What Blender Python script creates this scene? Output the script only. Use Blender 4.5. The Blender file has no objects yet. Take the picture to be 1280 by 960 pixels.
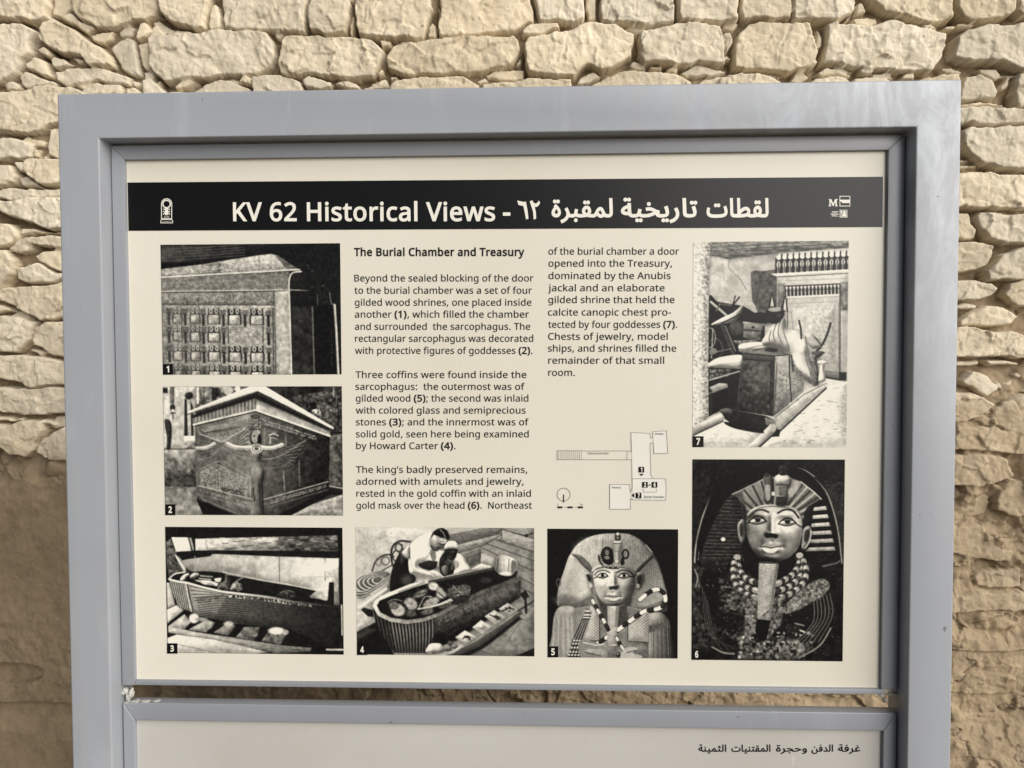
import bpy, math, random
import numpy as np
from mathutils import Matrix, Vector

SC = bpy.context.scene
COL = SC.collection

# ------------------------------------------------------------------ camera
F_PX = 930.0                                   # focal length in pixels of a 1280 px wide frame
BX, BZ = -0.45, 1.154                          # bottom left corner of the upper printed board
CAM = np.array([0.4952 + BX, -0.8883, 0.3961 + BZ])
PITCH, YAW, ROLL = -0.0330, 0.0354, 0.0031


def cam_axes():
    cy, sy = math.cos(YAW), math.sin(YAW)
    cp, sp = math.cos(PITCH), math.sin(PITCH)
    cr, sr = math.cos(ROLL), math.sin(ROLL)
    rz = np.array([[cy, -sy, 0], [sy, cy, 0], [0, 0, 1]])
    rx = np.array([[1, 0, 0], [0, cp, -sp], [0, sp, cp]])
    ry = np.array([[cr, 0, sr], [0, 1, 0], [-sr, 0, cr]])
    return rz @ rx @ ry


RC = cam_axes()
cd = bpy.data.cameras.new('camera')
cd.sensor_width = 36.0
cd.lens = F_PX / 1280.0 * 36.0
cd.clip_start = 0.02
cd.clip_end = 500.0
cam = bpy.data.objects.new('camera', cd)
COL.objects.link(cam)
M = Matrix.Identity(4)
for i in range(3):
    M[i][0] = RC[i, 0]
    M[i][1] = RC[i, 2]
    M[i][2] = -RC[i, 1]
    M[i][3] = CAM[i]
cam.matrix_world = M
SC.camera = cam

# ------------------------------------------------------------------ light
SUN_AZ, SUN_EL = math.radians(44), math.radians(22)   # azimuth to the right of straight behind the camera
to_sun = Vector((math.sin(SUN_AZ) * math.cos(SUN_EL), -math.cos(SUN_AZ) * math.cos(SUN_EL), math.sin(SUN_EL)))
world = bpy.data.worlds.new('World')
SC.world = world
world.use_nodes = True
wn = world.node_tree.nodes
bg = wn['Background']
sky = wn.new('ShaderNodeTexSky')
sky.sky_type = 'NISHITA'
sky.sun_disc = False
sky.sun_elevation = SUN_EL
sky.sun_rotation = math.atan2(to_sun.x, to_sun.y)
sky.dust_density = 1.0
sky.air_density = 0.6
world.node_tree.links.new(sky.outputs[0], bg.inputs[0])
bg.inputs[1].default_value = 0.05
sd_ = bpy.data.lights.new('sun', 'SUN')
sd_.energy = 4.8
sd_.angle = math.radians(68)
sd_.color = (1.0, 0.97, 0.92)
sun = bpy.data.objects.new('sun', sd_)
COL.objects.link(sun)
sun.rotation_euler = to_sun.to_track_quat('Z', 'Y').to_euler()
sun.location = to_sun * 6

SC.view_settings.view_transform = 'Standard'
SC.view_settings.look = 'None'
SC.view_settings.gamma = 1.0
SC.view_settings.exposure = 0.16


# ------------------------------------------------------------------ helpers
def on_plane(px, py, Y):
    """Where a point measured in the photograph lies on the upright plane y = Y."""
    d = RC @ np.array([(px - 640.0) / F_PX, 1.0, -(py - 480.0) / F_PX])
    t = (Y - CAM[1]) / d[1]
    return CAM + d * t


def tag(o, label=None, cat=None, group=None, kind=None):
    if label: o['label'] = label
    if cat: o['category'] = cat
    if group: o['group'] = group
    if kind: o['kind'] = kind
    return o


def link(name, me, parent=None):
    o = bpy.data.objects.new(name, me)
    COL.objects.link(o)
    if parent is not None:
        o.parent = parent
    return o


def empty(name, loc, label, cat):
    o = bpy.data.objects.new(name, None)
    o.empty_display_size = 0.1
    COL.objects.link(o)
    o.location = loc
    return tag(o, label, cat)


def mesh_np(name, V, Fq, mat=None, smooth=False):
    """numpy verts (n,3) and faces (m,k) -> mesh data"""
    me = bpy.data.meshes.new(name)
    V = np.asarray(V, dtype=np.float32)
    Fq = np.asarray(Fq, dtype=np.int32)
    k = Fq.shape[1]
    me.vertices.add(len(V))
    me.vertices.foreach_set('co', V.ravel())
    me.loops.add(Fq.size)
    me.loops.foreach_set('vertex_index', Fq.ravel())
    me.polygons.add(len(Fq))
    me.polygons.foreach_set('loop_start', np.arange(0, Fq.size, k, dtype=np.int32))
    me.polygons.foreach_set('use_smooth', np.full(len(Fq), smooth))
    me.update(calc_edges=True)
    me.validate()
    if mat: me.materials.append(mat)
    return me


import bmesh


class MB:
    """collects simple solids into one mesh"""
    def __init__(self):
        self.bm = bmesh.new()

    def box(self, x0, x1, y0, y1, z0, z1):
        vs = [self.bm.verts.new(p) for p in [(x0, y0, z0), (x1, y0, z0), (x1, y1, z0), (x0, y1, z0),
                                            (x0, y0, z1), (x1, y0, z1), (x1, y1, z1), (x0, y1, z1)]]
        for f in [(0, 1, 2, 3), (7, 6, 5, 4), (0, 4, 5, 1), (1, 5, 6, 2), (2, 6, 7, 3), (3, 7, 4, 0)]:
            self.bm.faces.new([vs[i] for i in f][::-1])
        return self

    def prism(self, front, y0, y1):
        """front: (x,z) outline seen from the camera side, from y0 (front) to y1 (back)"""
        a = [self.bm.verts.new((x, y0, z)) for x, z in front]
        b = [self.bm.verts.new((x, y1, z)) for x, z in front]
        n = len(front)
        self.bm.faces.new(a)
        self.bm.faces.new(b[::-1])
        for i in range(n):
            j = (i + 1) % n
            self.bm.faces.new([a[i], b[i], b[j], a[j]])
        return self

    def build(self, name, mat, parent=None, bevel=0.0, seg=2, smooth=False):
        bmesh.ops.recalc_face_normals(self.bm, faces=self.bm.faces)
        if bevel:
            ed = [e for e in self.bm.edges if len(e.link_faces) == 2 and e.calc_face_angle(0) > 0.3]
            bmesh.ops.bevel(self.bm, geom=ed, offset=bevel, segments=seg, profile=0.6, affect='EDGES', clamp_overlap=True)
        me = bpy.data.meshes.new(name)
        self.bm.to_mesh(me)
        self.bm.free()
        if smooth or bevel:
            for p in me.polygons: p.use_smooth = True
            me.set_sharp_from_angle(angle=math.radians(40))
        me.materials.append(mat)
        return link(name, me, parent)


def hash2(ix, iy, seed):
    h = (ix.astype(np.int64) * 374761393 + iy.astype(np.int64) * 668265263 + seed * 974634541) & 0xffffffff
    h = ((h ^ (h >> 13)) * 1274126177) & 0xffffffff
    h = h ^ (h >> 16)
    return (h & 0xffff) / 65535.0


def vnoise(X, Y, s, seed=0):
    """smooth value noise, cell size s, range -1..1"""
    x = X / s; y = Y / s
    ix = np.floor(x); iy = np.floor(y)
    fx = x - ix; fy = y - iy
    ix = ix.astype(np.int64); iy = iy.astype(np.int64)
    fx = fx * fx * fx * (fx * (fx * 6 - 15) + 10); fy = fy * fy * fy * (fy * (fy * 6 - 15) + 10)
    a = hash2(ix, iy, seed); b = hash2(ix + 1, iy, seed)
    c = hash2(ix, iy + 1, seed); d = hash2(ix + 1, iy + 1, seed)
    return ((a + (b - a) * fx) * (1 - fy) + (c + (d - c) * fx) * fy) * 2 - 1


def fbm(X, Y, s, n, seed=0, g=0.5):
    r = 0; a = 1.0
    for k in range(n):
        r = r + a * vnoise(X, Y, s, seed + k * 17)
        s *= 0.5; a *= g
    return r


# ------------------------------------------------------------------ materials
def new_mat(name):
    m = bpy.data.materials.new(name)
    m.use_nodes = True
    return m, m.node_tree, m.node_tree.nodes['Principled BSDF']


def ramp(nt, pts):
    r = nt.nodes.new('ShaderNodeValToRGB')
    e = r.color_ramp.elements
    while len(e) < len(pts): e.new(0.5)
    for k, (p, c) in enumerate(pts):
        e[k].position = p
        e[k].color = (*c, 1) if len(c) == 3 else c
    return r


def noise(nt, scale, detail=4, rough=0.55, vec=None, dist=0.0):
    n = nt.nodes.new('ShaderNodeTexNoise')
    n.inputs['Scale'].default_value = scale
    n.inputs['Detail'].default_value = detail
    n.inputs['Roughness'].default_value = rough
    n.inputs['Distortion'].default_value = dist
    if vec: nt.links.new(vec, n.inputs['Vector'])
    return n


def mapping(nt, scale=(1, 1, 1), rot=(0, 0, 0)):
    tc = nt.nodes.new('ShaderNodeTexCoord')
    mp = nt.nodes.new('ShaderNodeMapping')
    mp.inputs['Scale'].default_value = scale
    mp.inputs['Rotation'].default_value = rot
    nt.links.new(tc.outputs['Object'], mp.inputs['Vector'])
    return mp.outputs['Vector']


def mixc(nt, fac, a, b, mode='MIX'):
    m = nt.nodes.new('ShaderNodeMix')
    m.data_type = 'RGBA'
    m.blend_type = mode
    for sock, v in ((m.inputs[0], fac), (m.inputs[6], a), (m.inputs[7], b)):
        if hasattr(v, 'is_output'): nt.links.new(v, sock)
        elif isinstance(v, (int, float)): sock.default_value = v
        else: sock.default_value = (*v, 1)
    return m.outputs[2]


def bump(nt, b, h, strength=0.3, dist=0.01):
    n = nt.nodes.new('ShaderNodeBump')
    n.inputs['Strength'].default_value = strength
    n.inputs['Distance'].default_value = dist
    nt.links.new(h, n.inputs['Height'])
    nt.links.new(n.outputs['Normal'], b.inputs['Normal'])
    return n


def painted_metal(name, base, rough=0.42, wear=0.5):
    m, nt, b = new_mat(name)
    v = mapping(nt, (1, 1, 1))
    n1 = noise(nt, 3.5, 5, 0.6, v)
    c1 = mixc(nt, n1.outputs['Fac'], tuple(x * 0.90 for x in base), tuple(min(1, x * 1.10) for x in base))
    # chalky wiped streaks
    v2 = mapping(nt, (9, 9, 2.2), (0.3, 0.2, 0.1))
    n2 = noise(nt, 2.0, 6, 0.65, v2, 0.6)
    r2 = ramp(nt, [(0.56, (0, 0, 0)), (0.78, (1, 1, 1))])
    nt.links.new(n2.outputs['Fac'], r2.inputs['Fac'])
    mm = nt.nodes.new('ShaderNodeMath'); mm.operation = 'MULTIPLY'
    mm.inputs[1].default_value = 0.30 * wear
    nt.links.new(r2.outputs['Color'], mm.inputs[0])
    c2 = mixc(nt, mm.outputs[0], c1, (0.52, 0.54, 0.56))
    if wear > 0.8:
        # chalky wipe marks and rubbed paint round the upper right corner
        tc = nt.nodes.new('ShaderNodeTexCoord')
        vd = nt.nodes.new('ShaderNodeVectorMath'); vd.operation = 'DISTANCE'
        vd.inputs[1].default_value = (0.50, -0.03, 1.80)
        nt.links.new(tc.outputs['Object'], vd.inputs[0])
        near = nt.nodes.new('ShaderNodeMapRange')
        near.inputs['From Min'].default_value = 0.05; near.inputs['From Max'].default_value = 0.34
        near.inputs['To Min'].default_value = 1.0; near.inputs['To Max'].default_value = 0.0
        nt.links.new(vd.outputs['Value'], near.inputs['Value'])
        n5 = noise(nt, 9.0, 7, 0.68, mapping(nt, (2.4, 1, 1.0), (0, 0.7, 0)), 1.4)
        r5 = ramp(nt, [(0.46, (0, 0, 0)), (0.66, (1, 1, 1))])
        nt.links.new(n5.outputs['Fac'], r5.inputs['Fac'])
        m5 = nt.nodes.new('ShaderNodeMath'); m5.operation = 'MULTIPLY'
        nt.links.new(r5.outputs['Color'], m5.inputs[0]); nt.links.new(near.outputs[0], m5.inputs[1])
        m6 = nt.nodes.new('ShaderNodeMath'); m6.operation = 'MULTIPLY'; m6.inputs[1].default_value = 0.75
        nt.links.new(m5.outputs[0], m6.inputs[0])
        c2 = mixc(nt, m6.outputs[0], c2, (0.50, 0.54, 0.58))
        # faint dusty streaks running down
        n7 = noise(nt, 6.0, 5, 0.6, mapping(nt, (9, 9, 0.5)), 0.3)
        r7 = ramp(nt, [(0.50, (0, 0, 0)), (0.72, (1, 1, 1))])
        nt.links.new(n7.outputs['Fac'], r7.inputs['Fac'])
        m7 = nt.nodes.new('ShaderNodeMath'); m7.operation = 'MULTIPLY'; m7.inputs[1].default_value = 0.22
        nt.links.new(r7.outputs['Color'], m7.inputs[0])
        c2 = mixc(nt, m7.outputs[0], c2, (0.34, 0.335, 0.32))
    # tiny chips
    n3 = noise(nt, 95, 2, 0.5, v)
    r3 = ramp(nt, [(0.775, (0, 0, 0)), (0.79, (1, 1, 1))])
    nt.links.new(n3.outputs['Fac'], r3.inputs['Fac'])
    c3 = mixc(nt, r3.outputs['Color'], c2, (0.16, 0.15, 0.15))
    nt.links.new(c3, b.inputs['Base Color'])
    rr = nt.nodes.new('ShaderNodeMapRange')
    rr.inputs['To Min'].default_value = rough - 0.08
    rr.inputs['To Max'].default_value = rough + 0.14
    nt.links.new(n2.outputs['Fac'], rr.inputs['Value'])
    nt.links.new(rr.outputs[0], b.inputs['Roughness'])
    n4 = noise(nt, 130, 3, 0.5, v)
    bump(nt, b, n4.outputs['Fac'], 0.05, 0.002)
    return m


M_FRAME = painted_metal('grey_blue_paint', (0.30, 0.316, 0.342), 0.34, 1.0)
M_TRIM = painted_metal('satin_grey_metal', (0.25, 0.263, 0.285), 0.34, 0.35)


def board_mat(name, base, dirt, amt):
    m, nt, b = new_mat(name)
    v = mapping(nt)
    n1 = noise(nt, 2.3, 6, 0.6, v, 0.4)
    r = ramp(nt, [(0.38, (0, 0, 0)), (0.72, (1, 1, 1))])
    nt.links.new(n1.outputs['Fac'], r.inputs['Fac'])
    f = nt.nodes.new('ShaderNodeMath'); f.operation = 'MULTIPLY'; f.inputs[1].default_value = amt
    nt.links.new(r.outputs['Color'], f.inputs[0])
    c = mixc(nt, f.outputs[0], base, dirt)
    n2 = noise(nt, 260, 2, 0.5, v)
    c2 = mixc(nt, 0.05, c, n2.outputs['Color'], 'OVERLAY')
    # small scuffs
    v3 = mapping(nt, (30, 30, 7), (0.0, 0.5, 0))
    n3 = noise(nt, 3.0, 3, 0.6, v3)
    r3 = ramp(nt, [(0.70, (0, 0, 0)), (0.80, (1, 1, 1))])
    nt.links.new(n3.outputs['Fac'], r3.inputs['Fac'])
    f3 = nt.nodes.new('ShaderNodeMath'); f3.operation = 'MULTIPLY'; f3.inputs[1].default_value = amt * 0.5
    nt.links.new(r3.outputs['Color'], f3.inputs[0])
    c3 = mixc(nt, f3.outputs[0], c2, (0.74, 0.73, 0.70))
    nt.links.new(c3, b.inputs['Base Color'])
    b.inputs['Roughness'].default_value = 0.33
    b.inputs['Specular IOR Level'].default_value = 0.34
    bump(nt, b, n1.outputs['Fac'], 0.06, 0.004)
    return m


M_BOARD = board_mat('printed_cream_board', (0.655, 0.62, 0.53), (0.59, 0.55, 0.455), 0.85)
M_BOARD2 = board_mat('dusty_grey_board', (0.47, 0.455, 0.425), (0.40, 0.38, 0.345), 0.9)


def ink_mat(name, col, rough=0.31):
    m, nt, b = new_mat(name)
    n = noise(nt, 14, 4, 0.6, mapping(nt))
    c = mixc(nt, n.outputs['Fac'], tuple(x * 0.85 for x in col), tuple(x * 1.15 for x in col))
    nt.links.new(c, b.inputs['Base Color'])
    b.inputs['Roughness'].default_value = rough
    b.inputs['Specular IOR Level'].default_value = 0.25
    return m


M_INK = ink_mat('black_ink', (0.005, 0.0048, 0.0046))
M_INKT = ink_mat('text_ink', (0.008, 0.0075, 0.007))
M_PALE = ink_mat('pale_print', (0.72, 0.69, 0.61))
M_LINE = ink_mat('thin_plan_ink', (0.09, 0.088, 0.085))
M_ROOM = ink_mat('pale_plan_fill', (0.67, 0.65, 0.585))

# printed photograph: the picture is stored in the mesh's point colours
M_PHOTO, nt, b = new_mat('printed_photograph')
at = nt.nodes.new('ShaderNodeAttribute'); at.attribute_name = 'print'
nt.links.new(at.outputs['Color'], b.inputs['Base Color'])
b.inputs['Roughness'].default_value = 0.31
b.inputs['Specular IOR Level'].default_value = 0.20

# limestone and mud
M_WALL, nt, b = new_mat('dry_limestone')
at = nt.nodes.new('ShaderNodeAttribute'); at.attribute_name = 'tint'
v = mapping(nt)
n1 = noise(nt, 16, 6, 0.62, v)
r1 = ramp(nt, [(0.30, (0.90, 0.885, 0.85)), (0.52, (1, 1, 1)), (0.74, (1.06, 1.05, 1.03))])
nt.links.new(n1.outputs['Fac'], r1.inputs['Fac'])
c1 = mixc(nt, 1.0, at.outputs['Color'], r1.outputs['Color'], 'MULTIPLY')
n2 = noise(nt, 70, 5, 0.6, v)
r2 = ramp(nt, [(0.33, (0.90, 0.885, 0.86)), (0.50, (1.0, 1.0, 1.0)), (0.70, (1.05, 1.05, 1.05))])
nt.links.new(n2.outputs['Fac'], r2.inputs['Fac'])
c2 = mixc(nt, 1.0, c1, r2.outputs['Color'], 'MULTIPLY')
nt.links.new(c2, b.inputs['Base Color'])
b.inputs['Roughness'].default_value = 0.95
b.inputs['Specular IOR Level'].default_value = 0.15
n3 = noise(nt, 150, 6, 0.72, v)
bump(nt, b, n3.outputs['Fac'], 0.5, 0.004)

M_SAND, nt, b = new_mat('dusty_ground')
v = mapping(nt)
n1 = noise(nt, 4, 8, 0.65, v)
c = mixc(nt, n1.outputs['Fac'], (0.12, 0.09, 0.06), (0.20, 0.155, 0.10))
nt.links.new(c, b.inputs['Base Color'])
b.inputs['Roughness'].default_value = 0.95
n2 = noise(nt, 60, 6, 0.7, v)
bump(nt, b, n2.outputs['Fac'], 0.5, 0.01)

M_SEAL, nt, b = new_mat('dried_sealant')
n1 = noise(nt, 60, 4, 0.6, mapping(nt))
nt.links.new(mixc(nt, n1.outputs['Fac'], (0.25, 0.24, 0.21), (0.66, 0.65, 0.61)), b.inputs['Base Color'])
b.inputs['Roughness'].default_value = 0.6

# ------------------------------------------------------------------ ground
gu = np.linspace(-1, 1, 71)
gx = 70 * np.sign(gu) * np.abs(gu) ** 2.6
gy = 70 * np.sign(gu) * np.abs(gu) ** 2.6 - 0.8
GX, GY = np.meshgrid(gx, gy)
GZ = 0.02 * fbm(GX, GY, 1.6, 3, 5)
GZ -= GZ.max() + 0.002
V = np.stack([GX.ravel(), GY.ravel(), GZ.ravel()], 1)
ii = np.arange(70)[:, None] * 71 + np.arange(70)[None, :]
Fq = np.stack([ii, ii + 1, ii + 72, ii + 71], -1).reshape(-1, 4)
tag(link('ground', mesh_np('ground', V, Fq, M_SAND, True)), kind='structure')

# ------------------------------------------------------------------ dry stone wall
WY = 0.50
K = 0.76                                       # the wall is laid out in its own units, K metres each
WX0, WX1, WZ0, WZ1 = -3.0, 3.0, -0.05, 3.40
STEP = 0.0026
STONES = '''
-30,-30 48,-30 60,5 57,20 40,29 15,25 -30,18
-40,28 0,28 30,30 42,36 38,50 36,66 25,75 18,92 0,100 -40,100
62,-20 80,-20 84,8 70,18 60,16
70,14 85,12 98,22 118,34 105,40 88,28 72,22
83,-40 190,-40 196,10 192,20 180,28 165,28 145,33 118,36 100,24 88,14
43,46 52,26 62,20 85,30 105,45 125,55 135,68 138,82 112,85 100,72 82,67 60,60 47,52
107,40 125,36 140,34 139,46 128,52 112,47
142,36 152,27 166,32 160,42 146,42
133,57 142,46 155,40 166,46 168,66 174,92 160,90 145,84 137,72
168,44 172,30 181,27 188,36 184,48 170,50
168,50 184,50 182,90 174,84 170,66
185,26 195,21 208,28 218,32 214,40 200,40 190,34
43,60 52,56 62,66 56,72 45,66
56,72 66,66 78,70 90,80 64,82
82,66 100,72 103,80 92,78
26,78 38,68 50,74 64,92 48,92 30,84
20,96 27,86 45,92 66,98 68,104 30,108 22,104
65,86 82,82 130,84 160,92 160,104 120,102 80,106 68,100
160,95 172,97 172,106 162,104
-40,118 10,112 45,105 85,104 110,120 110,152 60,155 48,165 35,168 0,165 -40,165
100,112 108,104 120,103 150,104 153,115 150,125 102,125
155,106 168,104 178,114 175,122 155,122
173,98 182,95 196,104 206,113 200,124 180,124 176,108
187,46 192,40 230,41 256,36 310,35 330,38 338,50 341,64 335,82 320,90 290,92 265,97 240,100 205,104 190,92 183,82
195,-40 262,-40 260,15 255,34 240,38 222,32 210,24 200,15
262,6 268,2 273,20 272,36 260,37 258,28
272,-40 380,-40 383,10 384,25 380,40 360,42 330,38 300,36 277,35
215,103 228,98 242,100 230,108 212,109
206,110 228,110 226,122 206,122
232,112 262,97 285,96 310,108 310,124 230,124
292,91 312,92 313,106 300,102
312,92 325,90 360,93 375,98 378,114 376,124 312,124
338,36 346,36 352,42 344,50 338,46
343,80 348,48 352,43 388,41 430,44 462,46 474,54 481,62 475,80 466,96 440,97 405,96 375,92 345,92
386,-40 430,-40 437,5 434,30 432,42 405,42 387,38 385,15
434,30 438,12 441,20 441,44 436,44
440,-40 535,-40 541,10 533,30 530,48 500,50 475,46 447,44 442,20
545,4 550,2 549,18 545,24
535,32 540,24 547,30 548,46 533,47
552,-40 660,-40 667,10 667,27 640,36 620,42 590,45 565,46 549,44 547,25
475,46 490,50 488,58 476,57
490,52 508,48 512,52 496,55
481,68 492,55 515,50 560,46 620,45 640,43 648,50 648,62 640,82 620,86 580,92 545,94 510,94 485,86
375,97 385,94 415,100 415,108 400,111 378,106
414,102 430,96 443,100 448,108 430,110
447,104 484,95 486,104 480,110 450,109
471,92 479,82 482,92 474,97
487,92 497,92 496,98 488,100
483,108 500,98 530,95 580,94 597,104 597,122 485,122
589,95 605,93 610,101 597,102
556,90 570,88 572,93 558,94
602,90 615,85 657,84 655,98 630,101 606,96
600,104 650,100 660,97 713,98 715,120 600,120
653,56 660,48 690,44 705,36 740,28 768,28 795,42 790,70 775,80 750,88 735,84 715,98 690,95 660,92 656,72
650,38 665,28 700,28 702,36 675,46 652,44
670,-40 730,-40 732,10 731,25 715,27 690,27 674,28 669,10
733,-40 746,-40 747,22 735,26 732,10
748,-40 840,-40 847,12 845,28 830,30 810,33 780,30 752,25
848,-40 925,-40 926,0 924,25 900,30 880,27 850,28
784,30 808,27 810,35 795,40 783,34
797,46 802,38 830,34 870,28 902,32 909,50 910,78 880,80 865,82 820,78 805,78 797,66
642,80 650,66 652,82
784,84 792,73 808,73 812,84 795,86
830,84 842,78 852,78 850,90 834,88
812,80 828,80 830,85 813,86
717,105 725,96 745,88 752,92 738,104 728,106
738,106 758,92 790,86 820,87 850,92 868,104 868,118 738,118
850,88 868,80 890,80 915,84 900,92 880,96 860,96
874,104 885,96 915,88 935,92 940,106 938,118 874,118
905,28 918,22 927,26 918,37 905,36
905,40 916,38 920,54 910,68
917,84 924,40 935,28 965,26 1014,28 1018,45 1022,60 1025,80 1010,86 985,90 960,88 935,86
927,-40 992,-40 991,10 988,24 960,26 928,25
993,-40 1068,-40 1069,10 1063,18 1048,24 1010,26 990,24
1072,0 1080,0 1088,15 1070,15
1059,24 1067,10 1068,16 1064,25
1068,18 1100,17 1102,25 1090,30 1072,29
1085,-40 1192,-40 1194,22 1165,28 1130,20 1105,17 1090,5
1108,20 1125,18 1140,25 1120,29
1148,28 1165,26 1178,36 1158,35
1181,30 1200,28 1196,36 1182,37
1193,24 1220,23 1225,29 1200,31
1196,-40 1276,-40 1270,15 1255,22 1225,27 1205,22 1196,10
1276,-40 1340,-40 1340,20 1280,20 1272,14
1020,54 1026,28 1030,40 1030,55 1022,60
1030,80 1031,52 1033,28 1045,24 1060,27 1085,30 1108,25 1150,30 1185,38 1188,55 1180,72 1168,88 1130,88 1095,84 1060,82
1192,72 1196,48 1205,38 1240,30 1340,28 1340,86 1280,88 1250,80 1220,78
935,78 955,80 958,87 938,87
960,88 978,90 985,95 962,92
987,98 1000,84 1012,86 1018,92 1000,103
900,95 930,88 960,90 985,100 992,115 900,115
1005,103 1020,94 1060,92 1070,100 1065,115 1005,115
1022,88 1038,83 1065,87 1070,92 1030,94
1076,82 1092,79 1098,84 1095,90 1078,90
1070,93 1090,91 1120,94 1123,112 1070,112
1108,88 1122,90 1124,97 1110,93
1124,98 1136,88 1146,86 1147,98
1148,98 1165,93 1200,90 1205,112 1150,112
1180,79 1195,78 1210,86 1200,91 1183,86
1204,100 1210,92 1228,90 1245,96 1252,112 1250,124 1204,124
1225,84 1250,84 1256,92 1246,98 1232,92
1252,105 1260,92 1268,90 1264,106 1256,112
1270,100 1275,88 1340,85 1340,135 1274,134
1204,127 1225,125 1262,128 1264,132 1205,132
1170,134 1230,132 1260,134 1340,138 1340,154 1250,156 1215,156 1170,158
1204,162 1215,158 1260,157 1340,156 1340,212 1250,210 1225,206 1212,190 1205,178
1170,192 1218,196 1218,201 1170,201
1170,202 1216,205 1214,212 1170,213
1160,218 1225,214 1340,215 1340,258 1270,262 1230,262 1160,260
1160,266 1215,266 1224,285 1224,300 1160,300
1223,272 1228,264 1260,266 1340,264 1340,300 1260,304 1236,300 1226,285
1160,302 1220,302 1242,306 1243,318 1232,332 1210,340 1160,345
1232,338 1250,318 1280,305 1340,305 1340,344 1270,350 1236,350
1160,350 1215,348 1240,352 1247,362 1240,370 1210,376 1160,375
1255,370 1262,354 1280,348 1340,346 1340,384 1270,382
1165,382 1215,376 1226,378 1225,384 1205,386
1202,402 1215,388 1235,379 1255,382 1275,394 1265,404 1235,410 1205,408
1160,410 1215,408 1240,414 1270,412 1290,422 1310,448 1240,447 1160,446
1160,452 1230,449 1232,457 1160,459
1234,450 1275,450 1275,455 1240,458
1170,488 1222,492 1244,505 1225,522 1206,530 1170,530
1200,478 1218,462 1236,470 1250,488 1232,496 1215,488
1235,520 1250,500 1340,480 1340,560 1260,540
1160,535 1245,532 1340,560 1340,570 1230,565 1160,562
1160,566 1240,566 1260,572 1266,595 1245,602 1225,608 1160,608
1200,640 1208,612 1228,610 1242,622 1236,645 1215,650
1245,612 1270,600 1340,600 1340,645 1260,645 1240,640
1160,655 1230,655 1245,680 1270,690 1262,705 1230,700 1160,690
1218,720 1230,714 1278,710 1280,738 1250,737 1222,735
1160,745 1225,738 1340,740 1340,762 1240,764 1160,766
0,100 12,96 26,108 15,112 0,112
-40,172 18,172 40,178 38,195 20,200 -40,196
20,172 30,168 52,174 52,181 38,182 24,178
54,178 58,160 70,155 110,155 110,198 68,198 56,192
38,182 48,184 46,196 38,194
50,184 56,196 50,196
-40,200 8,204 18,218 16,230 -40,236
8,201 24,200 27,212 22,216 14,208
27,204 38,196 110,200 110,230 70,231 52,232 36,222 28,214
18,220 30,218 50,232 22,232
-40,238 20,234 72,234 110,236 110,244 50,248 15,250 -40,246
-40,255 20,248 70,246 110,246 110,285 60,286 30,278 0,266
-40,272 8,278 22,288 20,296 12,306 -40,312
18,294 26,284 58,288 60,291 35,294
8,312 18,300 70,292 110,292 110,308 72,310 40,308 35,318 24,320
40,322 50,314 74,312 110,318 110,345 72,340 48,330
-40,312 6,310 16,322 22,326 18,345 0,362 -40,365
20,350 20,335 45,328 70,340 110,345 110,350 30,354
-40,362 30,357 74,352 110,352 110,396 70,398 48,402 25,390 2,378
-40,378 0,380 12,390 -40,395
-40,396 20,394 42,404 36,425 20,440 -40,442
38,424 42,410 58,400 75,400 110,402 110,450 62,446 50,436 40,432
-40,448 18,442 50,445 76,452 110,452 110,482 40,484 15,476 -40,472
-40,486 40,483 78,484 110,486 110,518 55,520 20,518 -40,512
-40,520 10,520 18,526 -40,530
-40,528 10,530 25,524 52,524 54,540 42,560 34,572 15,572 0,560 -40,562
56,536 65,522 110,515 110,532 62,540
40,562 52,548 78,535 110,535 110,580 60,576
'''
rng = np.random.default_rng(11)


def wall_xz(px, py):
    p = on_plane(px, py, WY)
    return p[0] / K, p[2] / K


polys = []
for ln in STONES.strip().splitlines():
    pts = [tuple(float(q) for q in w.split(',')) for w in ln.split()]
    polys.append((np.array([wall_xz(*p) for p in pts]), True))

# fine where the photograph looks, coarser further off
xs = np.concatenate([np.arange(WX0, -1.40, 0.009), np.arange(-1.40, 1.42, STEP), np.arange(1.42, WX1, 0.009)])
zs = np.concatenate([np.arange(WZ0, 1.05, 0.009), np.arange(1.05, 3.16, STEP), np.arange(3.16, WZ1, 0.009)])
nx, nz = len(xs), len(zs)


def col_(x): return int(np.clip(np.searchsorted(xs, x), 0, nx - 1))
def row_(z): return int(np.clip(np.searchsorted(zs, z), 0, nz - 1))


X, Z = np.meshgrid(xs, zs)
# ragged outlines: bend the plane before testing the stones' outlines
XW = X + 0.0050 * vnoise(X, Z, 0.045, 1) + 0.0020 * vnoise(X, Z, 0.017, 2) + 0.0005 * vnoise(X, Z, 0.0075, 3)
ZW = Z + 0.0045 * vnoise(X, Z, 0.045, 4) + 0.0020 * vnoise(X, Z, 0.017, 5) + 0.0005 * vnoise(X, Z, 0.0075, 6)

# shared roughness fields
LUMP = fbm(X, Z, 0.085, 3, 20)
CHIP = fbm(X + 0.012 * LUMP, Z, 0.034, 4, 31, 0.55)
RIDGE = 1 - np.abs(vnoise(X + 0.02 * LUMP, Z * 1.5, 0.03, 44)) * 2
FINE = fbm(X, Z, 0.012, 2, 55)


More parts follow.
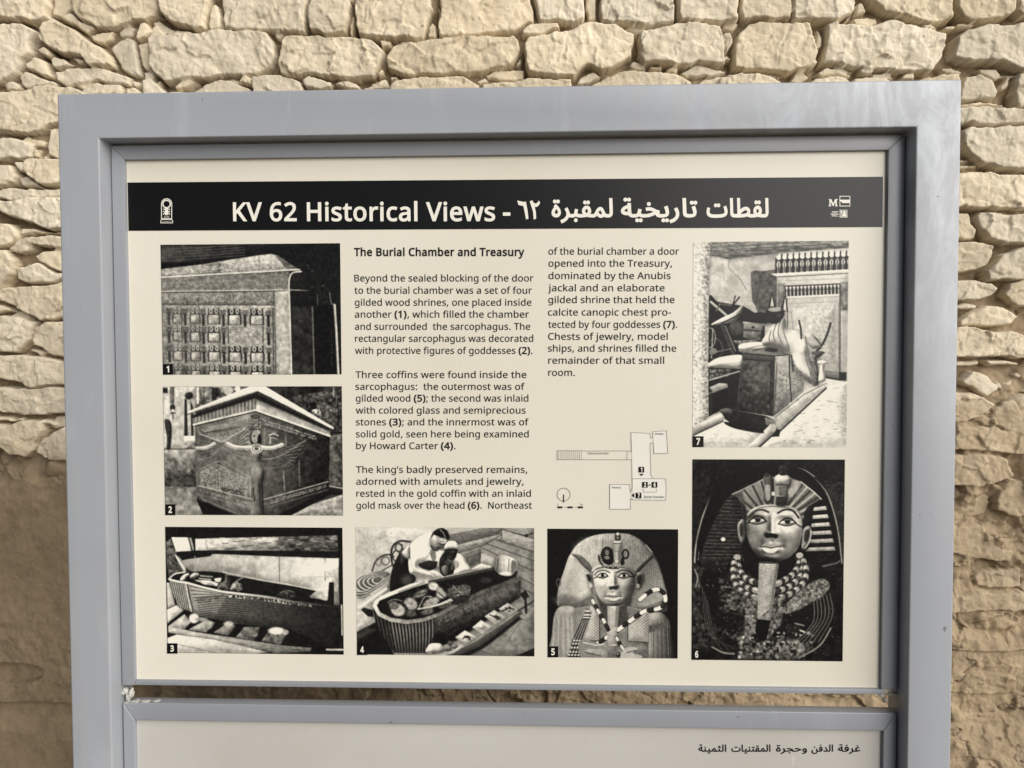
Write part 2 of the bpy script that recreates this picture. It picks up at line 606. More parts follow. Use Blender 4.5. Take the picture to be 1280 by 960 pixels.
def flakes(x, z, s, seed, slope, step):
    """broken facets: every cell of an irregular mosaic is its own small tilted plane"""
    gx_ = np.floor(x / s).astype(np.int64); gz_ = np.floor(z / s).astype(np.int64)
    best = np.full(x.shape, 1e9); out_ = np.zeros(x.shape)
    for dj in (-1, 0, 1):
        for di in (-1, 0, 1):
            ci, cj = gx_ + di, gz_ + dj
            cx = (ci + 0.1 + 0.8 * hash2(ci, cj, seed)) * s; cz = (cj + 0.1 + 0.8 * hash2(ci, cj, seed + 1)) * s
            ddx, ddz = x - cx, z - cz
            d = ddx * ddx + ddz * ddz
            hgt = slope * ((hash2(ci, cj, seed + 2) * 2 - 1) * ddx + (hash2(ci, cj, seed + 3) * 2 - 1) * ddz) + step * (hash2(ci, cj, seed + 4) * 2 - 1)
            m = d < best
            best = np.where(m, d, best); out_ = np.where(m, hgt, out_)
    return out_


XF = X + 0.010 * vnoise(X, Z, 0.03, 61) + 0.004 * vnoise(X, Z, 0.01, 62)
ZF = Z + 0.008 * vnoise(X, Z, 0.03, 63) + 0.004 * vnoise(X, Z, 0.01, 64)
BIGF = flakes(XF * 0.7, ZF, 0.11, 340, 0.20, 0.003)
FLAKE = flakes(XF * 0.8, ZF, 0.050, 300, 0.34, 0.0022) + 0.7 * flakes(XF, ZF, 0.022, 320, 0.36, 0.0012)
H = np.full(X.shape, -1.0)
ID = np.full(X.shape, -1, dtype=np.int32)


def poly_sd(P, x, z):
    ins = np.zeros(x.shape, bool)
    d2 = np.full(x.shape, 1e9)
    n = len(P)
    for i in range(n):
        ax, az = P[i]; bx, bz = P[(i + 1) % n]
        ex, ez = bx - ax, bz - az
        wx, wz = x - ax, z - az
        t = np.clip((wx * ex + wz * ez) / (ex * ex + ez * ez + 1e-12), 0, 1)
        d2 = np.minimum(d2, (wx - t * ex) ** 2 + (wz - t * ez) ** 2)
        if az != bz:
            c = ((az > z) != (bz > z)) & (x < ex * (z - az) / ez + ax)
            ins ^= c
    return np.where(ins, 1, -1) * np.sqrt(d2)


def carve(P, sid, traced, depth=0.0, shrink=0.0):
    x0, z0 = P.min(0) - 0.02; x1, z1 = P.max(0) + 0.02
    i0, i1 = max(0, col_(x0) - 1), min(nx, col_(x1) + 2)
    j0, j1 = max(0, row_(z0) - 1), min(nz, row_(z1) + 2)
    if i1 - i0 < 3 or j1 - j0 < 3: return
    sl = (slice(j0, j1), slice(i0, i1))
    sd = poly_sd(P, XW[sl], ZW[sl]) - shrink
    size = np.sqrt((x1 - x0 - .04) * (z1 - z0 - .04))
    inr = max(sd.max(), 0.002)
    R = min(0.0065, inr * 0.6)
    c = P.mean(0)
    dx = X[sl] - c[0]; dz = Z[sl] - c[1]
    t = np.clip(sd / R, 0, 1)
    prof = R * (np.sqrt(np.clip(1 - (1 - t) ** 2, 0, 1)) - 1) * 1.4 - 0.040 * np.clip(1 - sd / 0.0030, 0, 1)
    # broken faces: a few planes meeting at blunt ridges
    r = np.random.default_rng(900 + sid)
    fac = np.full(sd.shape, 1.0)
    for k in range(r.integers(4, 8)):
        a = r.uniform(0, 2 * np.pi); s = r.uniform(0.01, 0.07)
        off = r.uniform(0.004, 0.010) * min(1, size / 0.12)
        fac = np.minimum(fac, off - s * (dx * np.cos(a) + dz * np.sin(a)) )
    fac = np.minimum(fac, 0.008 * min(1, size / 0.12))
    amp = min(1.0, size / 0.13)
    kind = r.uniform(0, 1)
    sx, sz = r.uniform(-.5, .5, 2)
    rough = (0.0014 * LUMP[sl] + (0.0008 + 0.0014 * kind) * CHIP[sl] + 0.0009 * (1 - kind) * RIDGE[sl] + (0.18 + 0.34 * (1 - kind)) * FLAKE[sl] + 0.0006 * FINE[sl]) * (0.30 + 0.70 * amp)
    ca_, sa_ = np.cos(r.uniform(-.7, .7)), np.sin(r.uniform(-.7, .7))
    uu = X[sl] * ca_ + Z[sl] * sa_ + 0.006 * CHIP[sl]; vv_ = -X[sl] * sa_ + Z[sl] * ca_
    marks = 1 - 2 * np.abs(vnoise(uu, vv_ * 0.34, r.uniform(0.010, 0.018), 700 + sid))
    patchy = np.clip(vnoise(X[sl], Z[sl], 0.06, 800 + sid) * 1.6 + 0.4, 0, 1)
    rough = rough + 0.0021 * r.uniform(0.2, 1.0) * marks * patchy * (0.3 + 0.7 * amp)
    h = depth + r.uniform(-0.006, 0.006) * amp + prof + fac * 0.85 + rough + 0.05 * (sx * dx + sz * dz)
    h = np.where(sd > 0, h, -1.0)
    up = h > H[sl]
    H[sl] = np.where(up, h, H[sl])
    ID[sl] = np.where(up, sid, ID[sl])


sid = 0
for P, tr in polys:
    size = np.sqrt(np.ptp(P[:, 0]) * np.ptp(P[:, 1]))
    carve(P, sid, True, 0.0 if size > 0.10 else rng.uniform(-0.018, -0.004))
    sid += 1

# the courses nobody sees in the photograph (behind the sign, above and beside the frame)
z = WZ1 - 0.02
while z > 0.9:
    hh = rng.uniform(0.085, 0.15)
    x = WX0 - rng.uniform(0, 0.2)
    while x < WX1:
        w = rng.uniform(0.14, 0.34)
        if 480 - ((z - hh) * K - CAM[2] + 0.046) * F_PX / 1.388 > 555: x += w; continue
        g = 0.005
        P = np.array([(x + g, z - g * rng.uniform(0, 2)), (x + w * .5, z - g * rng.uniform(0, 3)), (x + w - g, z - g * rng.uniform(0, 3)),
                      (x + w - g * rng.uniform(0, 3), z - hh * .5), (x + w - g * rng.uniform(1, 3), z - hh + g * rng.uniform(0, 3)),
                      (x + w * .5, z - hh + g * rng.uniform(0, 2)), (x + g * rng.uniform(1, 3), z - hh + g), (x + g * rng.uniform(0, 3), z - hh * .5)])
        i0 = col_(x); i1 = max(i0 + 1, col_(x + w))
        j0 = row_(z - hh); j1 = max(j0 + 1, row_(z))
        if (ID[j0:j1, i0:i1] >= 0).mean() < 0.10:
            carve(P, sid, False); sid += 1
        x += w
    z -= hh

# chinking: small stones wedged deeper in whatever is still open
for n_, s_, dep in ((2000, 0.022, -0.013), (2600, 0.012, -0.016)):
    for k in range(n_):
        cx, cz = rng.uniform(WX0, WX1), rng.uniform(0.9, WZ1)
        i = col_(cx); j = row_(cz)
        if ID[j, i] >= 0 or 480 - (cz * K - CAM[2] + 0.046) * F_PX / 1.388 > 540: continue
        a = np.sort(rng.uniform(0, 2 * np.pi, 6)); rr = s_ * rng.uniform(0.6, 1.2, 6)
        P = np.stack([cx + 1.5 * rr * np.cos(a), cz + 0.8 * rr * np.sin(a)], 1)
        carve(P, sid, False, dep + rng.uniform(-0.010, 0.006)); sid += 1

# mud mortar and plaster: bare gaps above, mortared joints lower right, smooth plaster low down
PXX = 640 + (X * K - CAM[0] + (WY - CAM[1]) * 0.0354) / ((WY - CAM[1]) / F_PX)
PYY = 480 - (Z * K - CAM[2] + (WY - CAM[1]) * 0.0330) / ((WY - CAM[1]) / F_PX)
edge = 18 * vnoise(X, Z, 0.09, 71) + 8 * vnoise(X, Z, 0.03, 72)
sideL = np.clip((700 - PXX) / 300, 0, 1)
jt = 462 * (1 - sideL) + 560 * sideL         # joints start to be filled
pl = 775 * (1 - sideL) + 584 * sideL         # full plaster starts
mort = np.clip((PYY + edge - jt) / 40, 0, 1)
plas = np.clip((PYY + edge - pl) / 22, 0, 1)
bed = -0.038 + 0.016 * vnoise(X, Z, 0.05, 80) + 0.004 * vnoise(X, Z, 0.015, 81)
PL = fbm(X, Z, 0.22, 3, 90)
CR = np.abs(fbm(X + 0.05 * PL, Z * 1.25, 0.15, 4, 95, 0.55))
GR = fbm(X, Z, 0.022, 3, 97)
crack = np.clip(1 - CR / 0.030, 0, 1) * np.clip((vnoise(X, Z, 0.30, 98) - 0.0) * 3, 0, 1)
# ledges where plaster broke away, all running roughly level
led = vnoise(X, Z * 3.2, 0.16, 99)
ledge = np.clip((led - 0.10) / 0.06, 0, 1)
band = np.exp(-((PYY - 850) / 55) ** 2) * sideL + 0.25 * np.exp(-((PYY - 830) / 70) ** 2) * (1 - sideL) + 0.12 * (1 - sideL)
pl_h = 0.006 + 0.008 * PL + (0.0011 + 0.0006 * (1 - sideL) + 0.0015 * band) * GR + (1 - sideL) * (0.45 * FLAKE + 0.8 * BIGF) - 0.016 * crack * np.clip(band + 0.35, 0, 1) - 0.030 * ledge * band
mo_h = bed + mort * (0.030 + 0.004 * PL + 0.0015 * GR + 0.8 * FLAKE + BIGF)
filled = mo_h + plas * (pl_h - mo_h)
mud = filled > H
H2 = np.maximum(H, filled)
# tint
rr = np.random.default_rng(5)
tints = np.array([(0.62, 0.54, 0.405)]) * (1 + rr.uniform(-0.10, 0.08, (sid + 1, 1))) * (1 + rr.uniform(-0.07, 0.07, (sid + 1, 1)) * np.array([(0.0, 0.35, 1.0)]))
C = tints[np.clip(ID, 0, sid)] * (1 + (0.05 * PL + 0.03 * LUMP + 0.025 * CHIP)[..., None] * np.array([1.0, 1.12, 1.35]))
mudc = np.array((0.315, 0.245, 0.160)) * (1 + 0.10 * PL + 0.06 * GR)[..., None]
mudc = mudc * (1 - 0.30 * sideL[..., None] * np.array([1, 1.05, 1.1]))  # left mud darkened in its tint, deepening the sign's soft shadow there
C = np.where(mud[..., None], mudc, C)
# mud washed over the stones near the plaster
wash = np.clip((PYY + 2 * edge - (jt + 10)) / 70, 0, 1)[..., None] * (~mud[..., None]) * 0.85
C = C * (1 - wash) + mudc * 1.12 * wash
V = np.stack([K * X.ravel(), WY - K * H2.ravel(), K * Z.ravel()], 1)
ii = np.arange(nz - 1)[:, None] * nx + np.arange(nx - 1)[None, :]
Fq = np.stack([ii, ii + 1, ii + nx + 1, ii + nx], -1).reshape(-1, 4)
# a solid body behind the face
n0 = len(V)
bb = [(x, y, z) for y in (WY + 0.085, WY + 0.55) for x, z in ((WX0 * K, WZ0 * K), (WX1 * K, WZ0 * K), (WX1 * K, WZ1 * K), (WX0 * K, WZ1 * K))]
V = np.concatenate([V, np.array(bb)])
bf = np.array([(0, 1, 2, 3), (5, 4, 7, 6), (4, 0, 3, 7), (1, 5, 6, 2), (3, 2, 6, 7), (4, 5, 1, 0)]) + n0
Fq = np.concatenate([Fq, bf])
# edges of the face folded back to the body
def skirt(idx):
    global V, Fq
    idx = np.asarray(idx); s = len(V)
    b = V[idx].copy(); b[:, 1] = WY + 0.09
    V = np.concatenate([V, b])
    k = np.arange(len(idx) - 1)
    Fq = np.concatenate([Fq, np.stack([idx[k], s + k, s + k + 1, idx[k + 1]], 1)])
g = np.arange(nz * nx).reshape(nz, nx)
skirt(g[0, ::-1]); skirt(g[-1]); skirt(g[:, 0]); skirt(g[::-1, -1])
me = mesh_np('stone_wall', V, Fq, M_WALL, True)
ca = me.color_attributes.new('tint', 'FLOAT_COLOR', 'POINT')
cc = np.full((len(V), 4), 1.0, np.float32)
cc[:, :3] = (0.45, 0.37, 0.26)
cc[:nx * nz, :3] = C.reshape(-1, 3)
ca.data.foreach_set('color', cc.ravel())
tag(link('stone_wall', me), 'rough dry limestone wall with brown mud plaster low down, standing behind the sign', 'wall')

# ------------------------------------------------------------------ letter outlines
LATIN = {
    32: [209],
    40: [241, [32, 220, 35, 285, 45, 348, 60, 409, 83, 468, 113, 522, 150, 573, 217, 573, 167, 493, 132, 407, 111, 315, 103, 221, 107, 159, 116, 98, 132, 38, 154, -20, 182, -75, 216, -127, 150, -127, 113, -77, 83, -24, 60, 34, 45, 94, 35, 156]],
    41: [241, [209, 220, 205, 156, 196, 94, 180, 34, 158, -24, 128, -77, 91, -127, 25, -127, 59, -75, 87, -20, 108, 38, 124, 98, 134, 159, 137, 221, 134, 283, 124, 346, 108, 406, 87, 465, 59, 521, 24, 573, 91, 573, 128, 522, 158, 468, 180, 409, 196, 348, 205, 285]],
    44: [215, [154, 84, 136, 23, 111, -42, 85, -103, 33, -103, 49, -38, 63, 31, 73, 93, 148, 93]],
    45: [258, [32, 184, 32, 246, 226, 246, 226, 184]],
    46: [215, [58, 43, 61, 69, 72, 85, 88, 94, 107, 97, 126, 94, 142, 85, 153, 69, 157, 43, 153, 18, 142, 2, 126, -8, 107, -11, 88, -8, 72, 2, 61, 18]],
    48: [459, [419, 287, 417, 221, 409, 163, 395, 112, 376, 70, 349, 37, 316, 12, 276, -3, 229, -8, 170, 1, 122, 27, 86, 70, 60, 129, 44, 201, 39, 287, 44, 373, 58, 446, 83, 504, 119, 547, 167, 573, 229, 581, 287, 573, 335, 547, 372, 504, 399, 446, 414, 373], [110, 287, 113, 215, 121, 156, 137, 111, 159, 78, 190, 59, 229, 52, 268, 59, 298, 78, 320, 110, 336, 156, 345, 215, 348, 287, 345, 359, 336, 417, 320, 463, 298, 495, 268, 515, 229, 521, 190, 515, 159, 495, 137, 463, 121, 417, 113, 359]],
    49: [459, [285, 0, 216, 0, 216, 400, 216, 439, 217, 470, 219, 499, 196, 477, 169, 455, 108, 405, 71, 452, 226, 573, 285, 573]],
    50: [459, [417, 0, 38, 0, 38, 59, 188, 210, 261, 287, 287, 320, 306, 353, 318, 387, 322, 424, 315, 466, 294, 496, 261, 514, 221, 520, 181, 517, 147, 506, 83, 466, 45, 513, 94, 548, 153, 572, 186, 578, 221, 581, 270, 576, 313, 562, 347, 540, 372, 510, 388, 472, 394, 428, 389, 385, 375, 344, 353, 305, 324, 267, 247, 185, 128, 67, 128, 64, 417, 64]],
    51: [459, [395, 439, 392, 403, 381, 372, 363, 347, 340, 326, 310, 311, 277, 302, 277, 298, 337, 283, 379, 255, 405, 214, 413, 163, 407, 116, 390, 74, 360, 40, 318, 14, 263, -3, 193, -8, 110, -1, 72, 8, 36, 23, 36, 89, 74, 73, 114, 61, 155, 54, 194, 51, 260, 59, 305, 81, 331, 117, 339, 164, 335, 197, 320, 223, 297, 242, 265, 255, 226, 263, 179, 265, 123, 265, 123, 326, 180, 326, 223, 329, 259, 339, 286, 356, 307, 377, 319, 404, 323, 434, 316, 471, 295, 498, 262, 516, 219, 521, 164, 515, 117, 498, 75, 473, 39, 521, 73, 544, 115, 563, 163, 576, 218, 581, 273, 576, 317, 563, 352, 540, 376, 511, 390, 477]],
    52: [459, [443, 130, 359, 130, 359, 0, 291, 0, 291, 130, 17, 130, 17, 190, 286, 576, 359, 576, 359, 193, 443, 193], [291, 374, 291, 412, 293, 444, 294, 474, 295, 500, 292, 500, 276, 468, 257, 438, 86, 193, 291, 193]],
    53: [459, [221, 351, 275, 346, 322, 331, 361, 307, 389, 274, 407, 232, 413, 183, 407, 128, 387, 81, 356, 43, 314, 15, 261, -2, 199, -8, 116, 0, 80, 10, 51, 23, 51, 90, 82, 74, 121, 62, 161, 55, 200, 52, 239, 55, 274, 65, 302, 82, 323, 106, 336, 137, 341, 176, 332, 225, 306, 262, 262, 284, 197, 292, 146, 288, 99, 280, 64, 302, 86, 573, 373, 573, 373, 508, 146, 508, 132, 342, 169, 348]],
    54: [459, [44, 245, 51, 342, 60, 389, 75, 433, 95, 474, 121, 510, 155, 539, 196, 562, 246, 576, 306, 581, 344, 579, 377, 573, 377, 513, 344, 520, 308, 523, 257, 518, 216, 504, 183, 483, 158, 454, 139, 419, 127, 380, 115, 291, 119, 291, 150, 326, 170, 339, 194, 350, 223, 356, 255, 358, 302, 353, 342, 338, 375, 313, 400, 279, 416, 236, 421, 184, 415, 129, 399, 82, 372, 44, 336, 15, 291, -2, 239, -8, 199, -4, 163, 7, 130, 26, 101, 54, 77, 89, 59, 133, 48, 185], [238, 51, 284, 59, 320, 84, 343, 125, 351, 184, 344, 233, 324, 271, 289, 295, 241, 303, 205, 299, 175, 287, 150, 270, 131, 248, 119, 223, 115, 198, 123, 146, 146, 99, 164, 79, 185, 64, 210, 55]],
    55: [459, [109, 0, 344, 508, 35, 508, 35, 573, 419, 573, 419, 518, 187, 0]],
    56: [459, [229, 581, 276, 577, 318, 565, 352, 546, 378, 519, 395, 485, 400, 443, 396, 411, 385, 383, 368, 359, 346, 338, 291, 303, 355, 265, 381, 242, 401, 216, 414, 185, 419, 148, 413, 104, 395, 65, 367, 34, 330, 11, 284, -3, 231, -8, 174, -3, 126, 10, 89, 33, 61, 63, 45, 101, 39, 146, 43, 183, 56, 214, 75, 241, 99, 264, 158, 299, 107, 336, 87, 358, 71, 383, 61, 411, 58, 444, 63, 485, 80, 518, 107, 545, 141, 565, 182, 577], [108, 145, 116, 107, 138, 76, 176, 55, 229, 48, 281, 55, 319, 76, 342, 108, 350, 148, 346, 174, 335, 197, 317, 217, 293, 235, 229, 265, 217, 270, 157, 237, 136, 219, 121, 197, 111, 173], [228, 524, 188, 518, 155, 502, 134, 476, 127, 441, 130, 414, 141, 391, 157, 373, 179, 357, 232, 330, 282, 357, 302, 373, 317, 392, 327, 414, 330, 441, 323, 476, 302, 502, 270, 518]],
    57: [459, [417, 328, 410, 231, 401, 183, 387, 139, 366, 99, 340, 63, 306, 33, 265, 11, 214, -3, 154, -8, 117, -6, 82, 0, 82, 60, 115, 53, 152, 50, 204, 54, 245, 68, 278, 90, 303, 118, 322, 153, 334, 192, 346, 281, 341, 281, 310, 247, 290, 233, 266, 223, 237, 216, 204, 214, 158, 219, 118, 235, 85, 260, 61, 294, 45, 336, 40, 387, 46, 443, 63, 491, 90, 529, 127, 557, 171, 575, 223, 581, 262, 577, 299, 565, 332, 545, 361, 518, 384, 483, 402, 439, 413, 388], [223, 521, 178, 513, 142, 488, 118, 447, 110, 388, 117, 339, 137, 301, 171, 277, 220, 269, 256, 273, 286, 285, 311, 303, 330, 325, 342, 349, 346, 374, 338, 426, 315, 474, 298, 493, 277, 508, 252, 518]],
    58: [215, [58, 43, 61, 69, 72, 85, 88, 94, 107, 97, 126, 94, 142, 85, 153, 69, 157, 43, 153, 18, 142, 2, 126, -8, 107, -11, 88, -8, 72, 2, 61, 18], [58, 387, 61, 412, 72, 429, 88, 438, 107, 441, 126, 438, 142, 429, 153, 412, 157, 387, 153, 362, 142, 345, 126, 335, 107, 332, 88, 335, 72, 345, 61, 362]],
    59: [215, [147, 84, 128, 23, 104, -42, 78, -103, 25, -103, 36, -55, 48, -4, 58, 47, 66, 93, 141, 93], [56, 387, 60, 412, 71, 429, 86, 438, 105, 441, 124, 438, 141, 429, 152, 412, 156, 387, 152, 362, 141, 345, 124, 335, 105, 332, 86, 335, 71, 345, 60, 362]],
    65: [512, [437, 0, 368, 177, 141, 177, 73, 0, 0, 0, 224, 575, 289, 575, 512, 0], [282, 415, 274, 438, 263, 473, 255, 500, 247, 468, 238, 438, 230, 415, 165, 241, 346, 241]],
    66: [521, [241, 573, 336, 565, 404, 541, 434, 515, 453, 478, 459, 431, 456, 399, 446, 371, 431, 347, 409, 328, 382, 313, 350, 304, 350, 300, 384, 292, 415, 279, 441, 261, 461, 236, 474, 203, 478, 163, 472, 115, 454, 74, 425, 42, 385, 19, 337, 5, 279, 0, 78, 0, 78, 573], [256, 329, 318, 335, 357, 352, 377, 382, 384, 423, 376, 463, 351, 490, 308, 506, 245, 511, 150, 511, 150, 329], [150, 269, 150, 61, 265, 61, 330, 68, 371, 91, 394, 125, 401, 168, 398, 197, 388, 221, 370, 241, 344, 256, 307, 266, 260, 269]],
    67: [507, [323, 517, 280, 513, 241, 502, 206, 482, 178, 456, 155, 423, 139, 383, 129, 337, 125, 286, 131, 220, 147, 164, 175, 117, 213, 83, 262, 62, 322, 55, 394, 62, 460, 78, 460, 15, 393, -2, 312, -8, 232, 1, 166, 28, 115, 72, 78, 131, 56, 203, 49, 287, 53, 349, 67, 406, 89, 456, 120, 499, 159, 534, 206, 559, 261, 575, 324, 581, 367, 578, 409, 572, 448, 561, 482, 547, 453, 486, 394, 508, 360, 515]],
    69: [446, [398, 0, 78, 0, 78, 573, 398, 573, 398, 509, 150, 509, 150, 330, 383, 330, 383, 268, 150, 268, 150, 63, 398, 63]],
    72: [594, [516, 0, 443, 0, 443, 267, 150, 267, 150, 0, 78, 0, 78, 573, 150, 573, 150, 330, 443, 330, 443, 573, 516, 573]],
    75: [496, [496, 0, 411, 0, 209, 273, 150, 222, 150, 0, 78, 0, 78, 573, 150, 573, 150, 290, 199, 345, 249, 399, 403, 573, 488, 573, 261, 323]],
    78: [609, [532, 0, 447, 0, 141, 476, 138, 476, 141, 432, 143, 378, 144, 320, 144, 0, 78, 0, 78, 573, 161, 573, 467, 99, 470, 99, 468, 137, 466, 193, 464, 249, 464, 573, 532, 573]],
    84: [446, [259, 0, 187, 0, 187, 509, 8, 509, 8, 573, 437, 573, 437, 509, 259, 509]],
    86: [481, [481, 573, 277, 0, 204, 0, 0, 573, 75, 573, 204, 205, 220, 160, 231, 119, 241, 80, 250, 119, 262, 161, 277, 207, 405, 573]],
    97: [450, [231, 437, 299, 428, 347, 403, 368, 375, 381, 338, 385, 293, 385, 0, 334, 0, 320, 61, 317, 61, 279, 22, 258, 9, 234, -1, 172, -8, 136, -5, 103, 6, 75, 23, 55, 48, 41, 80, 37, 119, 43, 159, 59, 192, 87, 219, 152, 245, 243, 257, 316, 259, 316, 285, 310, 330, 293, 359, 265, 375, 227, 380, 194, 378, 163, 370, 106, 347, 84, 400, 151, 426, 190, 434], [252, 208, 184, 200, 141, 182, 118, 155, 110, 119, 115, 87, 132, 66, 157, 53, 188, 49, 238, 56, 279, 79, 306, 117, 315, 172, 315, 210]],
    98: [493, [139, 461, 138, 410, 135, 373, 139, 373, 161, 398, 189, 419, 226, 432, 272, 437, 322, 431, 365, 412, 401, 381, 428, 338, 444, 283, 449, 215, 444, 147, 427, 91, 400, 48, 365, 17, 322, -2, 272, -8, 226, -3, 189, 10, 161, 31, 139, 55, 133, 55, 119, 0, 68, 0, 68, 609, 139, 609], [260, 379, 219, 374, 188, 361, 165, 339, 150, 308, 142, 268, 139, 217, 139, 214, 145, 144, 165, 93, 187, 69, 219, 55, 261, 51, 297, 55, 325, 69, 348, 93, 369, 145, 376, 216, 369, 287, 348, 338, 325, 360, 296, 374]],
    99: [385, [241, -8, 187, -2, 139, 15, 99, 45, 69, 87, 50, 143, 44, 213, 51, 284, 71, 342, 102, 385, 142, 415, 191, 432, 245, 438, 309, 431, 358, 415, 337, 356, 292, 370, 244, 376, 204, 371, 172, 358, 148, 335, 131, 303, 120, 263, 117, 213, 120, 166, 131, 126, 148, 94, 172, 71, 202, 58, 240, 53, 302, 60, 351, 78, 351, 15, 304, -2]],
    100: [493, [221, -8, 171, -2, 128, 17, 92, 48, 65, 91, 49, 146, 44, 214, 49, 282, 66, 338, 93, 381, 128, 413, 171, 432, 221, 438, 253, 436, 280, 429, 323, 407, 354, 374, 359, 374, 356, 405, 354, 438, 354, 609, 425, 609, 425, 0, 368, 0, 358, 58, 354, 58, 323, 24, 279, 1, 252, -6], [232, 51, 273, 55, 305, 67, 328, 88, 348, 135, 355, 200, 355, 213, 349, 284, 329, 336, 306, 360, 274, 375, 231, 379, 196, 374, 168, 359, 146, 334, 124, 281, 117, 213, 124, 144, 146, 93, 168, 69, 197, 55]],
    101: [452, [234, 438, 286, 432, 329, 414, 364, 385, 390, 346, 406, 299, 411, 244, 411, 201, 117, 201, 127, 137, 154, 90, 197, 62, 254, 52, 327, 60, 392, 82, 392, 20, 327, -1, 251, -8, 194, -2, 143, 17, 101, 48, 70, 91, 51, 146, 44, 212, 50, 277, 68, 333, 96, 378, 134, 411, 181, 431], [233, 380, 188, 372, 154, 348, 130, 309, 119, 257, 338, 257, 335, 292, 326, 322, 312, 346, 292, 364, 266, 376]],
    102: [276, [266, 375, 158, 375, 158, 0, 87, 0, 87, 375, 12, 375, 12, 408, 87, 432, 87, 457, 92, 507, 104, 547, 124, 577, 152, 597, 186, 609, 227, 613, 274, 609, 310, 599, 292, 544, 262, 552, 228, 556, 197, 550, 175, 532, 162, 502, 158, 458, 158, 430, 266, 430]],
    103: [493, [221, 438, 261, 434, 297, 422, 329, 402, 355, 373, 359, 373, 369, 430, 425, 430, 425, -7, 420, -63, 404, -109, 378, -146, 341, -172, 293, -187, 233, -192, 147, -186, 78, -165, 78, -100, 111, -114, 149, -125, 191, -132, 237, -134, 286, -126, 324, -101, 347, -63, 355, -13, 355, 4, 356, 32, 358, 57, 354, 57, 329, 28, 299, 8, 263, -4, 221, -8, 170, -2, 126, 18, 91, 51, 65, 95, 49, 149, 44, 214, 49, 278, 65, 332, 91, 377, 126, 411, 169, 431], [230, 379, 197, 374, 169, 359, 147, 336, 130, 303, 120, 262, 117, 213, 124, 143, 146, 92, 169, 68, 197, 54, 232, 50, 262, 52, 288, 58, 309, 69, 326, 85, 340, 105, 349, 131, 356, 197, 356, 214, 353, 267, 343, 309, 326, 340, 302, 362, 270, 374]],
    104: [496, [139, 431, 138, 399, 135, 370, 140, 370, 155, 391, 174, 407, 221, 429, 273, 437, 321, 433, 360, 421, 391, 400, 413, 370, 426, 330, 431, 280, 431, 0, 361, 0, 361, 275, 355, 321, 338, 353, 308, 372, 265, 379, 222, 374, 189, 360, 166, 338, 150, 308, 142, 269, 139, 222, 139, 0, 68, 0, 68, 609, 139, 609]],
    105: [207, [139, 430, 139, 0, 68, 0, 68, 430], [104, 591, 119, 588, 133, 580, 142, 566, 145, 546, 142, 526, 133, 512, 119, 504, 104, 501, 88, 504, 75, 512, 66, 526, 63, 546, 66, 566, 75, 580, 88, 588]],
    106: [207, [18, -192, -18, -190, -44, -183, -44, -126, -19, -132, 9, -134, 32, -130, 51, -120, 64, -100, 68, -67, 68, 430, 139, 430, 139, -64, 136, -101, 126, -133, 110, -159, 87, -177, 56, -189], [63, 546, 66, 566, 75, 580, 88, 588, 104, 591, 119, 588, 133, 580, 142, 566, 145, 546, 142, 526, 133, 512, 119, 504, 104, 501, 88, 504, 75, 512, 66, 526]],
    107: [428, [138, 291, 137, 257, 135, 221, 138, 221, 152, 240, 172, 264, 189, 285, 326, 430, 409, 430, 235, 246, 421, 0, 336, 0, 187, 200, 138, 158, 138, 0, 68, 0, 68, 609, 138, 609]],
    108: [207, [139, 0, 68, 0, 68, 609, 139, 609]],
    109: [750, [540, 438, 603, 429, 649, 401, 676, 352, 685, 280, 685, 0, 615, 0, 615, 277, 610, 321, 594, 353, 567, 372, 528, 379, 474, 369, 438, 342, 418, 298, 411, 237, 411, 0, 342, 0, 342, 277, 339, 308, 332, 333, 320, 353, 303, 367, 281, 376, 253, 379, 215, 374, 185, 360, 164, 338, 150, 308, 141, 269, 139, 223, 139, 0, 68, 0, 68, 430, 125, 430, 136, 371, 140, 371, 155, 392, 173, 409, 217, 431, 266, 438, 312, 433, 349, 420, 378, 398, 398, 366, 402, 366, 427, 398, 461, 420, 499, 433]],
    110: [496, [275, 438, 343, 429, 391, 401, 413, 371, 426, 330, 431, 280, 431, 0, 361, 0, 361, 275, 355, 321, 338, 353, 308, 372, 265, 379, 222, 374, 189, 361, 166, 338, 146, 289, 139, 223, 139, 0, 68, 0, 68, 430, 125, 430, 136, 371, 140, 371, 156, 392, 175, 409, 222, 431]],
    111: [485, [442, 216, 438, 165, 428, 121, 411, 82, 388, 51, 359, 25, 324, 7, 285, -4, 241, -8, 200, -4, 163, 7, 129, 25, 100, 51, 77, 82, 59, 121, 48, 165, 44, 216, 50, 282, 68, 336, 97, 380, 137, 412, 186, 431, 244, 438, 299, 431, 347, 412, 387, 380, 417, 336, 436, 282], [117, 216, 120, 169, 130, 128, 147, 95, 172, 71, 203, 56, 243, 51, 282, 56, 314, 71, 339, 95, 356, 128, 366, 169, 369, 216, 365, 263, 355, 303, 338, 335, 314, 359, 282, 374, 242, 379, 202, 374, 171, 359, 147, 335, 124, 284]],
    112: [493, [273, 438, 322, 432, 365, 413, 401, 383, 428, 339, 444, 284, 449, 216, 444, 148, 427, 93, 401, 49, 365, 17, 322, -2, 272, -8, 241, -6, 213, 1, 170, 24, 139, 55, 134, 55, 137, 20, 139, -16, 139, -192, 68, -192, 68, 430, 126, 430, 136, 371, 139, 371, 170, 405, 189, 419, 213, 429, 240, 436], [260, 379, 221, 374, 190, 362, 167, 342, 152, 313, 142, 275, 139, 229, 139, 216, 142, 167, 150, 126, 165, 93, 188, 70, 220, 55, 261, 51, 297, 56, 326, 72, 348, 98, 364, 131, 373, 171, 376, 217, 369, 283, 348, 334, 325, 359, 296, 374]],
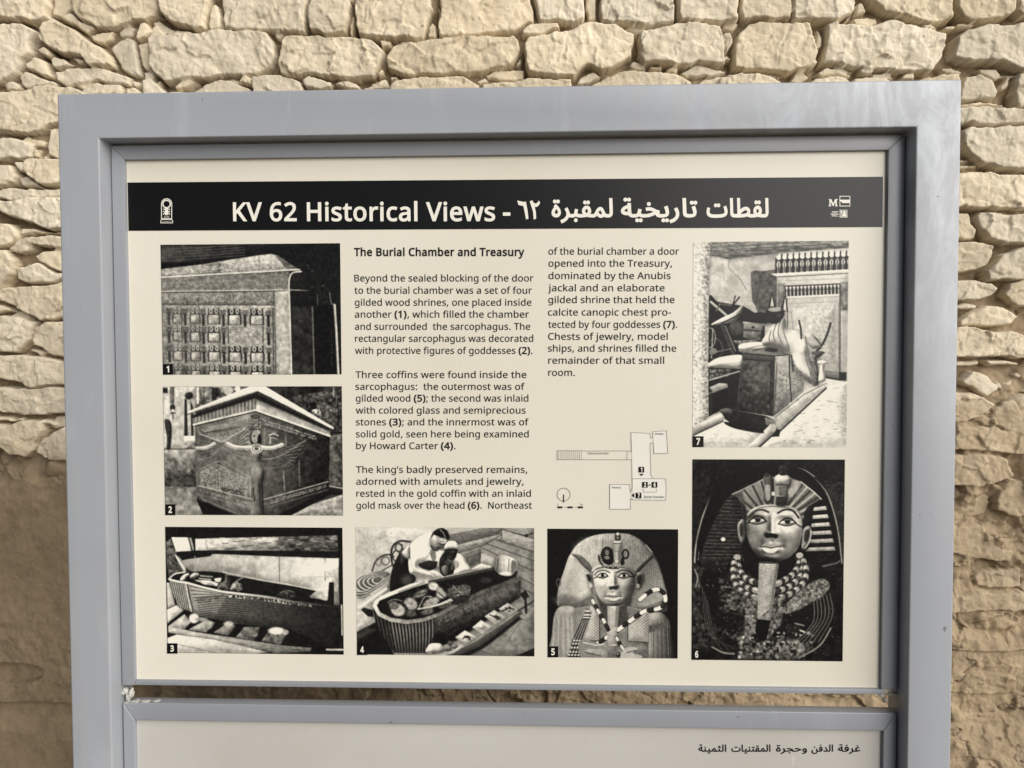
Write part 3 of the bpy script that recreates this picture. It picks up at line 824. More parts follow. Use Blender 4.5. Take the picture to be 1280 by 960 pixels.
    114: [331, [269, 438, 295, 437, 319, 433, 310, 368, 287, 372, 264, 374, 240, 371, 217, 363, 195, 351, 176, 334, 161, 313, 149, 289, 141, 261, 139, 229, 139, 0, 68, 0, 68, 430, 126, 430, 134, 351, 137, 351, 170, 395, 191, 413, 214, 426, 240, 435]],
    115: [384, [348, 119, 343, 80, 327, 49, 302, 24, 268, 6, 226, -4, 176, -8, 99, -1, 42, 19, 42, 83, 104, 60, 141, 52, 178, 49, 224, 53, 256, 66, 274, 86, 280, 112, 278, 128, 271, 141, 239, 167, 174, 196, 103, 228, 76, 245, 57, 266, 45, 292, 41, 324, 46, 358, 61, 386, 85, 408, 137, 430, 202, 438, 275, 430, 339, 409, 315, 353, 258, 372, 197, 380, 159, 377, 131, 366, 114, 350, 108, 328, 111, 312, 119, 298, 154, 274, 219, 246, 289, 215, 314, 197, 333, 176, 344, 150]],
    116: [289, [212, 50, 245, 53, 272, 59, 272, 5, 240, -4, 200, -8, 167, -5, 138, 4, 112, 20, 91, 44, 78, 79, 74, 125, 74, 375, 13, 375, 13, 409, 75, 437, 103, 528, 144, 528, 144, 430, 269, 430, 269, 375, 144, 375, 144, 127, 149, 93, 163, 69, 185, 54]],
    117: [496, [427, 430, 427, 0, 370, 0, 359, 57, 356, 57, 340, 36, 321, 20, 273, -1, 220, -8, 173, -4, 134, 8, 103, 29, 81, 59, 68, 99, 63, 148, 63, 430, 135, 430, 135, 153, 141, 108, 158, 76, 188, 57, 230, 51, 273, 55, 306, 69, 330, 91, 345, 121, 354, 160, 357, 206, 357, 430]],
    118: [407, [163, 0, 0, 430, 75, 430, 167, 176, 180, 137, 193, 96, 201, 63, 204, 63, 214, 96, 227, 138, 241, 176, 332, 430, 407, 430, 244, 0]],
    119: [630, [346, 243, 336, 276, 328, 308, 321, 335, 316, 357, 313, 357, 308, 335, 302, 307, 294, 275, 284, 242, 207, 1, 127, 1, 9, 431, 82, 431, 141, 201, 153, 154, 163, 109, 169, 73, 172, 73, 178, 97, 185, 128, 193, 160, 201, 188, 277, 431, 354, 431, 428, 188, 440, 149, 451, 109, 457, 74, 460, 74, 466, 108, 477, 153, 489, 201, 549, 431, 621, 431, 502, 1, 419, 1]],
    120: [424, [170, 220, 22, 430, 102, 430, 213, 268, 322, 430, 402, 430, 253, 220, 410, 0, 330, 0, 213, 172, 94, 0, 14, 0]],
    121: [409, [1, 430, 76, 430, 169, 185, 184, 144, 196, 105, 205, 68, 209, 68, 224, 121, 245, 186, 333, 430, 409, 430, 224, -59, 207, -97, 188, -130, 165, -156, 138, -176, 106, -188, 67, -192, 34, -190, 9, -186, 9, -130, 30, -133, 56, -135, 79, -132, 99, -126, 116, -114, 130, -99, 152, -59, 174, -2]],
    8217: [140, [131, 564, 112, 503, 88, 437, 62, 376, 10, 376, 21, 424, 32, 476, 42, 527, 50, 573, 125, 573]],
}
ARABIC = {
    65165: [141, [55, 0, 43, 423, 91, 423, 103, 0]],
    65166: [172, [172, -3, 131, 0, 100, 8, 79, 21, 65, 41, 58, 67, 55, 99, 43, 423, 91, 423, 103, 118, 109, 73, 116, 60, 129, 52, 178, 46, 197, 39, 202, 23, 194, 5, 184, -1]],
    65170: [203, [0, -3, 6, 46, 45, 50, 58, 57, 67, 67, 79, 104, 92, 168, 139, 159, 133, 135, 128, 109, 126, 87, 132, 66, 140, 57, 155, 51, 209, 46, 227, 39, 233, 23, 225, 5, 215, -1, 203, -3, 143, 4, 124, 12, 111, 25, 97, 59, 115, 57, 95, 27, 71, 8, 40, -1], [101, -113, 89, -111, 80, -105, 73, -95, 71, -84, 73, -73, 80, -63, 89, -57, 101, -55, 112, -57, 121, -63, 128, -73, 130, -84, 128, -95, 121, -105, 112, -111]],
    65171: [240, [120, 0, 92, 3, 68, 10, 47, 23, 31, 41, 21, 64, 18, 94, 23, 122, 37, 157, 64, 197, 106, 238, 117, 206, 76, 242, 107, 279, 164, 227, 188, 198, 206, 168, 218, 135, 222, 101, 218, 71, 202, 37, 188, 22, 170, 10, 147, 3], [120, 49, 153, 55, 173, 75, 180, 104, 175, 135, 155, 170, 109, 214, 135, 215, 97, 175, 73, 134, 65, 98, 69, 77, 80, 61, 98, 52], [165, 332, 153, 334, 144, 341, 137, 350, 135, 361, 137, 372, 144, 382, 153, 388, 165, 391, 176, 388, 185, 382, 192, 372, 194, 361, 192, 350, 185, 341, 176, 334], [84, 332, 72, 334, 63, 341, 56, 350, 54, 361, 56, 372, 63, 382, 72, 388, 84, 391, 95, 388, 104, 382, 110, 372, 113, 361, 110, 350, 104, 341, 95, 334]],
    65172: [288, [288, -3, 258, -1, 231, 6, 209, 19, 192, 38, 181, 64, 176, 100, 167, 306, 215, 306, 224, 110, 227, 86, 234, 68, 244, 57, 258, 50, 294, 46, 312, 39, 318, 23, 309, 5, 300, -1], [199, 62, 165, 54, 133, 52, 102, 54, 75, 61, 51, 73, 33, 89, 22, 109, 18, 132, 21, 156, 31, 179, 46, 200, 66, 218, 117, 247, 180, 263, 188, 213, 135, 205, 97, 187, 73, 164, 65, 140, 67, 128, 74, 119, 98, 106, 131, 100, 165, 102, 194, 108], [186, 374, 175, 376, 165, 383, 159, 392, 156, 403, 159, 414, 165, 424, 175, 430, 186, 433, 197, 430, 207, 424, 213, 414, 215, 403, 213, 392, 207, 383, 197, 376], [105, 374, 93, 376, 84, 383, 77, 392, 75, 403, 77, 414, 84, 424, 93, 430, 105, 433, 116, 430, 125, 424, 132, 414, 134, 403, 132, 392, 125, 383, 116, 376]],
    65173: [589, [231, -12, 247, 36, 366, 40, 448, 51, 477, 61, 496, 73, 508, 89, 512, 107, 504, 159, 483, 223, 528, 239, 543, 198, 554, 156, 559, 117, 555, 84, 543, 57, 522, 35, 490, 17, 446, 4, 389, -5], [231, -12, 138, -6, 102, 3, 72, 15, 48, 32, 31, 52, 21, 78, 18, 108, 20, 138, 26, 170, 34, 201, 79, 190, 74, 169, 68, 144, 66, 122, 70, 94, 82, 72, 104, 56, 137, 45, 184, 38, 247, 36, 258, 7], [330, 238, 319, 240, 309, 246, 303, 256, 301, 267, 303, 278, 309, 287, 319, 294, 330, 296, 341, 294, 351, 287, 357, 278, 359, 267, 357, 256, 351, 246, 341, 240], [249, 238, 237, 240, 228, 246, 221, 256, 219, 267, 221, 278, 228, 287, 237, 294, 249, 296, 260, 294, 269, 287, 276, 278, 278, 267, 276, 256, 269, 246, 260, 240]],
    65175: [177, [0, -3, 6, 46, 60, 48, 77, 53, 88, 62, 95, 76, 97, 97, 92, 132, 79, 175, 63, 221, 111, 239, 125, 196, 137, 148, 142, 106, 140, 79, 134, 56, 123, 37, 108, 22, 89, 11, 64, 3], [129, 301, 118, 303, 108, 309, 102, 319, 100, 330, 102, 341, 108, 350, 118, 357, 129, 359, 140, 357, 150, 350, 156, 341, 158, 330, 156, 319, 150, 309, 140, 303], [48, 301, 37, 303, 27, 309, 21, 319, 18, 330, 21, 341, 27, 350, 37, 357, 48, 359, 59, 357, 68, 350, 75, 341, 77, 330, 75, 319, 68, 309, 59, 303]],
    65176: [221, [0, -3, 6, 46, 52, 50, 67, 57, 77, 67, 91, 104, 104, 168, 151, 159, 145, 135, 140, 109, 138, 87, 139, 71, 148, 57, 174, 49, 227, 46, 245, 39, 251, 23, 242, 5, 233, -1, 221, -3, 164, 1, 131, 12, 116, 32, 109, 59, 127, 57, 106, 27, 81, 8, 47, -1], [158, 229, 147, 231, 137, 237, 131, 247, 129, 258, 131, 269, 137, 279, 147, 285, 158, 287, 169, 285, 179, 279, 185, 269, 187, 258, 185, 247, 179, 237, 169, 231], [77, 229, 66, 231, 56, 237, 50, 247, 47, 258, 50, 269, 56, 279, 66, 285, 77, 287, 88, 285, 98, 279, 104, 269, 106, 258, 104, 247, 98, 237, 88, 231]],
    65180: [221, [0, -3, 6, 46, 52, 50, 67, 57, 77, 67, 91, 104, 104, 168, 151, 159, 145, 135, 140, 109, 138, 87, 139, 71, 148, 57, 174, 49, 227, 46, 245, 39, 251, 23, 242, 5, 233, -1, 221, -3, 164, 1, 131, 12, 116, 32, 109, 59, 127, 57, 106, 27, 81, 8, 47, -1], [118, 294, 106, 296, 97, 303, 90, 312, 88, 323, 90, 334, 97, 344, 106, 350, 118, 353, 129, 350, 138, 344, 145, 334, 147, 323, 145, 312, 138, 303, 129, 296], [78, 229, 66, 231, 57, 237, 50, 247, 48, 258, 50, 269, 57, 279, 66, 285, 78, 287, 89, 285, 98, 279, 105, 269, 107, 258, 105, 247, 98, 237, 89, 231], [158, 229, 147, 231, 137, 237, 131, 247, 129, 258, 131, 269, 137, 279, 147, 285, 158, 287, 169, 285, 179, 279, 185, 269, 187, 258, 185, 247, 179, 237, 169, 231]],
    65184: [378, [378, -3, 332, 0, 295, 12, 279, 23, 267, 38, 250, 83, 285, 104, 303, 68, 317, 57, 334, 50, 384, 46, 402, 39, 407, 23, 399, 5, 389, -1], [0, -3, 5, 46, 66, 50, 124, 64, 179, 86, 229, 115, 193, 139, 149, 154, 98, 160, 81, 159, 64, 157, 45, 154, 36, 199, 68, 206, 98, 209, 154, 201, 199, 183, 238, 162, 273, 144, 309, 136, 321, 136, 325, 94, 279, 87, 237, 68, 194, 45, 144, 22, 82, 4], [155, -110, 143, -108, 134, -102, 127, -92, 125, -81, 127, -70, 134, -60, 143, -54, 155, -52, 166, -54, 175, -60, 182, -70, 184, -81, 182, -92, 175, -102, 166, -108]],
    65187: [349, [0, -3, 5, 46, 66, 50, 124, 64, 179, 86, 229, 115, 193, 139, 149, 154, 98, 160, 81, 159, 64, 157, 45, 154, 36, 199, 68, 206, 98, 209, 154, 201, 199, 183, 238, 162, 273, 144, 309, 136, 321, 136, 325, 94, 279, 87, 237, 68, 194, 45, 144, 22, 82, 4]],
    65192: [378, [378, -3, 332, 0, 295, 12, 279, 23, 267, 38, 250, 83, 285, 104, 303, 68, 317, 57, 334, 50, 384, 46, 402, 39, 407, 23, 399, 5, 389, -1], [0, -3, 5, 46, 66, 50, 124, 64, 179, 86, 229, 115, 193, 139, 149, 154, 98, 160, 81, 159, 64, 157, 45, 154, 36, 199, 68, 206, 98, 209, 154, 201, 199, 183, 238, 162, 273, 144, 309, 136, 321, 136, 325, 94, 279, 87, 237, 68, 194, 45, 144, 22, 82, 4], [93, 270, 82, 272, 72, 278, 66, 288, 63, 299, 66, 310, 72, 320, 82, 326, 93, 328, 104, 326, 114, 320, 120, 310, 122, 299, 120, 288, 114, 278, 104, 272]],
    65194: [315, [127, 46, 175, 52, 190, 59, 200, 69, 208, 96, 202, 124, 185, 162, 160, 205, 130, 251, 171, 278, 212, 212, 241, 154, 260, 103, 278, 65, 300, 49, 321, 46, 339, 39, 345, 23, 337, 5, 327, -1, 315, -3, 277, 4, 260, 14, 245, 29, 233, 49, 226, 74, 250, 93, 247, 70, 239, 47, 225, 27, 203, 11, 171, 0, 127, -4, 86, 0, 50, 10, 21, 27, 44, 68, 78, 53]],
    65197: [218, [2, -136, -15, -91, 38, -70, 77, -46, 105, -19, 122, 9, 131, 37, 134, 63, 130, 95, 118, 130, 93, 179, 136, 201, 156, 163, 169, 128, 178, 68, 175, 32, 166, 0, 152, -29, 134, -54, 91, -94, 44, -121]],
    65198: [235, [2, -138, -15, -92, 25, -77, 57, -60, 83, -41, 103, -21, 127, 22, 134, 63, 131, 93, 121, 122, 93, 179, 136, 201, 156, 160, 172, 122, 183, 90, 192, 68, 204, 55, 220, 48, 241, 46, 259, 39, 264, 23, 256, 5, 247, -1, 235, -3, 211, -1, 192, 6, 178, 17, 168, 31, 156, 62, 175, 52, 171, 14, 158, -20, 138, -50, 113, -76, 56, -116]],
    65220: [421, [421, -3, 382, 0, 335, 12, 312, 22, 294, 35, 343, 59, 386, 48, 427, 46, 445, 39, 451, 23, 442, 5, 433, -1], [0, -3, 6, 46, 130, 46, 219, 50, 281, 63, 302, 74, 317, 86, 326, 101, 329, 119, 322, 141, 302, 162, 286, 168, 266, 170, 238, 166, 210, 155, 156, 118, 111, 73, 80, 33, 28, 34, 74, 98, 132, 157, 164, 182, 199, 202, 234, 215, 270, 219, 300, 215, 326, 205, 346, 190, 362, 170, 371, 146, 375, 119, 370, 91, 354, 63, 327, 38, 285, 18, 228, 5, 155, -1, 62, -3], [56, 56, 44, 423, 92, 423, 104, 97]],
    65231: [298, [0, -3, 6, 46, 64, 46, 94, 48, 107, 49, 82, 67, 57, 100, 49, 122, 46, 147, 50, 179, 62, 206, 81, 229, 105, 246, 135, 257, 168, 260, 197, 258, 227, 251, 217, 205, 192, 210, 168, 212, 130, 204, 116, 194, 104, 181, 97, 166, 95, 147, 101, 119, 119, 96, 142, 79, 168, 69, 191, 66, 204, 71, 217, 75, 236, 82, 264, 95, 280, 52, 199, 23, 110, 4], [157, 321, 146, 323, 136, 330, 130, 339, 127, 350, 130, 361, 136, 371, 146, 378, 157, 380, 168, 378, 178, 371, 184, 361, 186, 350, 184, 339, 178, 330, 168, 323]],
    65235: [265, [0, -3, 6, 46, 39, 46, 76, 47, 110, 49, 137, 55, 170, 74, 180, 88, 187, 105, 192, 155, 186, 201, 167, 235, 154, 245, 139, 248, 126, 246, 114, 238, 97, 212, 91, 180, 96, 158, 113, 144, 143, 139, 178, 143, 208, 152, 210, 111, 189, 100, 164, 94, 138, 92, 110, 95, 87, 102, 68, 114, 55, 129, 47, 147, 44, 168, 51, 213, 71, 255, 86, 272, 103, 285, 122, 294, 143, 297, 173, 292, 197, 276, 215, 252, 228, 222, 236, 188, 238, 151, 235, 110, 223, 75, 203, 46, 173, 23, 140, 10, 98, 2, 50, -2], [132, 358, 121, 360, 111, 367, 105, 376, 103, 387, 105, 398, 111, 408, 121, 414, 132, 417, 143, 414, 153, 408, 159, 398, 161, 387, 159, 376, 153, 367, 143, 360]],
    65240: [293, [0, -3, 6, 46, 36, 46, 68, 47, 97, 50, 123, 56, 161, 73, 189, 99, 198, 116, 200, 135, 194, 163, 176, 187, 164, 195, 150, 197, 136, 195, 124, 188, 104, 163, 97, 132, 99, 114, 106, 98, 130, 72, 159, 55, 103, 39, 80, 58, 58, 90, 50, 110, 48, 133, 50, 156, 57, 178, 80, 213, 113, 237, 152, 246, 179, 242, 203, 230, 222, 212, 237, 189, 246, 164, 249, 138, 247, 114, 239, 92, 214, 56, 176, 28, 130, 10, 100, 4, 68, 0, 33, -2], [293, -3, 232, 1, 172, 11, 126, 25, 167, 55, 209, 50, 257, 47, 299, 46, 317, 39, 323, 23, 315, 5, 305, -1], [188, 307, 176, 309, 167, 316, 160, 325, 158, 336, 160, 347, 167, 357, 176, 364, 188, 366, 199, 364, 208, 357, 215, 347, 217, 336, 215, 325, 208, 316, 199, 309], [107, 307, 95, 309, 86, 316, 79, 325, 77, 336, 79, 347, 86, 357, 95, 364, 107, 366, 118, 364, 127, 357, 134, 347, 136, 336, 134, 325, 127, 316, 118, 309]],
    65247: [154, [0, -3, 5, 46, 34, 47, 53, 52, 64, 61, 68, 75, 69, 122, 58, 423, 106, 423, 118, 127, 116, 71, 110, 49, 100, 30, 85, 16, 64, 5, 36, -1]],
    65252: [343, [0, -3, 6, 46, 32, 53, 51, 76, 75, 121, 103, 167, 132, 196, 158, 210, 181, 215, 200, 212, 216, 206, 231, 194, 245, 177, 273, 121, 298, 72, 309, 59, 321, 51, 349, 46, 367, 39, 372, 23, 364, 5, 354, -1, 343, -3, 300, 5, 283, 15, 268, 29, 276, 41, 259, 12, 234, -6, 205, -11, 165, -3, 126, 21, 92, 57, 63, 17, 34, 1], [115, 102, 137, 73, 160, 52, 183, 41, 205, 37, 223, 40, 235, 52, 240, 69, 234, 93, 223, 120, 211, 144, 196, 161, 178, 167, 159, 161, 138, 141]],
    65254: [433, [18, -1, 24, 47, 43, 104, 85, 88, 71, 42, 66, 4, 70, -26, 83, -49, 102, -67, 127, -79, 156, -87, 187, -89, 224, -87, 255, -80, 279, -70, 298, -57, 312, -41, 321, -23, 328, 15, 324, 65, 314, 110, 301, 155, 349, 168, 359, 132, 364, 110, 368, 95, 376, 76, 385, 63, 410, 49, 439, 46, 457, 39, 462, 23, 454, 5, 445, -1, 433, -3, 410, -1, 391, 6, 365, 27, 353, 55, 378, 24, 366, -35, 353, -62, 335, -87, 310, -108, 277, -124, 236, -134, 186, -138, 122, -129, 93, -119, 68, -104, 47, -85, 31, -61, 21, -33], [197, 236, 185, 238, 176, 245, 169, 254, 167, 265, 169, 276, 176, 286, 185, 292, 197, 295, 208, 292, 217, 286, 224, 276, 226, 265, 224, 254, 217, 245, 208, 238]],
    65256: [203, [0, -3, 6, 46, 45, 50, 58, 57, 67, 67, 79, 104, 92, 168, 139, 159, 133, 135, 128, 109, 126, 87, 132, 66, 140, 57, 155, 51, 209, 46, 227, 39, 233, 23, 225, 5, 215, -1, 203, -3, 143, 4, 124, 12, 111, 25, 97, 59, 115, 57, 95, 27, 71, 8, 40, -1], [92, 229, 81, 231, 71, 237, 65, 247, 63, 258, 65, 269, 71, 279, 81, 285, 92, 287, 104, 285, 113, 279, 119, 269, 122, 258, 119, 247, 113, 237, 104, 231]],
    65261: [265, [34, -136, 24, -88, 89, -74, 117, -64, 141, -50, 160, -31, 174, -8, 183, 22, 186, 57, 183, 93, 172, 123, 155, 143, 133, 151, 120, 149, 108, 141, 91, 114, 85, 82, 90, 61, 107, 47, 138, 42, 172, 46, 202, 55, 205, 14, 171, -1, 132, -5, 92, 0, 63, 14, 44, 37, 38, 71, 45, 116, 65, 158, 80, 175, 97, 188, 116, 197, 138, 200, 160, 197, 179, 188, 195, 173, 209, 155, 226, 108, 232, 54, 227, 3, 210, -41, 182, -77, 144, -105, 94, -125]],
    65267: [177, [0, -3, 6, 46, 60, 48, 77, 53, 88, 62, 95, 76, 97, 97, 92, 132, 79, 175, 63, 221, 111, 239, 125, 196, 137, 148, 142, 106, 140, 79, 134, 56, 123, 37, 108, 22, 89, 11, 64, 3], [110, -115, 98, -113, 89, -106, 82, -97, 80, -86, 82, -75, 89, -65, 98, -59, 110, -56, 121, -59, 130, -65, 137, -75, 139, -86, 137, -97, 130, -106, 121, -113], [28, -115, 17, -113, 7, -106, 1, -97, -1, -86, 1, -75, 7, -65, 17, -59, 28, -56, 39, -59, 49, -65, 55, -75, 57, -86, 55, -97, 49, -106, 39, -113]],
    65268: [221, [0, -3, 6, 46, 52, 50, 67, 57, 77, 67, 91, 104, 104, 168, 151, 159, 145, 135, 140, 109, 138, 87, 139, 71, 148, 57, 174, 49, 227, 46, 245, 39, 251, 23, 242, 5, 233, -1, 221, -3, 164, 1, 131, 12, 116, 32, 109, 59, 127, 57, 106, 27, 81, 8, 47, -1], [149, -115, 138, -113, 128, -106, 122, -97, 120, -86, 122, -75, 128, -65, 138, -59, 149, -56, 160, -59, 170, -65, 176, -75, 178, -86, 176, -97, 170, -106, 160, -113], [68, -115, 57, -113, 47, -106, 41, -97, 39, -86, 41, -75, 47, -65, 57, -59, 68, -56, 79, -59, 89, -65, 95, -75, 97, -86, 95, -97, 89, -106, 79, -113]],
}
WORDS = {
    'T1': [65247, 65240, 65220, 65166, 65173],
    'T2': [65175, 65166, 65197, 65267, 65192, 65268, 65172],
    'T3': [65247, 65252, 65240, 65170, 65198, 65171],
    'B1': [65231, 65198, 65235, 65172],
    'B2': [65165, 65247, 65194, 65235, 65254],
    'B3': [65261, 65187, 65184, 65198, 65171],
    'B4': [65165, 65247, 65252, 65240, 65176, 65256, 65268, 65166, 65173],
    'B5': [65165, 65247, 65180, 65252, 65268, 65256, 65172],
}

# ------------------------------------------------------------------ the sign's steel frame
H_B = 0.6369
def XB(x): return x + BX
def ZB(z): return z + BZ
FRONT = -0.0281
out = [(-0.0658, -BZ - 0.05), (-0.0658, H_B + 0.0707), (0.9693, H_B + 0.0707), (0.9693, -BZ - 0.05),
       (0.9203, -BZ - 0.05), (0.9203, H_B + 0.0188), (-0.0173, H_B + 0.0188), (-0.0173, -BZ - 0.05)]
frame = empty('sign_frame', (0, 0, 0), 'tall grey-blue painted steel frame holding the printed boards, scuffed at its upper right corner', 'sign frame')
fm = MB()
fm.prism([(XB(x), ZB(z)) for x, z in out], FRONT, FRONT + 0.050)
fm.build('steel_tube', M_FRAME, frame, bevel=0.0022, seg=3)
# crossbars behind the boards' lower ends, hidden but carrying them
MB().box(XB(-0.0170), XB(0.9200), 0.012, 0.020, ZB(0.20), ZB(0.24)).build('crossbar', M_FRAME, frame)
MB().box(XB(-0.0170), XB(0.9200), 0.012, 0.020, ZB(-0.36), ZB(-0.32)).build('crossbar', M_FRAME, frame)


def lump(name, parts, parent, seed):
    bm = bmesh.new()
    r = np.random.default_rng(seed)
    for (px, py, rx, ry, rz) in parts:
        p = on_plane(px, py, -0.001)
        k = bmesh.ops.create_icosphere(bm, subdivisions=3, radius=1.0)
        for v in k['verts']:
            d = v.co.copy()
            n = 1 + 0.35 * float(vnoise(np.array([d.x * 2 + px]), np.array([d.z * 2 + d.y + py]), 0.6, seed)[0]) \
                + 0.2 * float(vnoise(np.array([d.x * 5 + px]), np.array([d.z * 5 - d.y * 3]), 0.7, seed + 1)[0])
            v.co = Vector((p[0] + d.x * rx * n, p[1] + d.y * ry * n, p[2] + d.z * rz * n))
    me = bpy.data.meshes.new(name)
    bm.to_mesh(me); bm.free()
    me.materials.append(M_SEAL)
    return link(name, me, parent)


lump('sealant_lump', [(156, 864, .004, .004, .004), (161, 870, .003, .004, .005), (165, 866, .002, .004, .005), (160, 878, .005, .004, .0022),
                      (170, 876.5, .005, .004, .0014), (182, 876.5, .005, .004, .0009), (196, 876, .004, .004, .0007)], frame, 3)
lump('sealant_lump', [(1101, 869, .003, .003, .003), (1106, 875, .0022, .003, .003), (1111, 868, .003, .003, .0015), (1118, 866, .003, .003, .0009)], frame, 8)

# ------------------------------------------------------------------ flat print helpers
class Flat:
    """ink lying in the board's plane: outlines in photograph measurements laid on the board"""
    def __init__(self, y):
        self.V = []; self.F = []; self.y = y

    def add(self, pts):
        n = len(self.V)
        for px, py in pts:
            p = on_plane(px, py, 0.0)
            self.V.append((p[0], self.y, p[2]))
        self.F.append(tuple(range(n, n + len(pts))))
        return self

    def stroke(self, pts, w, closed=False):
        if closed: pts = list(pts) + [pts[0]]
        for (ax, ay), (bx, by) in zip(pts[:-1], pts[1:]):
            L = math.hypot(bx - ax, by - ay) or 1e-6
            ux, uy = (bx - ax) / L, (by - ay) / L
            nx_, ny_ = -uy * w / 2, ux * w / 2
            e = w * 0.4
            ax_, ay_, bx_, by_ = ax - ux * e, ay - uy * e, bx + ux * e, by + uy * e
            self.y -= 0.000004
            self.add([(ax_ + nx_, ay_ + ny_), (bx_ + nx_, by_ + ny_), (bx_ - nx_, by_ - ny_), (ax_ - nx_, ay_ - ny_)])
        return self

    def ring(self, cx, cy, r0, r1, n=28):
        for i in range(n):
            a, b = 2 * math.pi * i / n, 2 * math.pi * (i + 1) / n
            self.add([(cx + r0 * math.cos(a), cy + r0 * math.sin(a)), (cx + r1 * math.cos(a), cy + r1 * math.sin(a)),
                      (cx + r1 * math.cos(b), cy + r1 * math.sin(b)), (cx + r0 * math.cos(b), cy + r0 * math.sin(b))])
        return self

    def disc(self, cx, cy, rx, ry=None, n=24):
        ry = ry or rx
        return self.add([(cx + rx * math.cos(2 * math.pi * i / n), cy + ry * math.sin(2 * math.pi * i / n)) for i in range(n)])

    def build(self, name, mat, parent, label=None):
        me = bpy.data.meshes.new(name)
        me.from_pydata(self.V, [], self.F)
        bm = bmesh.new(); bm.from_mesh(me)
        for f in bm.faces:
            f.normal_update()
            if f.normal.y > 0: f.normal_flip()
        bm.to_mesh(me); bm.free()
        me.materials.append(mat)
        o = link(name, me, parent)
        if label: o['label'] = label
        return o


from mathutils.geometry import delaunay_2d_cdt
_cache = {}
def glyph(table, key, off):
    """(advance, verts (n,2), faces) of one letter, in 1/1000 of its size"""
    k = (id(table), key, off)
    if k in _cache: return _cache[k]
    ps = table[ord(key) if isinstance(key, str) else key]
    adv = ps[0]
    loops = []
    for p in ps[1:]:
        c = [(p[i] / 1000.0, p[i + 1] / 1000.0) for i in range(0, len(p), 2)]
        c = [q_ for i, q_ in enumerate(c) if math.hypot(q_[0] - c[i - 1][0], q_[1] - c[i - 1][1]) > 0.0015]
        if len(c) < 3: continue
        if off:                                     # heavier strokes: push the outline outwards
            n = len(c); grown = []
            for i in range(n):
                (ax, ay), (bx, by), (cx, cy) = c[i - 1], c[i], c[(i + 1) % n]
                l1 = math.hypot(bx - ax, by - ay); l2 = math.hypot(cx - bx, cy - by)
                n1 = (-(by - ay) / l1, (bx - ax) / l1); n2 = (-(cy - by) / l2, (cx - bx) / l2)
                mx, my = n1[0] + n2[0], n1[1] + n2[1]
                k_ = 2.0 / max(0.9, mx * mx + my * my)
                grown.append((bx + mx * k_ * off / 1000.0, by + my * k_ * off / 1000.0))
            c = grown
        loops.append(c)
    vs, fs = np.zeros((0, 2)), []
    if loops:
        pts, edges = [], []
        for c in loops:
            s0 = len(pts); n = len(c)
            pts += [Vector(q_) for q_ in c]
            edges += [(s0 + i, s0 + (i + 1) % n) for i in range(n)]
        ov, oe, of, _, _, _ = delaunay_2d_cdt(pts, edges, [], 0, 1e-6)
        vs = np.array([(v_.x, v_.y) for v_ in ov])
        for f in of:
            gx_, gy_ = vs[list(f)].mean(0)
            wind = 0
            for c in loops:
                n = len(c)
                for i in range(n):
                    (ax, ay), (bx, by) = c[i], c[(i + 1) % n]
                    if (ay > gy_) != (by > gy_) and gx_ < (bx - ax) * (gy_ - ay) / (by - ay) + ax:
                        wind += 1 if by > ay else -1
            if wind < 0: fs.append(tuple(f))        # outlines run clockwise, holes the other way
    _cache[k] = (adv / 1000.0, vs, fs)
    return _cache[k]


MPP = 0.000953                       # metres on the board per photograph pixel, for letter heights


def text_into(V, F, items, x0, x1, base, em, y, table):
    """items: list of (key, offset); laid from px x0 to x1 at baseline px base, letters em px high"""
    pen = 0.0; placed = []
    lo, hi = 1e9, -1e9
    for key, off in items:
        adv, vs, fs = glyph(table, key, off)
        if len(vs):
            lo = min(lo, pen + vs[:, 0].min()); hi = max(hi, pen + vs[:, 0].max())
            placed.append((pen, vs, fs))
        pen += adv + off * 0.0012
    a = on_plane(x0, base, 0.0); b_ = on_plane(x1, base, 0.0)
    kx = (b_[0] - a[0]) / (hi - lo)
    kz = em * MPP
    for i, (p, vs, fs) in enumerate(placed):
        n = len(V)
        yy = y - (i % 2) * 0.00004
        for vx, vz in vs:
            t = (p + vx - lo) / (hi - lo)
            V.append((a[0] + (p + vx - lo) * kx, yy, a[2] * (1 - t) + b_[2] * t + vz * kz))
        for f in fs: F.append(tuple(n + q for q in f))
    return kx / kz


def text_obj(name, lines, em, mat, parent, y, off=0, boldoff=22, label=None):
    V, F = [], []
    for s, x0, x1, base in lines:
        items = []; bold = False
        for ch in s:
            if ch == '*': bold = not bold; continue
            items.append((ch, boldoff if bold else off))
        text_into(V, F, items, x0, x1, base, em, y, LATIN)
    return flat_mesh(name, V, F, mat, parent, label)


def flat_mesh(name, V, F, mat, parent, label=None):
    me = bpy.data.meshes.new(name)
    me.from_pydata(V, [], F)
    bm = bmesh.new(); bm.from_mesh(me)
    for f in bm.faces:
        f.normal_update()
        if f.normal.y > 0: f.normal_flip()
    bm.to_mesh(me); bm.free()
    me.materials.append(mat)
    o = link(name, me, parent)
    if label: o['label'] = label
    return o


def arabic_obj(name, words, em, mat, parent, y, off, label=None):
    V, F = [], []
    for w, x0, x1, base in words:
        keys = WORDS[w][::-1]
        text_into(V, F, [(k, off) for k in keys], x0, x1, base, em, y, ARABIC)
    return flat_mesh(name, V, F, mat, parent, label)


# ------------------------------------------------------------------ upper board
TF = -0.0055
G = 0.0016                             # shadow gap between trim and tube
panel = empty('information_panel', (0, 0, BZ), 'large cream board headed KV 62 Historical Views with seven old photographs and text', 'sign board')


def child(o, par):
    """keep a part built in world coordinates where it is under a moved Empty"""
    if o.parent is par: o.matrix_parent_inverse = Matrix.Translation(-Vector(par.location))
    return o


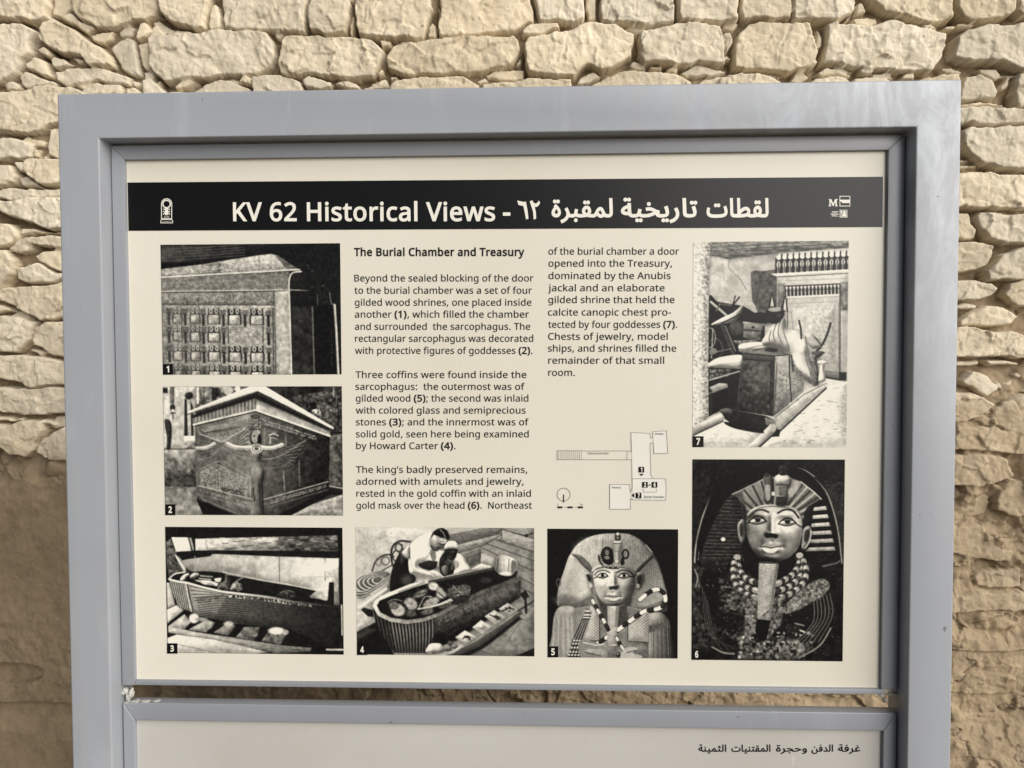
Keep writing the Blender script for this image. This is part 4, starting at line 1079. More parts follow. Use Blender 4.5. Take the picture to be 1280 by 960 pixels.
OL, OR, OT = -0.0173 + G, 0.9203 - G, H_B + 0.0188 - 0.0022
ZBOT = on_plane(640, 862.2, -0.0055)[2] - BZ       # lower edge of the upper trim
ZLIP = on_plane(640, 857.0, -0.0055)[2] - BZ
board = MB().box(XB(-0.0172), XB(0.9202), 0.0, 0.011, ZB(ZBOT + 0.0012), ZB(H_B + 0.0150)).build('board', M_BOARD, panel)
child(board, panel)
e = 0.0003
strips = [
    [(OL, ZBOT - 0.0002), (OL, OT), (0 - e, H_B + e * 1.2), (0 - e, ZBOT - 0.0002)],
    [(OL + 1.3 * e, OT), (OR - 1.3 * e, OT), (0.9 - e, H_B), (e, H_B)],
    [(OR, OT), (OR, ZBOT + 0.0066), (0.9 + e, ZBOT + 0.0066), (0.9 + e, H_B + e * 1.2)],
    [(0 + e, ZBOT), (0 + e, ZLIP), (0.9020, ZLIP + 0.0006), (0.9055, ZBOT + 0.0030), (0.9030, ZBOT)],
]
for s in strips:
    o = MB().prism([(XB(x), ZB(z)) for x, z in s], TF, 0.0112 if s is strips[3] else 0.0105).build('trim_strip', M_TRIM, panel, bevel=0.0006, seg=2)
    child(o, panel)

Y1, Y2, Y3 = -0.00035, -0.00065, -0.00095
band = Flat(Y1).add([(159.6, 228.2), (1103.6, 221.0), (1103.0, 283.8), (160.8, 288.6)]).build('header_band', M_INK, panel)
child(band, panel)
o = text_obj('title_text', [('KV 62 Historical Views', 291.7, 619.0, 276.0)], 39.0, M_PALE, panel, Y2, off=18); child(o, panel)
# Arabic title with its dash and the figures
V_, F_ = [], []
for w, x0, x1 in (('T3', 689.4, 766.0), ('T2', 776.0, 871.5), ('T1', 883.0, 960.5)):
    text_into(V_, F_, [(k, 17) for k in WORDS[w][::-1]], x0, x1, 271.0, 52.0, Y2, ARABIC)
o = flat_mesh('arabic_title_text', V_, F_, M_PALE, panel); child(o, panel)
fl = Flat(Y2)
fl.add([(628.7, 265.6), (638.0, 265.6), (638.0, 269.8), (628.7, 269.8)])
fl.add([(646.6, 250.6), (649.8, 251.6), (655.0, 252.6), (657.4, 252.0), (659.4, 263.0), (660.6, 273.4), (657.6, 274.4), (655.8, 265.0), (654.2, 257.6), (648.0, 256.2)])
fl.add([(662.2, 252.0), (665.0, 250.4), (667.2, 253.6), (669.6, 254.8), (672.0, 253.2), (673.4, 250.8), (675.2, 253.4), (673.4, 257.0), (670.8, 258.8), (668.4, 258.8), (669.8, 265.0), (670.2, 273.4), (667.2, 274.6), (666.4, 265.0)])
o = fl.build('title_figures', M_PALE, panel); child(o, panel)

# emblems in the header
k = 0.078125
def q(x, y): return (160 + x * k, 230 + y * k)
fl = Flat(Y2)
arch = [q(541, 556)] + [q(622 - 82 * math.cos(a), 318 - 80 * math.sin(a)) for a in np.linspace(0.05, math.pi - .05, 14)] + [q(703, 556)]
fl.stroke(arch, 1.0)
fl.ring(*q(622, 322), 50 * k, 70 * k)
for dx, dy, r in ((-40, 405, 12), (-12, 400, 14), (14, 400, 14), (40, 405, 12), (-50, 440, 9), (50, 440, 9), (-44, 480, 12), (44, 480, 12), (0, 430, 26), (0, 470, 30), (-22, 452, 18), (22, 452, 18)):
    fl.y -= 0.000006
    fl.disc(*q(622 + dx, dy), r * k, n=12)
for x in (590, 612, 634, 656): fl.stroke([q(x, 512), q(x, 540)], 0.5)
fl.add([q(540, 552), q(706, 552), q(706, 574), q(540, 574)])
fl.stroke([q(540, 574), q(530, 590), q(530, 624), q(720, 624), q(720, 590), q(706, 574)], 0.8)
for x in range(556, 700, 26): fl.stroke([q(x, 600), q(x + 12, 600)], 0.45)
o = fl.build('stela_emblem', M_PALE, panel); child(o, panel)

k2 = 110 / 1280
def q2(x, y): return (1000 + x * k2, 230 + y * k2)
fl = Flat(Y2)
fl.add([q2(*p) for p in [(415, 222), (452, 222), (480, 285), (508, 222), (545, 222), (545, 232), (533, 236), (533, 312), (545, 316), (545, 325), (503, 325), (503, 316), (513, 312), (513, 262), (482, 322), (472, 322), (442, 255), (442, 312), (452, 316), (452, 325), (412, 325), (412, 316), (424, 312), (424, 236), (415, 232)]])
o = fl.build('letter_emblem', M_PALE, panel); child(o, panel)
fl = Flat(Y2)
fl.stroke([q2(577, 180), q2(722, 180), q2(722, 322), q2(577, 322)], 0.85, True)
fl.add([q2(582, 230), q2(718, 230), q2(718, 278), q2(606, 278), q2(606, 258), q2(582, 258)])
o = fl.build('boxed_emblem', M_PALE, panel); child(o, panel)
fl = Flat(Y2)
for y_, xa, xb in ((403, 462, 556), (414, 468, 540), (434, 440, 556), (446, 456, 556), (458, 460, 520), (470, 462, 556)):
    x = xa
    while x < xb - 6:
        w = 10 + (x * 7 % 13)
        fl.stroke([q2(x, y_), q2(min(xb, x + w), y_)], 0.55); x += w + 6
o = fl.build('tiny_credit_lines', M_PALE, panel); child(o, panel)
fl = Flat(Y2)
fl.add([q2(570, 375), q2(688, 375), q2(688, 490), q2(570, 490)])
o = fl.build('picture_emblem', ink_mat('grey_print', (0.34, 0.33, 0.31)), panel); child(o, panel)
fl = Flat(Y3)
fl.add([q2(600, 470), q2(618, 440), q2(628, 400), q2(640, 388), q2(652, 404), q2(662, 446), q2(676, 470)])
fl.add([q2(574, 478), q2(684, 478), q2(684, 487), q2(574, 487)])
fl.add([q2(582, 392), q2(600, 388), q2(606, 420), q2(590, 430)])
e2 = fl.build('picture_emblem_mark', M_PALE, o); child(e2, panel)

# body copy, line by line as printed
o = text_obj('heading_text', [('The Burial Chamber and Treasury', 442.7, 655.6, 319.8)], 16.6, M_INKT, panel, Y1, off=27); child(o, panel)
PARAS = [
    [('Beyond the sealed blocking of the door', 443.1, 666.9, 351.8), ('to the burial chamber was a set of four', 443.3, 665.0, 367.1),
     ('gilded wood shrines, one placed inside', 443.7, 664.4, 382.1), ('another *(1)*, which filled the chamber', 443.7, 661.4, 397.0),
     ('and surrounded  the sarcophagus. The', 443.7, 663.0, 412.2), ('rectangular sarcophagus was decorated', 444.0, 666.7, 427.2),
     ('with protective figures of goddesses *(2)*.', 444.0, 665.7, 442.3)],
    [('Three coffins were found inside the', 444.6, 658.2, 472.4), ('sarcophagus:  the outermost was of', 444.4, 656.0, 487.3),
     ('gilded wood *(5)*; the second was inlaid', 445.0, 660.6, 501.9), ('with colored glass and semiprecious', 445.0, 657.2, 516.9),
     ('stones *(3)*; and the innermost was of', 445.0, 661.0, 531.6), ('solid gold, seen here being examined', 445.0, 661.0, 546.6),
     ('by Howard Carter *(4)*.', 445.4, 569.5, 561.3)],
    [('The king\u2019s badly preserved remains,', 445.2, 659.2, 591.0), ('adorned with amulets and jewelry,', 445.4, 654.6, 605.8),
     ('rested in the gold coffin with an inlaid', 445.6, 663.7, 620.8), ('gold mask over the head *(6)*.  Northeast', 445.6, 665.1, 635.7)],
    [('of the burial chamber a door', 685.6, 848.8, 318.3), ('opened into the Treasury,', 685.6, 840.1, 333.3),
     ('dominated by the Anubis', 685.6, 838.4, 348.8), ('jackal and an elaborate', 685.0, 830.7, 364.0),
     ('gilded shrine that held the', 685.4, 843.2, 378.8), ('calcite canopic chest pro-', 685.0, 838.8, 394.4),
     ('tected by four goddesses *(7)*.', 685.4, 846.5, 409.7), ('Chests of jewelry, model', 685.2, 834.7, 424.7),
     ('ships, and shrines filled the', 685.0, 845.3, 439.5), ('remainder of that small', 685.4, 830.3, 454.6),
     ('room.', 685.4, 718.6, 469.8)],
]
for P in PARAS:
    o = text_obj('paragraph_text', P, 14.6, M_INKT, panel, Y1, off=7, boldoff=26); child(o, panel)

# plan of the tomb
k3 = 180 / 1280
def q3(x, y): return (680 + x * k3, 525 + y * k3)
plan = Flat(Y1)
for P in ([(775, 110), (942, 118), (950, 485), (965, 520), (1080, 522), (1085, 712), (785, 708), (783, 400)],
          [(968, 103), (1088, 96), (1100, 295), (978, 297)], [(585, 572), (760, 572), (768, 792), (585, 792)]):
    plan.add([q3(*p) for p in P])
plan_o = plan.build('floor_plan', M_ROOM, panel); child(plan_o, panel)
fl = Flat(Y2)
W_ = 0.42
for P in ([(115, 272), (345, 272), (385, 275), (735, 273), (775, 282)], [(115, 352), (340, 350), (385, 352), (780, 352)],
          [(117, 272), (117, 352)], [(775, 282), (773, 110), (942, 118), (945, 160), (968, 155)], [(968, 205), (942, 205), (946, 340), (950, 485), (967, 520), (1080, 522)],
          [(968, 155), (968, 103), (1030, 98), (1088, 96), (1100, 295), (978, 297), (972, 205)], [(1080, 522), (1086, 600), (1082, 712), (785, 708)],
          [(780, 352), (785, 600), (768, 645)], [(585, 572), (760, 572), (768, 645)], [(770, 695), (785, 708)], [(770, 695), (768, 792), (585, 792), (585, 572)],
          [(785, 522), (960, 520)], [(882, 610), (882, 640), (998, 640), (998, 610)], [(738, 280), (738, 350)]):
    fl.stroke([q3(*p) for p in P], W_)
for x in range(128, 340, 17): fl.stroke([q3(x, 276), q3(x, 350)], 0.30)
o = fl.build('plan_lines', M_LINE, plan_o); child(o, panel)
fl = Flat(Y2)
fl.ring(*q3(175, 662), 56 * k3, 59.5 * k3)
fl.stroke([q3(175, 664), q3(175, 728)], 1.2)
fl.build('compass_mark', M_INKT, plan_o)
fl = Flat(Y2)
fl.stroke([q3(120, 774), q3(347, 774)], 0.25)
for a_, b_ in ((120, 163), (210, 255), (302, 347)): fl.add([q3(a_, 767), q3(b_, 767), q3(b_, 783), q3(a_, 783)])
fl.build('scale_bar', M_INKT, plan_o)
for a_, c_, s_, fx, fw, tri in ((840, 415, '1', 858, 14, [(845, 478), (888, 478), (866, 497)]), (872, 550, '2', 888, 18, [(930, 572), (948, 572), (948, 582), (930, 582)]),
                                (957, 550, '6', 973, 18, None), (815, 645, '7', 832, 18, [(802, 648), (802, 690), (780, 668)])):
    fl = Flat(Y2 - 0.0002)
    fl.add([q3(a_, c_), q3(a_ + 50, c_), q3(a_ + 50, c_ + 50), q3(a_, c_ + 50)])
    if tri: fl.add([q3(*p) for p in tri])
    x_, y_ = q3(fx, c_ + 42)
    V_, F_ = [], []
    text_into(V_, F_, [(s_, 40)], x_, x_ + fw * k3, y_, 8.4, Y3 - 0.0003, LATIN)
    mk = fl.build('plan_marker', M_INK, plan_o)
    mk.data.materials.append(M_PALE)
    bm = bmesh.new(); bm.from_mesh(mk.data)
    vs_ = [bm.verts.new(v_) for v_ in V_]
    for f_ in F_:
        nf = bm.faces.new([vs_[i] for i in f_]); nf.material_index = 1
        nf.normal_update()
        if nf.normal.y > 0: nf.normal_flip()
    bm.to_mesh(mk.data); bm.free()
for s_, a_, b_, c_ in (('Entrance Corridor', 392, 577, 303), ('Annex', 986, 1062, 130), ('Treasury', 602, 684, 606), ('Burial Chamber', 892, 1068, 692), ('0', 121, 128, 758), ('5 m', 320, 346, 758)):
    V_, F_ = [], []
    x_, y_ = q3(a_, c_); x2, _ = q3(b_, c_)
    text_into(V_, F_, [(c, 6) for c in s_], x_, x2, y_, 4.2 if s_[0] != 'B' else 4.8, Y2 - 0.0002, LATIN)
    flat_mesh('room_name' if len(s_) > 3 else 'scale_figure', V_, F_, M_LINE, plan_o)

# ------------------------------------------------------------------ lower board
low = empty('information_panel', (0, 0, 0.3), 'lower grey-white board with one line of black Arabic lettering at upper right', 'sign board')
A = on_plane(640, 885.2, -0.0055)[2]           # front top edge of its trim
T2 = on_plane(640, 904.4, -0.0)[2]             # its board's upper edge
ZL = 0.46
o = MB().box(XB(-0.0172), XB(0.9202), 0.0, 0.0105, ZL + 0.004, A - 0.001).build('board', M_BOARD2, low); child(o, low)
LX0 = on_plane(171.4, 900.4, 0.0)[0]; LX1 = on_plane(1101.7, 909.0, 0.0)[0]
for s in ([(XB(OL), ZL), (XB(OL), A), (LX0 - e, T2 + e), (LX0 - e, ZL + 0.016)],
          [(XB(OL) + e, A), (XB(OR) - e, A), (LX1 - e, T2), (LX0 + e, T2)],
          [(XB(OR), A), (XB(OR), ZL), (LX1 + e, ZL + 0.016), (LX1 + e, T2 + e)],
          [(XB(OL) + e, ZL), (LX0, ZL + 0.016), (LX1, ZL + 0.016), (XB(OR) - e, ZL)]):
    o = MB().prism(s, TF, 0.011).build('trim_strip', M_TRIM, low, bevel=0.0012, seg=3); child(o, low)
V_, F_ = [], []
for w, x0, x1 in (('B1', 1047.5, 1075.4), ('B2', 1014.3, 1041.3), ('B3', 970.0, 1008.8), ('B4', 914.3, 963.1), ('B5', 873.0, 907.9)):
    text_into(V_, F_, [(k_, 14) for k_ in WORDS[w][::-1]], x0, x1, 939.3, 20.8, Y1, ARABIC)
o = flat_mesh('arabic_heading_text', V_, F_, M_INKT, low); child(o, low)

# ------------------------------------------------------------------ the seven printed photographs
PW = 300


def soften(a, r):
    """box blur, twice, radius r cells"""
    for _ in range(2):
        for ax in (0, 1):
            p = np.pad(a, [(r + 1, r) if k == ax else (0, 0) for k in (0, 1)], mode='edge')
            c = np.cumsum(p, axis=ax)
            n = a.shape[ax]
            a = (np.take(c, np.arange(2 * r + 1, 2 * r + 1 + n), ax) - np.take(c, np.arange(0, n), ax)) / (2 * r + 1)
    return a


class Pic:
    """a printed black-and-white picture, drawn as tones on a fine grid"""
    def __init__(self, x0, y0, x1, y1, tone):
        self.s = PW / (x1 - x0)
        self.w, self.h = PW + 1, int(round((y1 - y0) * self.s)) + 1
        self.X, self.Y = np.meshgrid(np.linspace(x0, x1, self.w), np.linspace(y0, y1, self.h))
        self.a = np.full(self.X.shape, float(tone))
        self.box = (x0, y0, x1, y1)
        self.clipm = None

    def tone(self, t):
        if isinstance(t, tuple):
            t0, t1, p, r = t
            dx, dy = r[0] - p[0], r[1] - p[1]
            u = np.clip(((self.X - p[0]) * dx + (self.Y - p[1]) * dy) / (dx * dx + dy * dy), 0, 1)
            return t0 + (t1 - t0) * u
        return t

    def put(self, m, t):
        if self.clipm is not None: m = m * self.clipm
        self.a = self.a * (1 - m) + self.tone(t) * m

    def mask(self, pts, soft=0, smooth=False):
        pts = np.array(pts, float)
        if smooth: pts = cat(pts, True)
        sd = poly_sd(pts, self.X, self.Y)
        return np.clip(sd / soft + 0.5, 0, 1) if soft else np.clip(sd * self.s + 0.5, 0, 1)

    def P(self, pts, t, soft=0, smooth=False, n=None, vol=None, sh=None):
        pts = np.array(pts, float)
        if smooth: pts = cat(pts, True)
        sd = poly_sd(pts, self.X, self.Y)
        m = np.clip(sd / soft + 0.5, 0, 1) if soft else np.clip(sd * self.s + 0.5, 0, 1)
        big = sd.max()
        if sh is None: sh = 0.0 if soft else (0.34 if smooth else 0.22)
        if sh and 8 < big < 150:                    # contact shade on whatever lies behind, lower right
            k = int(max(1, min(big * 0.22, 16) * self.s))
            d = np.roll(np.roll(m, k, 0), k // 2 + 1, 1); d[:k] = 0; d[:, :k // 2 + 1] = 0
            d = soften(d, max(1, k))
            c = d * (1 - m) * sh
            if self.clipm is not None: c = c * self.clipm
            self.a = self.a * (1 - c)
        self.put(m, t)
        if vol is None: vol = 0.0 if soft else (0.55 if smooth else 0.22)
        if vol and big > 5:
            r = min(big, 55.0)
            hgt = r * np.sqrt(np.clip(1 - (1 - np.clip(sd / r, 0, 1)) ** 2, 0, 1))
            hgt = soften(hgt, max(1, int(r * 0.16 * self.s)))
            gy, gx = np.gradient(hgt * self.s)
            lam = (gx * -0.50 + gy * -0.55) * -1.0
            lam = (-gx * -0.45 - gy * -0.60 + 0.66) / np.sqrt(1 + gx * gx + gy * gy) / 0.66
            f = 1 + vol * (np.clip(lam, 0.15, 1.45) - 1)
            mm = m if self.clipm is None else m * self.clipm
            self.a = self.a * (1 - mm) + self.a * f * mm
        if n: self.N(n[0], n[1], m, *n[2:])
        return m

    def S(self, pts, t, soft=0, n=None, vol=None, sh=None): return self.P(pts, t, soft, True, n, vol, sh)

    def relief(self, m, z, light, lo, hi, gloss=0.0):
        """tone a modelled surface (height z in drawing units) as a lamp from `light` would"""
        gy, gx = np.gradient(z * self.s)
        nz = 1 / np.sqrt(1 + gx * gx + gy * gy)
        l = np.array(light, float); l /= np.linalg.norm(l)
        lam = np.clip((-gx * l[0] - gy * l[1] + l[2]) * nz, 0, 1)
        v = lo + (hi - lo) * lam
        if gloss:
            hv = l + np.array([0, 0, 1.0]); hv /= np.linalg.norm(hv)
            v = v + gloss * np.clip((-gx * hv[0] - gy * hv[1] + hv[2]) * nz, 0, 1) ** 24
        self.put(m, v)

    def face(self, m, ax, ey, ny, my, cy, e, hw, light, lo, hi, gloss=0.12):
        """a modelled face: skull, brow, sockets, nose, cheeks, lips and chin as one height field"""
        x = self.X - ax; y = self.Y
        def g(x0, y0, sx, sy, amp): return amp * e * np.exp(-((x - x0 * e) / (sx * e)) ** 2 - ((y - y0) / (sy * e)) ** 2)
        vc = ey * 0.45 + my * 0.55; vh = (cy - vc) * 1.22
        u = x / (hw * 1.06); v = (y - vc) / vh
        z = 0.75 * hw * np.sqrt(np.clip(1.02 - np.abs(u) ** 2.3 - np.abs(v) ** 2.4, 0.0, 1))
        for s_ in (-1, 1):
            z = z + g(s_ * .46, ey - .24 * e, .34, .11, .075) + g(s_ * .50, ey + .01 * e, .25, .13, -.13) + g(s_ * .50, ey, .17, .085, .09)
            z = z + g(s_ * .62, ey + .42 * e, .30, .26, .07) + g(s_ * .145, ny + .01 * e, .085, .075, .11) + g(s_ * .34, my - .10 * e, .10, .16, -.035) + g(s_ * .36, my + .0 * e, .07, .07, -.03)
        t = np.clip((y - (ey - .12 * e)) / (ny - ey + .12 * e), 0, 1)
        drop = np.where(y > ny, np.exp(-((y - ny) / (.075 * e)) ** 2), 1) * np.where(y < ey - .12 * e, np.exp(-((y - ey + .12 * e) / (.12 * e)) ** 2), 1)
        z = z + drop * e * (.07 + .20 * t ** 1.3) * np.exp(-(x / ((.085 + .045 * t) * e)) ** 2)
        z = z + g(-.10, my - .075 * e, .14, .055, .045) + g(.10, my - .075 * e, .14, .055, .045) + g(0, my + .085 * e, .19, .065, .075) + g(0, my, .30, .026, -.05) + g(0, my + .22 * e, .20, .06, -.03) + g(0, cy - .14 * e, .24, .13, .07) + g(0, my - .2 * e, .05, .06, -.02)
        z = soften(z, 1)
        self.relief(m, z, light, lo, hi, gloss)

    def finish(self, grain=.035, mid=.10, curve=.45, seed=5, gain=1.0):
        self.blur(1)
        self.a = self.a * gain
        f = fbm(self.X, self.Y, 34 / self.s * .3, 4, seed, .65)
        self.a = self.a * (1 + 0.5 * mid * f) + grain * (hash2((self.X * 7).astype(np.int64), (self.Y * 7).astype(np.int64), seed) - .5) * (0.25 + np.sqrt(np.clip(self.a, 0, 1)))
        a = np.clip(self.a, 0, 1)
        self.a = a * (1 - curve) + curve * np.clip(a * a * (3 - 2 * a) * 1.06, 0, 1)

    def L(self, pts, w, t, smooth=False):
        pts = np.array(pts, float)
        if smooth: pts = cat(pts, False)
        d = np.full(self.X.shape, 1e9)
        for a, b in zip(pts[:-1], pts[1:]):
            e = b - a
            u = np.clip(((self.X - a[0]) * e[0] + (self.Y - a[1]) * e[1]) / (e @ e + 1e-9), 0, 1)
            d = np.minimum(d, np.hypot(self.X - a[0] - u * e[0], self.Y - a[1] - u * e[1]))
        ww = max(w, 1.0 / self.s)
        m = np.clip((ww / 2 - d) * self.s + 0.5, 0, 1) * min(1, w * self.s * 1.2)
        self.put(m, t)

    def E(self, cx, cy, rx, ry, t, soft=0, rot=0):
        c, s = math.cos(rot), math.sin(rot)
        x = (self.X - cx) * c + (self.Y - cy) * s
        y = -(self.X - cx) * s + (self.Y - cy) * c
        r = np.sqrt((x / rx) ** 2 + (y / ry) ** 2)
        sd = (1 - r) * min(rx, ry)
        self.put(np.clip(sd / soft + 0.5, 0, 1) if soft else np.clip(sd * self.s + 0.5, 0, 1), t)

    def R(self, cx, cy, rx, ry, w, t):
        a = np.linspace(0, 2 * np.pi, 22)
        self.L(np.stack([cx + rx * np.cos(a), cy + ry * np.sin(a)], 1), w, t)

    def N(self, scale, amp, m=1.0, sy=1.0, seed=None, oct_=3):
        if seed is None: seed = int(scale * 7 + amp * 1000)
        f = fbm(self.X, self.Y * sy, scale, oct_, seed, 0.6)
        if self.clipm is not None: m = m * self.clipm
        self.a = self.a + amp * f * m

    def hatch(self, pts, period, ang, amp, duty=0.5, smooth=False):
        m = self.mask(pts, 0, smooth)
        u = (self.X * math.cos(ang) + self.Y * math.sin(ang)) / period
        self.a = self.a + amp * np.sin(2 * np.pi * u) * m * (1 if self.clipm is None else self.clipm)

    def glyphs(self, quad, nu, nv, t, w, seed, fill=0.9):
        """rows of tiny carved signs inside a four sided field"""
        r = random.Random(seed)
        q0, q1, q2_, q3_ = [np.array(p, float) for p in quad]
        def at_(u, v): return (q0 * (1 - u) + q1 * u) * (1 - v) + (q3_ * (1 - u) + q2_ * u) * v
        for j in range(nv):
            for i in range(nu):
                if r.random() > fill: continue
                u0, v0 = i / nu, j / nv; du, dv = 1 / nu, 1 / nv
                for k_ in range(r.choice((1, 2, 2, 3))):
                    a = at_(u0 + du * r.uniform(.1, .9), v0 + dv * r.uniform(.15, .85))
                    b = at_(u0 + du * r.uniform(.1, .9), v0 + dv * r.uniform(.15, .85))
                    self.L([a, b], w, t)

    def blur(self, k=1):
        for _ in range(k):
            p = np.pad(self.a, 1, mode='edge')
            self.a = (p[:-2, 1:-1] + p[2:, 1:-1] + p[1:-1, :-2] + p[1:-1, 2:] + 4 * p[1:-1, 1:-1]) / 8


def cat(p, closed, k=6):
    """smooth curve through points"""
    n = len(p); outp = []
    rg = range(n) if closed else range(n - 1)
    for i in rg:
        p0 = p[(i - 1) % n] if closed or i > 0 else p[0]
        p1 = p[i]; p2 = p[(i + 1) % n]
        p3 = p[(i + 2) % n] if closed or i + 2 < n else p[-1]
        for j in range(k):
            t = j / k
            outp.append(0.5 * (2 * p1 + (p2 - p0) * t + (2 * p0 - 5 * p1 + 4 * p2 - p3) * t * t + (3 * p1 - p0 - 3 * p2 + p3) * t ** 3))
    if not closed: outp.append(p[-1])
    return np.array(outp)


def pic_shrine():
    p = Pic(57, 50, 1210, 887, .055)
    p.P([(57, 50), (760, 50), (560, 110), (300, 150), (57, 190)], (.22, .09, (57, 50), (600, 60)), 30, n=(60, .05, 3))
    for y in (70, 88, 105, 122, 140): p.L([(57, y + 12), (330, y), (600, y - 18)], 5, .27)
    p.P([(57, 165), (430, 160), (700, 118), (330, 176), (57, 204)], .03, 8)
    p.P([(57, 206), (325, 178), (500, 150), (700, 122), (770, 114), (812, 126), (870, 165), (930, 205), (945, 215), (820, 220), (500, 238), (57, 258)], (.44, .60, (57, 200), (700, 200)), n=(17, .075))
    p.P([(790, 118), (812, 124), (935, 210), (862, 208)], .33, n=(30, .06))
    for x in (325, 443, 690): p.L([(x, 175 if x < 600 else 128), (x - 2, 236)], 5, .28)
    p.P([(325, 180), (443, 162), (443, 232), (325, 236)], .42, n=(26, .10))
    p.P([(57, 262), (880, 228), (892, 245), (880, 300), (884, 348), (57, 352)], (.34, .50, (400, 240), (400, 345)), n=(20, .075))
    p.L([(57, 259), (300, 247), (820, 222), (950, 216)], 9, .70)
    for i in range(16): p.L([(100 + i * 50, 258 - i * 2), (100 + i * 50, 345)], 3, .36)
    p.P([(905, 232), (950, 232), (985, 262), (985, 345), (892, 345), (886, 290)], .09)
    p.L([(960, 228), (905, 236), (884, 275), (880, 345)], 8, .72, True)
    p.L([(57, 350), (880, 345), (1000, 352)], 8, .60)
    p.L([(57, 358), (880, 353)], 4, .2)
    p.P([(57, 360), (787, 356), (787, 445), (57, 437)], .40, n=(19, .08))
    p.P([(57, 437), (787, 445), (787, 887), (57, 887)], (.40, .52, (57, 600), (500, 600)), n=(15, .08))
    p.L([(57, 434), (787, 442)], 4, .22)
    p.glyphs([(80, 228), (760, 135), (840, 205), (80, 245)], 60, 3, .38, 3, 101); p.glyphs([(80, 228), (760, 135), (840, 205), (80, 245)], 50, 3, .70, 2.5, 102)
    p.glyphs([(60, 275), (860, 245), (870, 335), (60, 340)], 70, 3, .32, 3, 103); p.glyphs([(60, 366), (780, 364), (780, 432), (60, 428)], 60, 2, .26, 3, 104); p.glyphs([(60, 366), (780, 364), (780, 432), (60, 428)], 60, 2, .56, 2.5, 105)
    p.glyphs([(800, 370), (872, 370), (880, 880), (804, 880)], 4, 30, .5, 3, 106, .6); p.glyphs([(60, 450), (780, 455), (780, 885), (60, 885)], 50, 28, .36, 3, 107, .5); p.glyphs([(900, 360), (1025, 360), (1030, 880), (900, 880)], 7, 28, .22, 3, 108, .6)
    for j, y in enumerate((462, 578, 702, 826)):
        for i, (a, b_) in enumerate(((130, 186), (242, 302), (357, 430), (490, 566), (630, 712))):
            yy = y - 6 + i * 3
            if j == 1 and i >= 3: continue
            t = .10 + (.16 - .04 * i if i < 3 else 0)
            p.P([(a, yy), (b_, yy), (b_, yy + 40), (a, yy + 40)], t + .04)
            m_ = (a + b_) / 2
            for sx in (-1, 1):
                p.E(m_ + sx * (b_ - a) * .24, yy + 16, (b_ - a) * .15, 18, .62)
                p.E(m_ + sx * (b_ - a) * .24, yy + 16, (b_ - a) * .06, 9, .12)
            p.L([(a + 2, yy + 38), (a - 3, yy + 60), (a, yy + 98)], 9, t)
            p.L([(b_ - 2, yy + 38), (b_ + 3, yy + 60), (b_, yy + 98)], 9, t)
            p.P([(a + 6, yy + 42), (b_ - 6, yy + 42), (b_ - 5, yy + 96), (a + 5, yy + 96)], .50 + .03 * i, n=(20, .09))
            p.L([(a + 4, yy + 98), (b_ - 4, yy + 98)], 4, .22)
        for i, x in enumerate((102, 208, 326, 456, 595, 745)):
            if j == 1 and i == 4: continue
            yy = y - 4 + i * 3
            for k_ in range(4): p.L([(x - 15, yy + 6 + k_ * 10), (x + 15, yy + 6 + k_ * 10)], 5, .14)
            p.L([(x, yy + 40), (x + 1, yy + 102)], 17, .10 + .02 * (5 - i))
        for x in (710, 775, 485): p.L([(x, y), (x, y + 105)], 7, .2)
    p.P([(787, 356), (882, 350), (890, 887), (792, 887)], (.50, .66, (790, 600), (885, 600)), n=(20, .06))
    p.L([(787, 440), (791, 887)], 5, .3)
    p.L([(882, 350), (891, 887)], 7, .74)
    p.P([(897, 350), (1030, 350), (1036, 887), (899, 887)], .12, n=(34, .05))
    p.P([(897, 350), (1030, 352), (1030, 455), (897, 450)], .05)
    p.P([(1038, 455), (1170, 440), (1185, 887), (1040, 887)], .02)
    p.L([(1028, 455), (1036, 887)], 9, .34)
    p.L([(1170, 442), (1180, 620), (1190, 887)], 15, .50)
    p.L([(1172, 442), (1182, 620), (1192, 887)], 5, .75)
    p.L([(1062, 375), (1062, 438)], 6, .35)
    p.L([(1140, 365), (1146, 420), (1158, 440)], 7, .38)
    p.L([(1100, 425), (1130, 420)], 4, .25)
    for (x, y) in ((1030, 330), (1100, 320), (1010, 210), (1030, 225), (1000, 190)): p.E(x, y, 8, 5, .22)
    for i in range(10): p.L([(1148, 600 + i * 24), (1150, 612 + i * 24)], 4, .22)
    p.N(14, .035)
    p.finish(.04, .14, .22, 3, 1.05)
    return p


